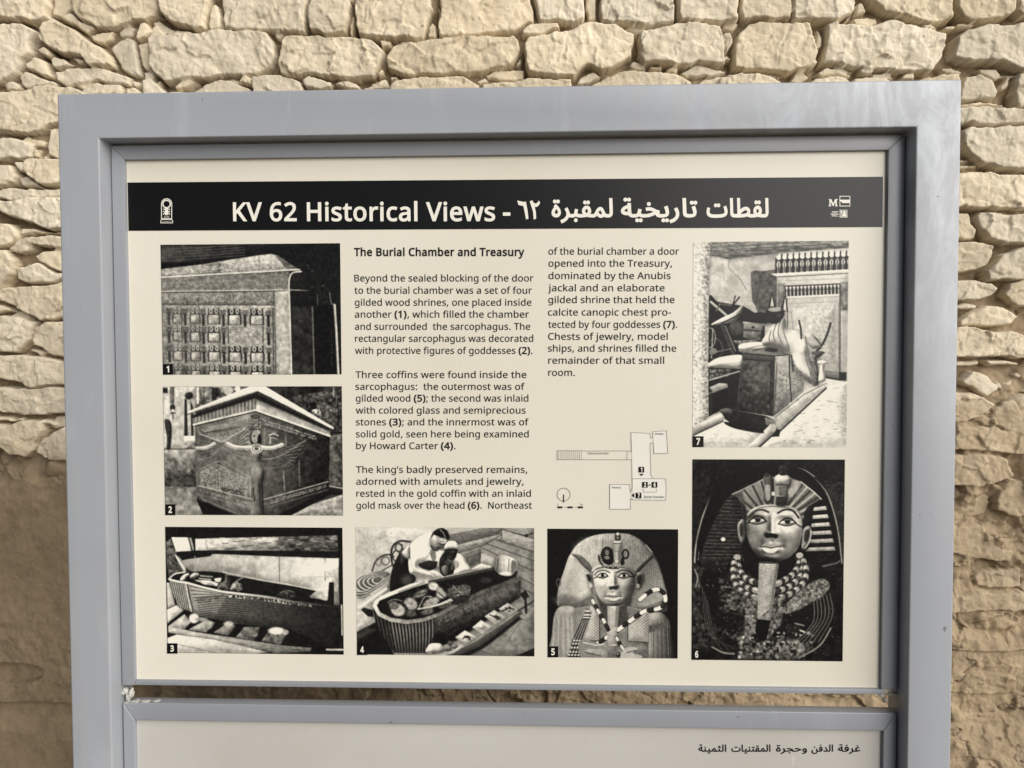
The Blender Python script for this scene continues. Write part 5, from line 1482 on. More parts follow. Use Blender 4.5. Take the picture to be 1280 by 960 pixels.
def pic_sarcophagus():
    p = Pic(48, 42, 1219, 883, .14)
    p.P([(48, 42), (262, 42), (262, 452), (48, 452)], .52, n=(24, .05))
    p.P([(48, 50), (80, 50), (80, 84), (48, 84)], .08)
    p.P([(95, 42), (125, 42), (120, 180), (98, 185), (92, 120)], .28, n=(20, .05))
    p.E(110, 180, 18, 22, .12); p.L([(112, 195), (112, 250)], 7, .12); p.L([(96, 215), (130, 215)], 7, .12); p.E(112, 198, 8, 8, .75)
    p.S([(56, 265), (92, 265), (102, 330), (96, 400), (88, 450), (66, 450), (70, 380)], .13)
    p.S([(192, 95), (215, 78), (240, 82), (245, 110), (222, 125), (200, 120)], .10)
    p.P([(190, 120), (205, 125), (208, 365), (184, 365)], .10); p.P([(228, 125), (246, 180), (246, 365), (230, 365)], .12)
    p.P([(184, 365), (252, 365), (254, 398), (184, 398)], .75); p.P([(188, 398), (255, 398), (258, 452), (186, 452)], .38, n=(15, .1))
    p.L([(48, 452), (262, 450)], 5, .12)
    p.P([(262, 42), (640, 42), (262, 185)], .30, n=(30, .16))
    p.L([(280, 50), (276, 150)], 12, .6); p.L([(318, 42), (318, 150)], 5, .1); p.P([(370, 50), (420, 50), (430, 100), (370, 130)], .1)
    p.E(480, 70, 30, 28, .5); p.E(540, 58, 18, 20, .62); p.L([(420, 60), (430, 110)], 16, .2)
    p.P([(680, 42), (1219, 42), (1219, 350), (1140, 320)], .10, n=(40, .07))
    p.P([(930, 100), (1219, 60), (1219, 350), (1150, 310), (960, 195)], .18, n=(22, .13))
    p.L([(1165, 50), (1166, 110)], 6, .5); p.L([(1190, 60), (1196, 330)], 6, .05)
    p.P([(1010, 155), (1050, 150), (1055, 190), (1015, 195)], .03); p.P([(1020, 195), (1075, 185), (1085, 235), (1030, 220)], .45, n=(14, .2))
    p.P([(48, 455), (262, 452), (262, 700), (48, 700)], (.42, .20, (150, 460), (150, 640)), n=(26, .09))
    p.P([(48, 695), (262, 700), (262, 800), (540, 883), (48, 883)], (.30, .46, (150, 700), (200, 880)), n=(30, .07))
    p.P([(1135, 362), (1219, 352), (1219, 700), (1128, 690)], .24, n=(26, .10))
    p.L([(1140, 345), (1219, 340)], 8, .03)
    p.P([(1128, 688), (1219, 690), (1219, 745), (1128, 745)], .06); p.L([(1130, 690), (1219, 705)], 10, .42)
    p.P([(880, 883), (1000, 815), (1219, 745), (1219, 883)], .44, n=(22, .08))
    p.P([(257, 780), (275, 780), (560, 883), (300, 883)], .03, 6); p.P([(770, 883), (1130, 715), (1150, 742), (1010, 815), (880, 883)], .03, 6)
    # chest
    p.P([(256, 300), (655, 205), (655, 883), (520, 883), (275, 785), (258, 745)], (.22, .34, (260, 500), (600, 400)), n=(34, .05))
    p.P([(650, 205), (1138, 372), (1128, 715), (790, 883), (650, 883)], (.27, .05, (680, 500), (1080, 560)), n=(34, .04))
    # cornice and lid
    p.P([(238, 236), (660, 95), (660, 192), (245, 292)], (.06, .58, (420, 160), (450, 262)), n=(28, .05))
    for i in range(34): p.L([(262 + i * 12, 236 - i * 4), (262 + i * 12, 275 - i * 2.6)], 3, .22 if i % 2 else .5)
    p.P([(660, 95), (1142, 322), (1138, 365), (660, 195)], (.10, .60, (900, 200), (875, 262)), n=(30, .04))
    p.P([(238, 232), (660, 90), (660, 118), (242, 248)], .06, 10); p.P([(660, 90), (1140, 318), (1130, 332), (660, 122)], .05, 12)
    p.L([(245, 291), (655, 196)], 11, .60); p.L([(655, 195), (1138, 365)], 11, .62); p.L([(255, 300), (655, 207), (1138, 375)], 4, .06)
    p.P([(208, 206), (620, 42), (672, 42), (672, 74), (214, 224)], (.56, .68, (210, 210), (600, 60)))
    p.P([(672, 42), (722, 42), (1166, 310), (1160, 324), (672, 74)], .72); p.L([(210, 222), (672, 74), (1160, 324)], 4, .12)
    # carving
    p.glyphs([(275, 322), (610, 240), (612, 275), (280, 350)], 30, 2, .42, 4, 3)
    p.glyphs([(700, 250), (1050, 365), (1050, 395), (700, 290)], 30, 2, .48, 4, 4)
    p.L([(270, 352), (560, 305)], 4, .1); p.L([(700, 300), (1060, 400)], 4, .1)
    p.glyphs([(330, 355), (560, 318), (450, 405), (420, 405)], 16, 5, .45, 4, 8)
    p.L([(285, 350), (430, 405), (600, 310)], 6, .50)
    for i in range(13): p.L([(500 + i * 3, 415 + i * 2), (604, 306 + i * 14)], 3.5, .40 if i % 2 else .14)
    for i in range(9): p.L([(290, 380 + i * 14), (400 + i * 2, 410 + i * 5)], 3, .30 if i % 2 else .15)
    for i in range(15): p.L([(800 + i * 5, 452 + i * 6), (985 - i * 7, 386 + i * 13)], 3.5, .36 if i % 2 else .10)
    p.L([(690, 515), (800, 500), (985, 388)], 5, .42, True); p.L([(690, 580), (830, 560), (960, 470)], 4, .30, True); p.L([(695, 630), (840, 600), (940, 540)], 4, .24, True)
    p.L([(282, 520), (360, 500), (430, 440), (520, 490), (630, 510)], 4, .40, True); p.L([(282, 585), (420, 530), (520, 580), (620, 640)], 4, .42, True)
    p.L([(460, 450), (530, 520), (630, 560)], 4, .36, True)
    p.glyphs([(285, 600), (400, 548), (400, 720), (285, 690)], 9, 12, .44, 4.5, 11); p.glyphs([(405, 548), (585, 640), (585, 765), (405, 722)], 13, 11, .46, 4.5, 12)
    p.glyphs([(420, 700), (585, 730), (585, 765), (420, 735)], 12, 2, .08, 6, 14)
    p.glyphs([(700, 640), (930, 560), (930, 690), (700, 740)], 12, 9, .20, 4, 15, .6)
    for x in (588, 612): p.L([(x, 640), (x, 775)], 4, .5)
    p.L([(832, 590), (838, 720)], 8, .36); p.L([(935, 525), (938, 690)], 7, .30)
    p.L([(270, 690), (640, 782)], 7, .46); p.L([(700, 780), (1122, 662)], 7, .46); p.L([(268, 745), (300, 780), (520, 870)], 6, .34)
    p.glyphs([(280, 710), (630, 800), (630, 850), (290, 765)], 34, 2, .38, 4, 21); p.glyphs([(735, 785), (1110, 680), (1110, 700), (735, 812)], 36, 2, .42, 4, 22)
    p.L([(720, 834), (1124, 712)], 5, .3)
    p.L([(742, 360), (770, 350), (800, 362)], 6, .62, True); p.L([(740, 372), (792, 384)], 5, .5); p.L([(750, 375), (748, 412)], 6, .60); p.L([(735, 335), (790, 342)], 4, .45)
    p.L([(712, 310), (708, 430)], 4, .4); p.L([(850, 360), (850, 430)], 12, .3)
    # winged goddess at the corner
    p.P([(610, 250), (690, 250), (690, 320), (610, 330)], .24); p.glyphs([(612, 235), (690, 235), (690, 320), (612, 320)], 5, 5, .46, 4, 30); p.E(655, 238, 36, 16, .20)
    p.S([(622, 480), (650, 462), (690, 478), (684, 540), (704, 590), (698, 640), (684, 700), (684, 800), (694, 883), (620, 883), (632, 780), (634, 690), (616, 610), (632, 545)], (.36, .20, (620, 600), (700, 600)))
    p.E(662, 585, 24, 46, .40, 34); p.E(650, 800, 18, 70, .28, 24); p.L([(634, 700), (640, 790)], 6, .08); p.L([(702, 600), (692, 700), (700, 883)], 9, .06, True)
    p.L([(264, 445), (330, 442), (382, 414)], 20, .46, True); p.L([(266, 438), (330, 434), (380, 408)], 8, .62, True)
    p.L([(462, 412), (505, 434), (560, 442), (632, 440)], 26, .44, True); p.L([(468, 408), (510, 428), (560, 435), (630, 434)], 10, .74, True)
    p.L([(690, 440), (760, 442), (828, 422)], 26, .46, True); p.L([(692, 434), (762, 436), (826, 416)], 10, .78, True)
    p.E(655, 382, 40, 62, .16); p.E(650, 372, 24, 36, .46); p.E(678, 390, 14, 34, .05); p.E(644, 365, 8, 6, .2); p.E(660, 340, 26, 16, .42); p.L([(640, 392), (656, 394)], 4, .16)
    for r_, t in ((38, .6), (30, .16), (24, .7), (16, .2)): p.E(658, 446, r_, r_ * .85, t)
    p.E(656, 430, 18, 14, .34)
    p.N(14, .03)
    p.finish(.04, .12, .22, 4, 1.25)
    return p


def pic_open_coffin():
    p = Pic(37, 46, 1223, 891, .035)
    p.P([(80, 116), (190, 116), (212, 212), (110, 232)], .78, n=(40, .04)); p.P([(186, 118), (212, 118), (235, 205), (215, 205)], .5); p.L([(195, 122), (218, 205)], 7, .06); p.L([(236, 120), (230, 205)], 8, .06)
    p.P([(240, 126), (312, 124), (318, 202), (240, 204)], .70, n=(30, .05))
    p.P([(312, 122), (800, 108), (800, 202), (320, 200)], (.62, .44, (320, 150), (780, 150)), n=(50, .09, 2))
    p.P([(800, 108), (1190, 96), (1192, 202), (800, 202)], .24, n=(34, .13, 2.5))
    for i in range(40): p.L([(400 + i * 19, 118 + (i * 37) % 80), (440 + i * 19, 117 + (i * 37) % 80)], 4, .14 if i % 3 else .5)
    p.P([(120, 228), (400, 226), (800, 240), (1204, 250), (1212, 580), (1000, 460), (450, 352), (150, 344)], (.46, .58, (200, 300), (1100, 300)), n=(70, .05))
    p.P([(100, 212), (260, 202), (700, 202), (1192, 203), (1192, 250), (1100, 246), (620, 226), (355, 222), (340, 240), (180, 262), (150, 270)], .05, 5)
    for x, t in ((235, .5), (410, .42), (525, .48), (650, .52), (800, .22), (925, .52), (1105, .2)): p.L([(x, 240), (x, 345 + max(0, (x - 450) * .17))], 5, t)
    for i in range(9): p.S([(880 + i * 36, 300), (930 + i * 30, 270), (960 + i * 28, 330), (900 + i * 36, 370)], .62 + .03 * (i % 3), 30)
    p.S([(980, 310), (1080, 300), (1190, 250), (1196, 300), (1100, 330), (1000, 340)], .74, 16); p.L([(960, 375), (1210, 370)], 5, .5)
    p.P([(38, 150), (78, 120), (105, 200), (152, 330), (60, 384), (44, 300)], .24, n=(18, .1)); p.S([(100, 232), (150, 330), (180, 345), (130, 260)], .62)
    p.P([(40, 420), (62, 420), (96, 570), (44, 592)], .55)
    p.P([(1196, 250), (1223, 250), (1223, 880), (1190, 880)], .05); p.L([(1212, 560), (1214, 760)], 9, .6)
    # sledge and floor
    p.P([(40, 600), (104, 570), (156, 606), (60, 690), (40, 690)], (.68, .5, (50, 600), (120, 670))); p.L([(60, 690), (160, 612)], 20, .03)
    p.P([(46, 712), (158, 630), (206, 690), (172, 734), (46, 730)], .52, n=(30, .06)); p.P([(176, 736), (306, 665), (366, 684), (318, 752)], .46, n=(30, .06))
    p.P([(350, 752), (430, 700), (500, 706), (462, 774)], .36, n=(24, .08)); p.P([(500, 784), (560, 712), (664, 712), (636, 806)], .32, n=(24, .1)); p.P([(672, 806), (720, 742), (840, 760), (812, 832)], .28, n=(24, .1))
    for a, b_ in (((172, 730), (212, 690)), ((318, 750), (420, 680)), ((466, 772), (520, 700)), ((636, 802), (700, 720)), ((815, 830), (860, 760))): p.L([a, b_], 26, .04)
    p.P([(46, 716), (250, 752), (450, 780), (800, 832), (1012, 848), (1000, 872), (750, 888), (400, 816), (46, 758)], (.56, .30, (60, 740), (900, 850)), n=(30, .05, 3))
    p.L([(46, 760), (400, 818), (760, 888)], 10, .05)
    p.P([(40, 792), (104, 768), (350, 800), (500, 830), (720, 880), (640, 891), (40, 891)], (.66, .52, (60, 800), (500, 870)), n=(50, .04)); p.L([(48, 832), (120, 836), (370, 889)], 3, .3)
    p.L([(1110, 858), (1223, 858)], 12, .6)
    # coffin
    side = [(58, 398), (110, 412), (180, 424), (300, 456), (450, 484), (720, 512), (900, 544), (1205, 578), (1195, 720), (1150, 850), (860, 722), (500, 690), (260, 640), (196, 612), (120, 585), (84, 500)]
    m = p.P(side, (.42, .09, (300, 480), (1120, 640)))
    p.clipm = m
    for i in range(17): p.L([(60 + i * 7.5, 398 + i * 2), (104 + i * 6, 600)], 3.4, .52 if i % 2 else .1)
    p.L([(168, 420), (185, 520), (205, 612)], 9, .62, True); p.L([(182, 424), (198, 520), (218, 614)], 5, .1, True)
    for i in range(19):
        a = i / 18; p.L([(445 - 20 * a, 492 + 8 * a), (200 + 160 * a * a, 440 + 115 * math.sin(a * 2.3))], 3.4, .55 if i % 2 else .14)
    for j in range(15):
        yy = 505 + j * 15
        p.L([(240 + j * 3, yy + 20), (450, yy + 4), (800, yy + 40), (1200, yy + 88)], 3, .09, True)
    for i in range(90):
        for j in range(0, 15, 1):
            x = 320 + i * 10 + (j % 2) * 5
            if x < 440 - j * 9: continue
            y0 = 505 + j * 15 + 4 + max(0, (x - 450)) * .108
            p.L([(x, y0), (x, y0 + 12)], 2.6, .10)
    p.put(np.clip((p.Y - (600 + (p.X - 300) * .12)) / 110, 0, 1) * .75, .07)
    p.put(np.clip((p.X - 850) / 350, 0, 1) * .7, .05)
    p.clipm = None
    p.glyphs([(455, 488), (1010, 548), (1010, 576), (455, 516)], 44, 1, .70, 6, 41, 1); p.glyphs([(455, 488), (1010, 548), (1010, 576), (455, 516)], 44, 1, .08, 6, 42)
    p.P([(64, 392), (104, 360), (160, 348), (300, 340), (430, 350), (700, 402), (1000, 452), (1150, 504), (1196, 566), (900, 536), (720, 506), (450, 474), (300, 444), (180, 414)], .05)
    p.L([(58, 396), (110, 410), (180, 420), (300, 452), (450, 480), (720, 510), (900, 541), (1190, 572)], 13, (.70, .12, (500, 480), (1080, 560)), True)
    p.L([(60, 392), (80, 372), (108, 357), (165, 348)], 9, .66, True); p.L([(420, 346), (560, 376), (700, 402), (880, 430), (1045, 462)], 8, .58)
    p.S([(132, 400), (150, 372), (182, 356), (196, 362), (176, 378), (154, 404)], .72); p.S([(176, 320), (190, 330), (215, 345), (200, 356), (172, 344)], .12); p.S([(200, 372), (232, 350), (262, 362), (240, 384), (206, 392)], .5, n=(16, .1))
    p.P([(225, 400), (330, 402), (392, 422), (380, 440), (300, 432)], .60, n=(14, .14)); p.P([(362, 390), (412, 384), (402, 414), (370, 412)], .70); p.L([(270, 372), (350, 378)], 9, .45); p.L([(260, 390), (340, 396)], 6, .6)
    p.S([(385, 460), (400, 425), (430, 405), (436, 365), (456, 360), (466, 400), (470, 440), (450, 468)], .26, n=(14, .1)); p.S([(470, 470), (480, 430), (510, 412), (548, 428), (550, 466), (510, 474)], .36, n=(12, .16)); p.L([(500, 415), (545, 385), (560, 380)], 8, .4); p.L([(440, 360), (560, 378)], 6, .4)
    p.S([(780, 505), (810, 475), (860, 462), (905, 485), (900, 520)], .16, n=(12, .1)); p.L([(805, 480), (850, 465), (895, 478)], 4, .4, True)
    p.S([(1000, 508), (1040, 470), (1090, 420), (1135, 378), (1148, 390), (1130, 470), (1118, 528), (1060, 520)], (.40, .74, (1020, 520), (1120, 420)), 6, n=(24, .08))
    p.P([(1130, 408), (1162, 408), (1164, 545), (1118, 545)], .05); p.P([(1164, 470), (1196, 470), (1198, 560), (1160, 560)], .34)
    for x, y, rx, ry, t in ((222, 658, 34, 32, .66), (272, 664, 42, 14, .42), (455, 694, 34, 18, .55), (775, 736, 56, 24, .66), (835, 745, 22, 18, .5), (610, 790, 20, 14, .2)): p.E(x, y, rx, ry, t, 10)
    p.N(16, .03)
    p.finish(.04, .10, .22, 5, 1.18)
    return p


def pic_examination():
    p = Pic(52, 48, 1218, 885, .58)
    p.P([(52, 48), (660, 48), (640, 400), (52, 620)], (.60, .66, (60, 300), (400, 60)), n=(60, .05))
    for i in range(26): x, y = 70 + (i * 97) % 350, 70 + (i * 61) % 260; p.L([(x, y), (x + 10, y + 8)], 4, .44)
    p.P([(640, 100), (1010, 48), (1218, 48), (1218, 887), (700, 887), (720, 220)], .47, n=(50, .04, 2))
    p.P([(655, 95), (900, 48), (1008, 48), (1005, 82), (690, 165)], .37, n=(30, .04, 3)); p.P([(690, 168), (1005, 84), (985, 125), (725, 205)], .50, n=(30, .05, 3))
    p.P([(1010, 60), (1218, 120), (1218, 200), (972, 125)], .54, n=(30, .06, 3)); p.P([(720, 235), (870, 178), (875, 260), (790, 310)], .36)
    for a in ([(680, 165), (1005, 84)], [(720, 212), (880, 165), (1010, 90)], [(1010, 58), (1218, 118)], [(972, 124), (1218, 202)], [(905, 150), (1218, 262)], [(880, 180), (1218, 330)], [(1010, 50), (1004, 120)], [(780, 245), (880, 212)], [(1110, 360), (1218, 420)], [(1120, 430), (1218, 480)]): p.L(a, 5, .22)
    p.L([(1080, 80), (1160, 98), (1218, 80)], 6, .15); p.E(1168, 98, 12, 12, .1)
    p.P([(640, 885), (1130, 620), (1218, 560), (1218, 885)], .44, n=(44, .05)); p.P([(1090, 885), (1218, 830), (1218, 885)], .06)
    p.L([(850, 840), (960, 885)], 4, .28); p.L([(1060, 760), (1140, 640)], 4, .3)
    p.P([(872, 212), (966, 245), (958, 302), (868, 275)], .58); p.L([(870, 214), (866, 278)], 5, .2); p.P([(800, 322), (872, 280), (960, 304), (930, 318)], .70)
    # chairs
    p.L([(292, 300), (284, 220), (300, 165), (345, 137), (410, 142)], 13, .14, True); p.R(334, 180, 22, 26, 9, .2); p.R(318, 235, 24, 34, 9, .2); p.L([(355, 160), (362, 240)], 9, .15)
    p.L([(158, 335), (180, 275), (225, 236), (275, 226), (300, 240)], 11, .2, True); p.R(246, 268, 26, 26, 8, .3); p.R(200, 275, 18, 26, 6, .36); p.L([(225, 330), (300, 290)], 9, .28)
    # rope, board, block
    p.S([(52, 430), (110, 372), (190, 335), (265, 345), (278, 395), (220, 450), (120, 500), (52, 505)], .34)
    for i in range(10): p.R(150 + i * 5, 420 - i * 3, 112 - i * 10, 62 - i * 5.2, 6.5, .70 if i % 2 == 0 else .22)
    for i in range(5): p.L([(52, 468 + i * 9), (120, 462 + i * 8), (220, 400 + i * 8), (276, 362 + i * 6)], 6, .66 if i % 2 == 0 else .24, True)
    p.P([(52, 570), (225, 420), (282, 398), (272, 470), (170, 540), (160, 600), (52, 640)], (.64, .48, (80, 560), (260, 430))); p.P([(60, 575), (250, 440), (262, 455), (80, 600)], .70)
    p.P([(52, 600), (162, 600), (175, 672), (52, 742)], .62, n=(30, .05)); p.P([(82, 590), (100, 575), (162, 592), (164, 636), (128, 634)], .10)
    p.P([(52, 738), (182, 668), (250, 780), (300, 885), (52, 885)], .05, 10); p.P([(52, 745), (120, 705), (190, 720), (60, 790)], .2, 20)
    # standing man
    p.S([(278, 470), (276, 400), (290, 320), (330, 230), (380, 180), (410, 190), (412, 320), (445, 385), (400, 430), (320, 455)], .07); p.E(385, 390, 40, 34, .24, 30); p.S([(345, 205), (370, 190), (380, 250), (350, 290)], .2)
    p.S([(404, 340), (398, 240), (412, 165), (455, 120), (520, 88), (556, 84), (560, 150), (570, 190), (628, 205), (640, 260), (612, 322), (560, 330), (545, 310), (500, 280), (466, 292), (470, 312), (520, 334), (580, 344), (600, 380), (540, 372), (450, 360)], .84)
    p.P([(462, 285), (530, 262), (590, 268), (580, 310), (545, 330), (495, 318), (466, 302)], .13); p.S([(545, 190), (575, 195), (580, 250), (560, 270), (540, 230)], .42, 8); p.L([(470, 270), (520, 240), (545, 200)], 7, .5); p.L([(545, 165), (560, 192), (590, 200)], 8, .15)
    p.L([(408, 240), (420, 300), (440, 330)], 7, .62, True); p.L([(430, 330), (520, 352)], 6, .6)
    p.S([(355, 215), (380, 180), (405, 165), (408, 250), (375, 245)], .62)
    p.S([(552, 112), (580, 96), (625, 100), (656, 122), (652, 148), (640, 176), (606, 192), (570, 190), (548, 156)], .50); p.S([(604, 122), (648, 128), (638, 150), (612, 150)], .66, 8); p.E(590, 160, 12, 14, .40, 8); p.L([(608, 138), (630, 140)], 4, .2)
    p.S([(548, 106), (560, 78), (590, 56), (622, 51), (650, 68), (664, 98), (662, 126), (640, 116), (610, 112), (582, 100), (560, 108)], .06); p.L([(606, 60), (628, 84), (640, 112)], 5, .6); p.E(568, 112, 12, 16, .78)
    p.L([(602, 154), (640, 158)], 7, .12); p.S([(584, 178), (604, 172), (608, 184), (588, 190)], .2, 3); p.L([(620, 178), (638, 172)], 4, .3)
    # kneeling man
    p.S([(715, 215), (752, 232), (782, 280), (806, 325), (760, 345), (690, 362), (684, 338), (728, 300), (700, 260)], .82); p.S([(600, 260), (640, 200), (650, 240), (690, 270), (692, 345), (640, 365), (608, 350)], .12); p.S([(620, 300), (650, 295), (655, 340), (632, 360), (615, 330)], .40)
    p.S([(640, 186), (712, 186), (716, 215), (704, 246), (682, 262), (655, 246), (640, 215)], .10); p.E(690, 206, 12, 8, .22); p.E(665, 240, 20, 10, .18); p.E(660, 275, 26, 16, .22); p.L([(655, 255), (690, 275), (680, 320)], 9, .35)
    p.S([(638, 186), (640, 160), (662, 138), (700, 137), (722, 160), (722, 184), (680, 180)], .90); p.L([(645, 172), (715, 172)], 4, .7)
    p.S([(540, 330), (590, 335), (620, 365), (600, 392), (555, 380)], .66); p.L([(585, 340), (625, 372)], 9, .74); p.L([(560, 350), (600, 385)], 4, .3)
    # coffin
    p.P([(556, 640), (900, 462), (1135, 366), (1126, 500), (900, 640), (700, 785), (500, 872), (540, 760)], (.30, .08, (800, 520), (860, 700)), n=(16, .07)); p.P([(560, 760), (900, 610), (1120, 495), (900, 660), (700, 790), (560, 830)], .04, 20)
    p.glyphs([(580, 640), (1090, 400), (1090, 450), (600, 690)], 46, 3, .42, 4, 51); p.glyphs([(600, 700), (1000, 510), (1000, 560), (640, 770)], 36, 4, .22, 4, 52)
    m = p.P([(160, 566), (200, 632), (290, 668), (380, 682), (470, 668), (560, 642), (556, 760), (510, 872), (300, 872), (235, 775), (180, 690)], .07); p.clipm = m
    for i in range(17): xx = 175 + i * 23; p.L([(xx, 560), (xx + 30 - i * 1.2, 720), (xx + 70 - i * 4.6, 880)], 9, .46 if 3 < i else .26, True)
    p.put(np.clip((p.Y - 740) / 160, 0, 1) * .6, .05)
    p.clipm = None
    rim = [(158, 566), (172, 530), (215, 498), (300, 462), (400, 420), (520, 392), (700, 350), (945, 304), (1040, 330), (1138, 362), (1130, 384), (1000, 428), (900, 466), (740, 548), (620, 618), (500, 662), (380, 680), (270, 664), (195, 628)]
    p.P(rim, (.74, .40, (300, 640), (1000, 380)), n=(26, .06))
    p.P([(186, 562), (205, 528), (300, 488), (430, 440), (560, 402), (760, 360), (950, 322), (1092, 368), (980, 415), (880, 452), (720, 530), (600, 600), (490, 640), (390, 655), (280, 640), (210, 606)], .06)
    p.P([(520, 396), (945, 306), (960, 322), (620, 395), (540, 412)], .22); p.L([(330, 470), (500, 408)], 10, .5)
    for x, y, rx, ry, t, r_ in ((325, 590, 46, 40, .60, .3), (300, 560, 34, 26, .34, .2), (410, 548, 46, 38, .52, .5), (410, 610, 34, 24, .3, 0), (478, 480, 50, 20, .42, -.5), (560, 432, 34, 26, .70, .2), (600, 455, 24, 18, .5, 0), (612, 486, 34, 26, .58, 0), (545, 540, 58, 30, .52, -.5), (520, 598, 44, 20, .34, -.2), (690, 470, 40, 40, .26, 0), (760, 450, 44, 34, .24, -.3), (640, 550, 50, 22, .30, -.4), (900, 390, 40, 20, .18, 0), (740, 520, 60, 26, .14, -.4)): p.E(x, y, rx, ry, t, 12, r_)
    for a, w, t in (([(456, 582), (560, 562), (682, 522)], 9, .72), ([(462, 576), (500, 505), (545, 500)], 6, .6), ([(600, 550), (676, 512)], 7, .8), ([(350, 545), (385, 570), (390, 610)], 7, .15), ([(380, 500), (440, 490), (520, 470)], 6, .16), ([(690, 430), (740, 470), (800, 450)], 5, .5), ([(700, 490), (760, 480)], 4, .5), ([(260, 540), (300, 520), (350, 530)], 6, .5), ([(590, 470), (650, 520)], 6, .14)): p.L(a, w, t, True)
    p.glyphs([(680, 420), (800, 430), (800, 490), (690, 500)], 8, 5, .42, 4, 61)
    p.N(10, .09, p.mask([(250, 520), (560, 410), (800, 420), (780, 500), (560, 600), (380, 640), (270, 620)], 20))
    p.P([(940, 300), (960, 330), (1100, 372), (1110, 330)], .12, 10); p.S([(962, 245), (1000, 226), (1050, 232), (1106, 268), (1102, 312), (1068, 356), (1010, 356), (960, 318)], (.36, .86, (965, 280), (1075, 290)), 0, None, .3); p.S([(1070, 262), (1104, 270), (1100, 312), (1070, 350)], .36, 12); p.E(1030, 345, 40, 12, .72, 8); p.L([(985, 250), (978, 320)], 7, .24); p.L([(1010, 240), (1012, 330)], 5, .66); p.L([(1055, 250), (1050, 330)], 6, .3)
    # sledge, cards, stones
    p.P([(640, 885), (830, 795), (1060, 640), (1132, 580), (1138, 604), (860, 820), (720, 885)], .26); p.L([(640, 882), (830, 790), (1060, 636), (1130, 580)], 6, .52); p.P([(720, 885), (860, 822), (1140, 606), (1160, 620), (900, 826), (790, 885)], .08)
    p.P([(1120, 480), (1160, 450), (1185, 495), (1150, 510)], .1); p.L([(1160, 500), (1165, 600)], 16, .1); p.L([(1110, 590), (1218, 520)], 8, .1); p.E(1142, 625, 18, 14, .5)
    for c, q_ in enumerate(([(700, 766), (765, 718), (836, 760), (772, 812)], [(812, 700), (870, 650), (942, 690), (880, 746)], [(893, 626), (958, 583), (1030, 630), (968, 682)], [(984, 576), (1045, 536), (1112, 580), (1052, 622)])):
        p.P(q_, .68 - .03 * c, n=(20, .06)); a = np.array(q_, float); cc_ = a.mean(0)
        r = random.Random(c)
        for _ in range(5 if c != 1 else 0): p.L([cc_ + (r.uniform(-40, 40), r.uniform(-18, 18)), cc_ + (r.uniform(-40, 40), r.uniform(-18, 18))], 7, .12)
        if c == 1: p.P([(cc_[0] - 26, cc_[1] + 4), (cc_[0], cc_[1] - 18), (cc_[0] + 26, cc_[1] - 2), (cc_[0], cc_[1] + 20)], .5); p.E(cc_[0] - 8, cc_[1] - 8, 10, 7, .86)
    p.S([(505, 860), (530, 815), (570, 805), (610, 812), (632, 850), (600, 872), (530, 874)], .66, n=(20, .08)); p.S([(625, 840), (640, 812), (672, 826), (676, 850), (640, 856)], .44); p.S([(650, 800), (670, 788), (690, 806), (672, 824)], .3); p.S([(676, 830), (690, 806), (718, 824), (700, 842)], .4)
    p.P([(650, 880), (740, 815), (760, 826), (690, 870)], .62)
    p.N(16, .03)
    p.finish(.035, .07, .40, 6, 1.06)
    return p


def stripes(p, path, w, n, t0, t1):
    c = cat(np.array(path, float), False, 10)
    L = np.concatenate([[0], np.cumsum(np.hypot(*np.diff(c, axis=0).T))])
    p.L(c, w + 5, .06)
    for i in range(n):
        a, b_ = L[-1] * i / n, L[-1] * (i + 1) / n
        seg = [(np.interp(s_, L, c[:, 0]), np.interp(s_, L, c[:, 1])) for s_ in np.linspace(a + 2, b_ - 2, 4)]
        t = t1 if i % 2 else t0
        p.L(seg, w, t)
        p.L([(x - w * .12, y - w * .18) for x, y in seg], w * .34, min(.9, t * 1.25 + .05))


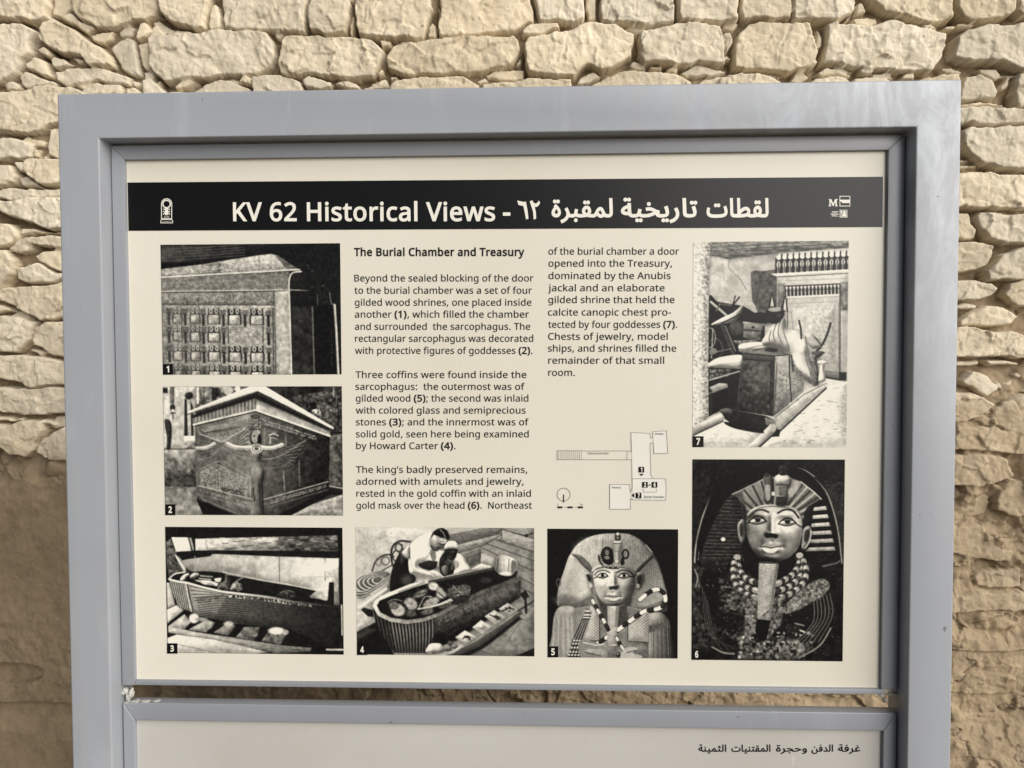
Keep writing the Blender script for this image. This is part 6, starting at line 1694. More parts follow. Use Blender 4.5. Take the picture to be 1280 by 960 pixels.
def pic_gilded_head():
    p = Pic(52, 28, 947, 917, .035)
    # wig cover
    p.S([(125, 560), (119, 510), (132, 420), (170, 310), (215, 195), (270, 125), (350, 80), (430, 62), (530, 57), (610, 62), (680, 95), (740, 150), (790, 215), (822, 290), (850, 380), (870, 470), (874, 550), (840, 600), (560, 610), (250, 572), (150, 562)], (.62, .36, (250, 300), (860, 330)))
    p.E(340, 190, 90, 80, .66, 80)
    dome = [(215, 195), (270, 125), (350, 80), (430, 62), (530, 57), (610, 62), (680, 95), (740, 150), (770, 205), (660, 310), (500, 270), (365, 305)]
    p.hatch(dome, 11, .0, .04); p.N(8, .05, p.mask(dome), .3)
    p.S([(208, 205), (262, 215), (350, 330), (362, 420), (372, 500), (330, 530), (250, 568), (150, 560), (124, 535), (130, 430), (165, 320)], (.50, .72, (130, 400), (320, 400))); p.hatch([(150, 400), (360, 400), (370, 500), (250, 568), (150, 560)], 12, 1.4, .05)
    p.E(180, 520, 70, 30, .36, 40)
    p.S([(214, 200), (270, 204), (335, 252), (366, 298), (358, 326), (300, 286), (250, 228)], .36); p.L([(218, 200), (275, 206), (340, 258), (364, 300)], 6, .64, True)
    p.S([(660, 312), (720, 250), (772, 205), (776, 218), (700, 300), (668, 332)], .16); p.S([(690, 330), (780, 235), (822, 300), (850, 400), (860, 500), (700, 560), (650, 480)], (.34, .54, (690, 300), (830, 480)), 14); p.hatch([(690, 340), (780, 235), (822, 300), (860, 500), (700, 560), (650, 480)], 13, 1.3, .06); p.hatch([(690, 340), (780, 235), (822, 300), (860, 500), (700, 560), (650, 480)], 14, .1, .05)
    p.L([(728, 135), (770, 185)], 5, .62); p.R(128, 400, 14, 26, 7, .3)
    # shoulders and chest
    p.S([(72, 917), (82, 760), (95, 640), (125, 575), (180, 560), (245, 575), (262, 640), (270, 917)], (.40, .60, (80, 700), (230, 720))); p.S([(740, 917), (735, 640), (770, 605), (835, 602), (882, 650), (905, 760), (918, 917)], (.52, .20, (770, 720), (900, 740)))
    p.P([(250, 570), (420, 545), (620, 560), (745, 600), (750, 917), (200, 917)], .44, n=(40, .05))
    for i in range(10): p.L([(100 + i * 15, 640), (85 + i * 19, 917)], 6, .46 if i % 2 else .60); p.L([(770 + i * 13, 650), (765 + i * 15, 917)], 5, .28 if i % 2 else .42)
    p.P([(745, 690), (880, 660), (895, 700), (750, 740)], .30, 16)
    p.S([(390, 480), (450, 545), (560, 560), (630, 500), (612, 640), (560, 720), (440, 640)], .24, 20)
    p.P([(350, 560), (408, 585), (412, 802), (285, 800)], .62); p.hatch([(350, 560), (408, 585), (412, 802), (285, 800)], 15, .9, .08); p.hatch([(350, 560), (408, 585), (412, 802), (285, 800)], 15, 2.3, .06); p.L([(410, 585), (412, 800), (290, 802)], 5, .12)
    p.P([(602, 560), (750, 592), (744, 806), (606, 800)], .60); p.hatch([(602, 560), (750, 592), (744, 806), (606, 800)], 15, .9, .08); p.hatch([(602, 560), (750, 592), (744, 806), (606, 800)], 15, 2.3, .06); p.P([(602, 560), (720, 590), (690, 640), (604, 690)], .40, 20); p.L([(606, 600), (606, 800), (744, 808)], 5, .16)
    # face
    p.S([(310, 335), (335, 325), (358, 350), (362, 400), (352, 436), (332, 400)], .56); p.S([(320, 345), (338, 340), (350, 362), (346, 392), (332, 380)], .14); p.E(350, 418, 12, 16, .66)
    p.S([(652, 345), (690, 320), (714, 340), (712, 390), (686, 440), (655, 432)], .40); p.S([(668, 355), (692, 338), (700, 360), (688, 400), (670, 400)], .12); p.E(672, 420, 13, 17, .56)
    p.S([(356, 310), (400, 278), (500, 262), (610, 282), (662, 328), (655, 350), (600, 308), (500, 294), (400, 306), (366, 334)], (.62, .36, (380, 300), (650, 300)))
    face = [(368, 335), (400, 306), (500, 293), (600, 302), (650, 342), (656, 400), (640, 470), (610, 520), (560, 548), (505, 556), (455, 544), (410, 505), (380, 430)]
    m = p.S(face, (.64, .40, (400, 400), (650, 430))); p.clipm = m
    p.face(m, 506, 350, 420, 496, 556, 148, 146, (-.50, -.55, .80), .14, .80)
    p.P([(640, 360), (656, 380), (640, 480), (600, 540), (560, 550), (620, 470)], .22, 40)
    p.clipm = None
    p.E(487, 440, 9, 5, .10, 6); p.E(523, 441, 9, 5, .07, 6)
    for ex, s_ in ((430, 1), (578, -1)):
        p.S([(ex - 38, 356), (ex - 12, 338), (ex + 14, 336), (ex + 36, 352), (ex + 10, 364), (ex - 16, 364)], .74); p.E(ex + 1, 347, 12, 11, .05, 4)
        p.L([(ex - 42, 358), (ex - 14, 336), (ex + 16, 334), (ex + 40, 353)], 7, .06, True); p.L([(ex - 38, 358), (ex, 367), (ex + 36, 355)], 5, .12, True)
    p.L([(392, 358), (372, 368)], 6, .14); p.L([(614, 352), (652, 356)], 8, .08)
    p.L([(378, 346), (398, 322), (440, 312), (482, 328)], 8, .20, True); p.L([(524, 328), (566, 310), (612, 318), (646, 344)], 9, .12, True)
    p.S([(452, 494), (478, 478), (505, 485), (532, 477), (560, 492), (506, 498)], .50, 3, None, 0, 0); p.S([(460, 496), (506, 500), (555, 494), (534, 517), (506, 522), (480, 517)], .74, 4, None, 0, 0)
    p.L([(450, 494), (480, 494), (506, 499), (532, 494), (562, 491)], 5, .16, True); p.E(506, 529, 26, 5, .34, 8)
    # beard
    p.P([(458, 556), (546, 556), (534, 690), (526, 832), (470, 832), (466, 690)], (.58, .74, (460, 600), (510, 600))); p.P([(524, 560), (546, 556), (526, 832), (510, 832)], .42, 10)
    for i in range(22): p.L([(462, 566 + i * 12), (498, 576 + i * 12), (540 - i * .7, 564 + i * 12)], 4, .46)
    p.L([(458, 556), (546, 556)], 6, .2); p.E(498, 826, 30, 9, .74); p.L([(462, 560), (468, 830)], 4, .2)
    # crook and whip
    stripes(p, [(372, 836), (455, 780), (540, 722), (640, 645), (720, 592), (790, 580), (845, 556), (862, 508), (846, 462), (800, 440), (750, 462), (686, 514)], 27, 17, .80, .10)
    p.P([(462, 740), (530, 700), (528, 800), (468, 830)], (.60, .72, (460, 760), (510, 760)));
    for i in range(10): p.L([(466, 712 + i * 12), (498, 722 + i * 12), (530, 710 + i * 12)], 4, .46)
    stripes(p, [(362, 520), (400, 590), (440, 660), (470, 720)], 24, 6, .70, .12); stripes(p, [(528, 778), (552, 822), (580, 862)], 24, 3, .62, .10)
    p.P([(318, 572), (352, 590), (330, 690), (300, 780), (270, 917), (188, 917), (236, 770), (290, 650)], .12)
    for i in range(4): p.L([(322 + i * 8, 580 + i * 3), (282 + i * 14, 700), (240 + i * 18, 790), (196 + i * 22, 915)], 7, .50)
    for y in (596, 622, 640, 800, 822, 850, 880, 900):
        for i in range(4): x = np.interp(y, [580, 700, 790, 915], [322 + i * 8, 282 + i * 14, 240 + i * 18, 196 + i * 22]); p.E(x, y, 8, 6, .74); p.E(x + 3, y + 9, 8, 4, .05)
    # hands
    p.S([(275, 800), (380, 810), (452, 850), (455, 917), (290, 917)], .46, 6); p.E(350, 870, 36, 14, .60, 10); p.E(410, 880, 40, 26, .56, 14); p.L([(300, 812), (390, 830), (440, 820)], 9, .70, True); p.L([(310, 880), (420, 905)], 6, .2); p.S([(560, 880), (600, 845), (660, 842), (672, 856), (640, 880), (700, 900), (690, 917), (560, 917)], .62, 5); p.L([(600, 880), (660, 862)], 6, .2); p.E(540, 896, 16, 18, .12); p.E(536, 890, 6, 6, .6)
    # brow ornaments
    p.S([(430, 165), (455, 148), (480, 155), (500, 175), (506, 250), (480, 275), (440, 260), (414, 230), (420, 190)], .10); p.E(462, 190, 14, 20, .40, 6); p.L([(405, 212), (412, 250), (440, 282), (480, 296), (540, 296)], 13, .14, True); p.E(462, 225, 18, 12, .46, 6)
    for i in range(7): p.E(414 + i * 5, 212 + i * 13, 5, 4, .62); p.E(452 + i * 17, 280 + (i % 2) * 8, 6, 6, .60)
    p.S([(498, 118), (530, 104), (562, 118), (564, 150), (556, 190), (550, 250), (514, 250), (508, 190), (498, 150)], (.46, .66, (500, 180), (545, 180))); p.L([(502, 128), (560, 128)], 5, .14); p.L([(512, 180), (552, 180)], 4, .3); p.S([(518, 62), (535, 50), (550, 64), (552, 100), (518, 104)], .16); p.E(535, 62, 12, 10, .72); p.E(535, 88, 9, 8, .48); p.E(528, 250, 12, 12, .7)
    p.R(588, 200, 20, 30, 13, .09); p.E(586, 200, 10, 16, .44); p.S([(558, 230), (575, 225), (580, 265), (556, 275)], .10); p.L([(430, 100), (432, 150)], 4, .3)
    p.N(12, .03)
    p.finish(.03, .06, .22, 7, 1.08)
    return p


def pic_gold_mask():
    p = Pic(18, 30, 694, 929, .035)
    p.N(26, .06); p.N(9, .06); r = random.Random(77)
    for i in range(220): x, y = 20 + r.random() * 670, 40 + r.random() * 880; p.L([(x, y), (x + r.uniform(-9, 9), y + r.uniform(-7, 7))], 3, r.uniform(.10, .30))
    p.P([(600, 130), (694, 130), (694, 500), (672, 400), (650, 250)], .13, 10, n=(9, .10)); p.P([(18, 140), (100, 120), (60, 260), (30, 400), (18, 400)], .08, 10, n=(9, .06))
    p.L([(30, 490), (36, 410), (64, 290), (110, 180), (150, 125), (200, 90)], 14, .18, True); p.L([(30, 490), (36, 410), (64, 290), (110, 180), (150, 125), (200, 90)], 5, .66, True); p.L([(46, 480), (54, 400), (80, 300), (124, 200)], 4, .4, True)
    p.L([(440, 64), (500, 78), (560, 115), (610, 170), (640, 240), (668, 350), (686, 490)], 13, .2, True); p.L([(440, 64), (500, 78), (560, 115), (610, 170), (640, 240), (668, 350), (686, 490)], 4, .62, True); p.L([(450, 62), (510, 74), (560, 105)], 4, .7, True)
    p.S([(130, 120), (190, 90), (330, 56), (470, 60), (560, 112), (620, 200), (640, 300), (660, 420), (600, 420), (500, 140), (340, 110), (200, 180), (100, 330), (60, 440), (40, 400), (80, 250)], .02, 8)
    # cloth lappets
    p.S([(195, 190), (230, 250), (250, 330), (240, 420), (212, 470), (140, 520), (60, 500), (80, 390), (150, 240)], .13)
    for i in range(34): y = 205 + i * 8; p.L([(max(70, 175 - i * 4), y), (245, y + (i % 3) * 3)], 3, .30 if i % 2 else .05)
    p.N(12, .07, p.mask([(195, 190), (250, 330), (212, 470), (60, 500), (80, 390), (150, 240)], 10), 2.5)
    for i in range(6):
        y = 236 + i * 36; xl = 560 - i * 7; xr = 612 + i * 8
        p.P([(xl, y + 6), (xr, y), (xr + 5, y + 17), (xl - 4, y + 22)], .76 - .03 * i, n=(10, .06))
    p.P([(520, 300), (556, 250), (540, 420), (520, 440)], .04, 6)
    head = [(195, 186), (270, 150), (338, 116), (420, 98), (500, 128), (560, 175), (592, 205), (572, 216), (540, 236), (516, 300), (508, 330), (495, 262), (430, 238), (335, 238), (275, 262), (258, 310), (244, 240), (220, 200)]
    m = p.P(head, (.48, .40, (220, 200), (560, 200))); p.clipm = m
    for i in range(26):
        a = -2.75 + i * .095; cx, cy = 380, 330
        p.L([(cx + 105 * math.cos(a), cy + 95 * math.sin(a)), (cx + 300 * math.cos(a), cy + 260 * math.sin(a))], 9, (.62 if i > 12 else .48) if i % 2 else .20)
    p.P([(195, 186), (240, 170), (262, 260), (256, 310)], .28, 14); p.P([(420, 100), (500, 128), (480, 180), (420, 170)], .6, 20)
    p.clipm = None
    p.L([(195, 186), (270, 150), (338, 116)], 5, .6); p.L([(500, 128), (560, 175), (592, 205)], 5, .74)
    p.S([(262, 292), (275, 258), (335, 232), (430, 232), (490, 256), (508, 300), (498, 308), (480, 268), (430, 246), (335, 246), (284, 270), (270, 300)], .60)
    p.S([(232, 225), (252, 240), (262, 290), (256, 340), (246, 300)], .14); p.S([(520, 260), (545, 236), (552, 300), (528, 330), (510, 330)], .08)
    # ears
    p.S([(222, 318), (236, 298), (250, 306), (254, 380), (240, 404), (226, 380), (220, 340)], .48); p.S([(230, 322), (242, 314), (246, 350), (240, 376), (232, 360)], .18); p.S([(512, 342), (534, 324), (550, 340), (546, 384), (524, 426), (506, 430), (508, 380)], .58); p.S([(520, 350), (536, 338), (540, 360), (530, 392), (518, 392)], .2); p.L([(548, 345), (542, 390), (522, 424)], 5, .76, True)
    p.S([(246, 396), (300, 450), (345, 486), (440, 482), (505, 420), (498, 476), (430, 560), (310, 560), (252, 480)], .035)
    face = [(258, 310), (275, 270), (335, 244), (430, 244), (490, 268), (507, 318), (506, 372), (490, 424), (450, 466), (392, 486), (340, 482), (298, 444), (268, 385)]
    m = p.S(face, (.66, .50, (360, 350), (506, 390))); p.clipm = m
    p.face(m, 374, 304, 358, 420, 486, 132, 128, (.40, -.62, .66), .04, .80, .14)
    p.P([(506, 330), (500, 420), (450, 468), (470, 420), (488, 350)], .34, 30); p.N(7, .05, p.mask([(262, 340), (330, 350), (320, 430), (285, 430)], 20)); p.E(290, 380, 26, 40, .46, 30)
    p.clipm = None
    p.E(354, 374, 9, 6, .05, 5); p.E(390, 375, 9, 6, .05, 5)
    for ex, ey in ((310, 300), (442, 307)):
        p.S([(ex - 36, ey + 8), (ex - 14, ey - 12), (ex + 14, ey - 13), (ex + 36, ey + 4), (ex + 12, ey + 15), (ex - 16, ey + 16)], .82); p.E(ex + 1, ey - 3, 13, 12, .06, 4); p.L([(ex - 22, ey - 6), (ex, ey - 10), (ex + 22, ey - 7)], 7, .3, True)
        p.L([(ex - 40, ey + 10), (ex - 14, ey - 14), (ex + 16, ey - 15), (ex + 40, ey + 6)], 6, .08, True); p.L([(ex - 36, ey + 10), (ex, ey + 18), (ex + 36, ey + 6)], 5, .14, True)
    p.L([(274, 284), (300, 260), (330, 254), (358, 264)], 9, .20, True); p.L([(400, 268), (430, 253), (466, 258), (492, 288)], 9, .16, True); p.L([(484, 318), (505, 330)], 6, .2); p.L([(272, 312), (258, 318)], 5, .2)
    p.S([(324, 418), (350, 400), (371, 407), (390, 399), (412, 418), (371, 423)], .58, 3, None, 0, 0); p.S([(330, 422), (371, 426), (408, 421), (390, 442), (371, 446), (348, 442)], .84, 4, None, 0, 0)
    p.L([(322, 419), (350, 419), (371, 424), (392, 419), (414, 418)], 5, .2, True); p.E(371, 453, 24, 5, .40, 7)
    # beads
    for path, n_ in (([(220, 470), (230, 520), (262, 560), (316, 582)], 8), ([(206, 490), (216, 550), (256, 596), (314, 616)], 9), ([(202, 520), (210, 580), (250, 625), (312, 648)], 9),
                     ([(500, 455), (494, 500), (460, 548), (396, 585)], 9), ([(516, 480), (506, 540), (460, 590), (392, 620)], 10), ([(526, 510), (520, 570), (470, 620), (388, 656)], 10)):
        stripes(p, path, 27, n_ + 2, .56, .15)
    p.E(220, 465, 16, 12, .62); p.E(498, 456, 16, 13, .66)
    # chest in shadow with inlay
    p.P([(18, 500), (120, 520), (140, 700), (120, 860), (18, 900)], .15, 20, n=(14, .14)); p.S([(60, 560), (110, 520), (136, 600), (140, 700), (90, 760), (60, 680)], .03, 8); p.L([(30, 520), (44, 560), (36, 600)], 6, .5, True)
    for i in range(9): p.L([(60 + i * 4, 590 + i * 10), (75 + i * 8, 760 + i * 10), (140 + i * 14, 880)], 3, .34 if i % 2 else .06, True)
    p.P([(140, 560), (300, 660), (310, 760), (260, 860), (140, 800)], .20, 20, n=(12, .22)); p.P([(120, 700), (260, 730), (250, 800), (130, 780)], .05, 12, n=(14, .05))
    p.S([(425, 690), (470, 640), (530, 590), (600, 560), (634, 590), (600, 640), (530, 680), (470, 720), (430, 715)], .40, 10, n=(9, .18)); p.S([(420, 740), (520, 690), (620, 640), (640, 700), (600, 800), (520, 850), (430, 820)], .05, 8)
    for i in range(12): p.L([(640 - i * 7, 620 + i * 4), (655 - i * 9, 720 + i * 4), (600 - i * 14, 840 + i * 3)], 4, .40 if i % 2 else .08, True)
    p.L([(450, 770), (525, 800)], 7, .7); p.L([(480, 760), (520, 770)], 6, .5); p.P([(440, 765), (500, 780), (500, 810), (445, 800)], .12)
    p.P([(380, 650), (430, 640), (420, 760), (360, 840), (330, 840)], .34, 14, n=(10, .20)); p.P([(260, 640), (312, 640), (306, 800), (250, 860)], .36, 14, n=(10, .2))
    p.P([(240, 840), (480, 830), (560, 870), (480, 925), (220, 920)], .30, 30, n=(15, .26)); r = random.Random(9)
    for i in range(46): p.E(230 + r.random() * 330, 800 + r.random() * 120, r.uniform(3, 9), r.uniform(3, 8), r.uniform(.3, .72), 4)
    for i in range(150): x, y = 40 + r.random() * 620, 470 + r.random() * 440; p.L([(x, y), (x + r.uniform(-8, 8), y + r.uniform(-6, 6))], 3, r.uniform(.2, .5)) if not (300 < x < 410 and y < 760) else None
    p.L([(110, 870), (160, 895), (210, 900)], 8, .45, True); p.L([(640, 780), (590, 860), (500, 915)], 7, .5, True)
    # beard
    p.P([(318, 486), (406, 489), (390, 620), (370, 748), (312, 742), (314, 620)], (.56, .68, (318, 600), (370, 600)), n=(10, .07)); p.P([(394, 500), (406, 490), (370, 748), (362, 742)], .36, 8); p.P([(312, 744), (372, 748), (352, 838), (322, 842), (304, 800)], .02); p.L([(320, 490), (404, 492)], 6, .18)
    for i in range(24): p.L([(320, 500 + i * 10), (350, 507 + i * 10), (392 - i, 500 + i * 10)], 3, .50)
    p.L([(338, 728), (362, 706)], 5, .2)
    # brow ornaments
    p.S([(334, 112), (348, 92), (372, 110), (378, 160), (372, 215), (350, 224), (334, 205), (340, 150)], .30); p.S([(342, 150), (362, 146), (366, 200), (350, 212)], .55, 6); p.E(348, 100, 11, 10, .2); p.L([(376, 120), (378, 200)], 8, .06)
    p.S([(384, 112), (420, 92), (456, 116), (452, 160), (438, 232), (390, 230), (384, 160)], .50); p.S([(386, 108), (420, 92), (454, 112), (440, 140), (396, 140)], .78); p.L([(390, 142), (448, 142)], 5, .2); p.P([(392, 195), (442, 195), (436, 234), (390, 232)], .16); p.P([(402, 150), (430, 150), (428, 190), (404, 190)], .36, 5); p.S([(404, 62), (424, 56), (440, 70), (438, 96), (406, 98)], .16, n=(6, .1)); p.E(378, 182, 8, 10, .72); p.E(458, 176, 14, 20, .62, 6)
    p.E(157, 386, 10, 9, .86, 3)
    p.L([(560, 520), (600, 505), (660, 490), (675, 480)], 9, .34, True); p.S([(545, 530), (580, 490), (610, 530)], .02)
    p.N(9, .025)
    p.finish(.045, .12, .25, 8, 1.08)
    return p


def pic_jackal_shrine():
    p = Pic(21, 24, 711, 940, .84)
    p.P([(92, 80), (400, 75), (400, 420), (92, 300)], (.74, .62, (120, 120), (380, 280)), 2, n=(50, .07)); p.L([(185, 100), (180, 140), (230, 190), (260, 240)], 4, .5, True); p.L([(150, 120), (160, 200)], 3, .56)
    p.P([(92, 24), (711, 24), (711, 56), (390, 78), (180, 102), (92, 84)], .46, n=(24, .12, 3)); 
    for i in range(12): p.L([(110 + i * 40, 34 + (i * 13) % 30), (170 + i * 46, 30 + (i * 13) % 30)], 3, .3)
    p.P([(278, 160), (296, 152), (330, 156), (396, 147), (396, 345), (312, 345), (300, 310), (286, 290), (280, 220)], .34, 3, n=(16, .07)); p.L([(324, 180), (316, 230), (300, 300)], 3, .2, True)
    # shrine
    p.P([(394, 178), (711, 168), (711, 650), (440, 600), (396, 420)], (.66, .78, (400, 300), (700, 300)), n=(40, .04)); p.P([(386, 100), (711, 84), (711, 156), (386, 168)], .12)
    for i in range(13):
        x = 398 + i * 26.0; y = 98 - i * 1.0
        p.L([(x + 3, y + 8), (x + 2, y + 66)], 10, .62); p.E(x + 3, y + 30, 9, 14, .74); p.L([(x + 3, y + 20), (x + 3, y + 62)], 3, .12); p.E(x + 4, y - 2, 11, 10, .86); p.L([(x - 6, y + 12), (x + 14, y + 10)], 5, .12); p.E(x + 17, y - 6, 4, 14, .14)
    p.P([(368, 168), (711, 150), (711, 164), (392, 180)], .90); p.L([(394, 182), (711, 168)], 4, .36); p.L([(400, 200), (711, 190)], 3, .6)
    p.P([(396, 210), (428, 208), (428, 330), (410, 400), (398, 400)], .48, n=(20, .1)); p.P([(676, 206), (708, 205), (708, 330), (680, 330)], .50, n=(20, .1))
    p.P([(428, 224), (674, 214), (676, 264), (430, 272)], .14)
    for i in range(15): x = 438 + i * 16.4; p.L([(x, 230 - i * .6), (x + 1, 268 - i * .6)], 6, .70); p.E(x, 230 - i * .6, 6, 5, .80); p.L([(x - 5, 244 - i * .6), (x + 6, 244 - i * .6)], 3, .2)
    p.P([(440, 268), (674, 258), (674, 266), (440, 276)], .86); p.L([(428, 222), (674, 213)], 4, .3); p.L([(674, 214), (678, 604)], 5, .16); p.L([(668, 300), (671, 600)], 3, .5); p.L([(440, 276), (444, 400)], 4, .34); p.L([(452, 300), (660, 292)], 3, .58); p.L([(456, 330), (470, 420)], 3, .5)
    p.P([(465, 320), (655, 312), (660, 590), (560, 560), (480, 430)], .74, n=(14, .06)); p.glyphs([(540, 320), (655, 316), (660, 560), (600, 540)], 7, 12, .58, 3, 71)
    p.P([(600, 596), (706, 606), (700, 642), (612, 626)], .44); p.P([(674, 606), (706, 606), (706, 642), (676, 640)], .08); p.L([(612, 628), (680, 640)], 6, .08)
    # clutter on the left
    p.S([(90, 276), (130, 290), (190, 300), (248, 312), (296, 340), (338, 352), (342, 400), (330, 470), (235, 480), (236, 540), (90, 560)], .09)
    p.L([(100, 290), (170, 350)], 11, .66); p.L([(180, 330), (228, 270)], 7, .12); p.L([(210, 265), (200, 300)], 5, .1); p.S([(102, 392), (150, 362), (200, 338), (242, 306), (238, 340), (205, 378), (150, 388)], (.86, .56, (150, 360), (220, 360))); p.L([(150, 385), (235, 345)], 6, .2)
    p.E(216, 408, 33, 33, .22); p.E(208, 396, 15, 13, .58, 14); p.E(214, 402, 26, 26, .30, 22); p.L([(125, 330), (140, 300), (190, 306)], 7, .4)
    p.P([(246, 382), (336, 388), (330, 420), (248, 414)], .52); p.P([(246, 418), (328, 424), (322, 466), (246, 450)], .42, n=(12, .08)); p.L([(246, 382), (336, 388), (340, 396)], 5, .75); p.E(290, 404, 7, 5, .1); p.L([(252, 416), (328, 422)], 4, .1)
    p.P([(200, 462), (300, 460), (320, 476), (230, 490)], .46, n=(10, .12)); p.L([(152, 396), (200, 520)], 16, .26); p.L([(165, 396), (212, 510)], 5, .5); p.R(120, 500, 34, 46, 7, .3); p.R(96, 450, 26, 44, 6, .5); p.L([(95, 520), (190, 500)], 6, .44); p.L([(110, 410), (105, 540)], 5, .6); p.E(112, 510, 18, 14, .5)
    p.S([(262, 375), (300, 340), (350, 345), (356, 380), (330, 388)], .06)
    p.S([(98, 560), (150, 536), (245, 530), (238, 588), (150, 586), (96, 582)], .88); p.L([(110, 574), (236, 560)], 3, .6)
    p.P([(90, 582), (240, 590), (216, 772), (150, 772), (90, 806)], .10); p.P([(92, 590), (200, 588), (180, 625), (94, 640)], .34, n=(10, .16)); p.L([(94, 640), (230, 600)], 6, .66); p.L([(92, 612), (210, 596)], 4, .12)
    p.P([(94, 672), (140, 652), (176, 655), (180, 672), (110, 690)], .62); p.L([(94, 700), (176, 668)], 7, .52); p.L([(105, 700), (105, 790)], 9, .2); p.P([(112, 700), (178, 680), (172, 764), (118, 790)], .07)
    # near jamb
    jam = [(21, 24), (98, 24), (92, 180), (90, 560), (94, 812), (21, 852)]
    m = p.P(jam, (.80, .72, (21, 300), (96, 300))); p.N(8, .16, m, 1, 81); p.N(3.5, .10, m, 1, 82); p.L([(97, 30), (92, 180), (90, 560)], 3, .5)
    # floor, poles
    p.P([(21, 880), (200, 835), (360, 870), (270, 940), (21, 940)], .86, n=(16, .04)); p.P([(330, 940), (420, 860), (620, 668), (711, 646), (711, 940)], .86, n=(18, .05)); r = random.Random(4)
    for i in range(60):
        x, y = 430 + r.random() * 280, 660 + r.random() * 270
        if x + y * .8 > 1020: p.L([(x, y), (x + r.uniform(8, 30), y + r.uniform(-5, 5))], 3, r.uniform(.45, .7))
    for i in range(20): x, y = 60 + r.random() * 240, 860 + r.random() * 70; p.L([(x, y), (x + r.uniform(6, 20), y + r.uniform(-4, 4))], 3, .6)
    # chest
    p.P([(244, 516), (392, 530), (384, 802), (212, 774)], (.14, .30, (230, 780), (320, 600)), n=(18, .09)); p.E(330, 620, 40, 70, .36, 70); p.N(14, .07, p.mask([(244, 516), (392, 530), (384, 802), (212, 774)])); p.P([(252, 524), (384, 536), (383, 556), (250, 544)], .30); p.L([(250, 546), (384, 558)], 4, .08); p.L([(372, 560), (368, 796)], 4, .12); p.L([(240, 560), (224, 770)], 4, .3)
    p.P([(390, 530), (452, 524), (500, 600), (520, 650), (516, 704), (384, 802)], (.50, .66, (390, 700), (500, 620)), n=(14, .06)); p.L([(398, 566), (386, 796)], 4, .3); p.glyphs([(402, 590), (500, 640), (500, 690), (398, 770)], 6, 6, .42, 3, 91)
    p.P([(222, 508), (250, 518), (392, 528), (452, 522), (440, 512), (240, 500)], .62); p.L([(248, 520), (392, 532), (448, 526)], 5, .16)
    p.S([(226, 500), (234, 480), (300, 470), (372, 474), (424, 488), (444, 508), (380, 516), (300, 508), (250, 512)], .86); p.L([(260, 500), (330, 486), (400, 504)], 4, .46, True); p.L([(290, 508), (350, 494)], 5, .3); p.S([(340, 505), (370, 490), (400, 505), (380, 514)], .2)
    # draped figure
    p.S([(330, 480), (352, 430), (386, 384), (428, 360), (446, 410), (500, 428), (532, 484), (552, 560), (590, 640), (572, 668), (520, 640), (468, 596), (452, 530), (412, 506)], (.66, .84, (350, 440), (520, 480)))
    for a in ([(395, 385), (380, 440), (400, 490)], [(412, 375), (402, 430), (430, 500)], [(430, 372), (426, 420), (452, 500)], [(370, 420), (362, 460), (380, 485)], [(450, 500), (470, 590), (555, 650)], [(520, 490), (530, 560), (570, 650)], [(545, 590), (550, 640), (560, 660)]): p.L(a, 5, .44, True)
    p.E(500, 480, 22, 34, .90, 18); p.P([(455, 520), (470, 596), (540, 650), (570, 668), (560, 640), (490, 590)], .40, 10, n=(9, .12)); p.L([(452, 528), (456, 640), (470, 790)], 5, .14, True); p.L([(462, 530), (470, 600)], 5, .1)
    p.S([(346, 345), (354, 322), (385, 312), (422, 318), (428, 350), (404, 384), (370, 388), (352, 372)], .07); p.S([(354, 326), (380, 313), (420, 318), (412, 332), (376, 336)], .62, 4); p.E(404, 352, 14, 9, .22, 6); p.P([(356, 318), (372, 246), (392, 316)], .10, 0, False, None, 0, 0); p.P([(366, 312), (373, 262), (382, 312)], .74, 0, False, None, 0, 0); p.P([(412, 326), (432, 250), (446, 338)], .16, 0, False, None, 0, 0); p.P([(424, 326), (432, 268), (438, 334)], .80, 0, False, None, 0, 0); p.P([(352, 350), (330, 372), (336, 384), (372, 384)], .07, 0, False, None, 0, 0)
    # cow's head and vase
    p.L([(494, 376), (502, 410), (505, 455)], 8, .14, True); p.L([(634, 388), (622, 430), (600, 480), (574, 512)], 10, .12, True); p.E(540, 404, 15, 18, .72); p.E(544, 402, 8, 8, .88, 6); p.S([(520, 440), (545, 430), (566, 445), (596, 490), (560, 500), (535, 480)], .68); p.L([(566, 450), (596, 488)], 5, .28); p.S([(552, 515), (600, 512), (606, 520), (570, 545)], .28); p.S([(548, 540), (572, 535), (584, 640), (562, 660), (550, 600)], .42, n=(8, .1)); p.L([(524, 450), (528, 480)], 5, .4)
    p.S([(576, 562), (596, 552), (622, 562), (606, 580), (614, 640), (584, 644), (590, 580)], .86); p.L([(606, 582), (613, 640)], 4, .5); p.L([(578, 568), (620, 568)], 4, .5)
    # sledge
    p.P([(150, 768), (200, 772), (350, 800), (412, 830), (414, 880), (330, 872), (200, 838), (158, 806)], .12, n=(14, .05)); p.P([(345, 806), (400, 822), (402, 852), (350, 840)], .46)
    p.P([(386, 806), (520, 690), (622, 652), (618, 672), (420, 862), (402, 860)], (.64, .78, (410, 830), (600, 660)), n=(14, .05)); p.L([(414, 868), (618, 676)], 7, .14); p.L([(392, 806), (520, 704), (620, 654)], 4, .36)
    p.S([(144, 772), (180, 764), (204, 776), (196, 796), (156, 790)], .34); p.P([(21, 846), (150, 788), (166, 806), (160, 822), (21, 888)], (.84, .54, (80, 815), (90, 850))); p.L([(21, 890), (158, 824)], 5, .2)
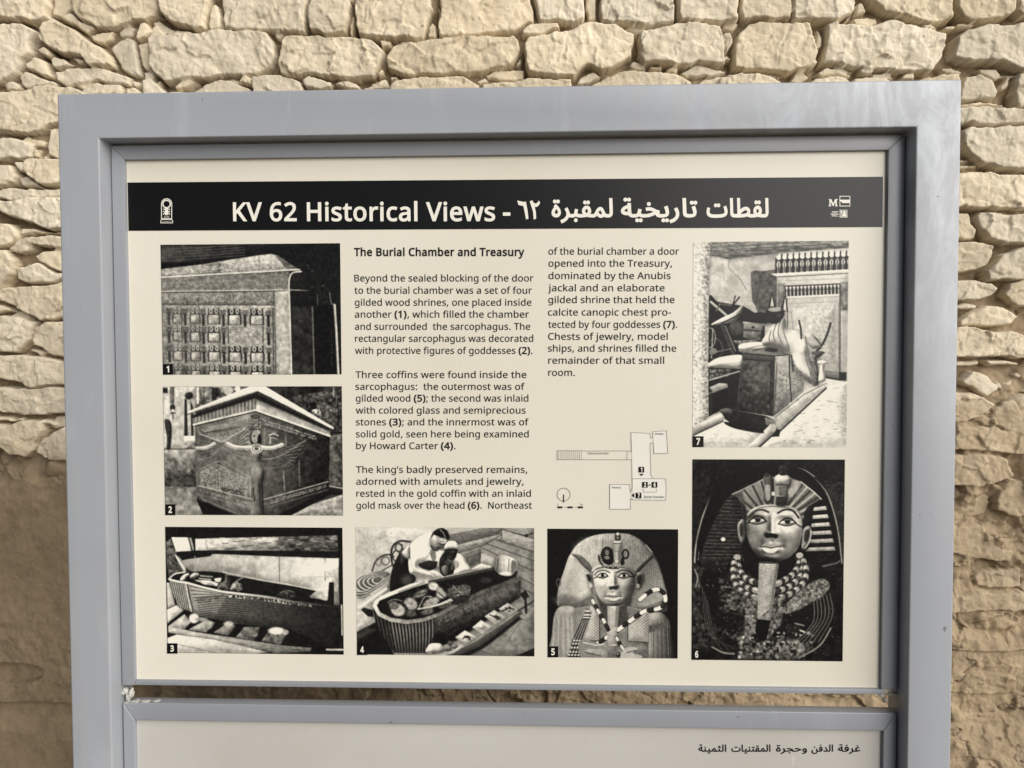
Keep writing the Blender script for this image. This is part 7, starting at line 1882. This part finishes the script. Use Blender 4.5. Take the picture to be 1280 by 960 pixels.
    p.P([(268, 940), (372, 836), (396, 854), (392, 872), (322, 940)], (.88, .60, (310, 890), (345, 915))); p.L([(322, 940), (394, 874)], 7, .12); p.E(384, 852, 14, 18, .66); p.P([(396, 868), (414, 866), (410, 892), (380, 894)], .08)
    p.S([(170, 826), (330, 866), (318, 876), (200, 852)], .06)
    p.N(10, .03)
    p.finish(.04, .08, .60, 9, 1.04)
    return p


def lin(c):
    return np.where(c <= 0.04045, c / 12.92, ((np.maximum(c, 0) + 0.055) / 1.055) ** 2.4)


def mount(pic, quad, white, label, num, tagq):
    """lay a drawn picture on the board as a fine grid whose point colours are its ink"""
    pts = [on_plane(*c, 0.0) for c in quad]
    x0, x1 = (pts[0][0] + pts[3][0]) / 2, (pts[1][0] + pts[2][0]) / 2
    z1, z0 = (pts[0][2] + pts[1][2]) / 2, (pts[2][2] + pts[3][2]) / 2
    h, w = pic.a.shape
    gx_, gz_ = np.meshgrid(np.linspace(x0, x1, w), np.linspace(z1, z0, h))
    V = np.stack([gx_.ravel(), np.full(w * h, Y1), gz_.ravel()], 1)
    ii = np.arange(h - 1)[:, None] * w + np.arange(w - 1)[None, :]
    Fq = np.stack([ii, ii + w, ii + w + 1, ii + 1], -1).reshape(-1, 4)
    me = mesh_np('photograph', V, Fq, M_PHOTO)
    a = lin(np.clip(pic.a, 0.0, 1.0)) / lin(np.array(white))
    a = np.clip(a, 0, 1.12)[..., None] * np.array((0.660, 0.630, 0.550)) + 0.003
    ca = me.color_attributes.new('print', 'FLOAT_COLOR', 'POINT')
    cc = np.ones((w * h, 4), np.float32); cc[:, :3] = a.reshape(-1, 3)
    ca.data.foreach_set('color', cc.ravel())
    o = link('photograph', me, panel); o['label'] = label; child(o, panel)
    (ax, ay), (bx_, by_) = tagq
    t = Flat(Y2).add([(ax, ay), (bx_, ay), (bx_, by_), (ax, by_)]).build('number_tag', M_INK, o); child(t, panel)
    V_, F_ = [], []
    wd = (bx_ - ax) * (0.34 if num != '1' else 0.26)
    text_into(V_, F_, [(num, 34)], (ax + bx_) / 2 - wd / 2, (ax + bx_) / 2 + wd / 2, ay + (by_ - ay) * 0.76, (by_ - ay) * 0.98, Y3, LATIN)
    n_ = flat_mesh('tag_number', V_, F_, M_PALE, t)
    child(n_, panel)


mount(pic_shrine(), [(201.1, 304.8), (425, 305.2), (427.3, 468.2), (203.3, 468)], .74, 'dim photograph of a gilded shrine with rows of carved signs', '1', ((204.0, 455.0), (216.6, 468.2)))
mount(pic_sarcophagus(), [(204.2, 483), (427.9, 483), (428.5, 644.2), (205.9, 643.6)], .74, 'photograph of a carved stone sarcophagus with a winged goddess at its corner', '2', ((206.8, 630.2), (219.6, 643.8)))
mount(pic_open_coffin(), [(206.9, 658.6), (428.4, 659.4), (429.5, 817.4), (209, 816.5)], .74, 'photograph of an open coffin lying on a wooden sledge', '3', ((209.0, 803.8), (222.2, 816.8)))
mount(pic_examination(), [(445, 659.2), (667.7, 659.6), (668.1, 819.8), (445.9, 818.4)], .80, 'photograph of two men bending over an opened coffin', '4', ((446.4, 805.2), (459.4, 818.6)))
mount(pic_gilded_head(), [(684.1, 660.1), (847.8, 662.3), (846.9, 823.4), (684.5, 820.9)], .85, 'photograph of a gilded coffin figure holding a striped crook', '5', ((684.8, 807.6), (697.8, 821.4)))
mount(pic_gold_mask(), [(865.6, 573.4), (1056.3, 575.1), (1052.9, 827.4), (864.2, 823.7)], .88, 'tall dark photograph of a masked royal figure with a long beard', '6', ((864.8, 811.0), (876.4, 824.6)))
mount(pic_jackal_shrine(), [(867, 302), (1060.7, 301.2), (1058.2, 559.2), (865.1, 558.7)], .92, 'bright photograph of a draped jackal statue on a chest before a shrine', '7', ((865.6, 545.2), (879.4, 558.8)))
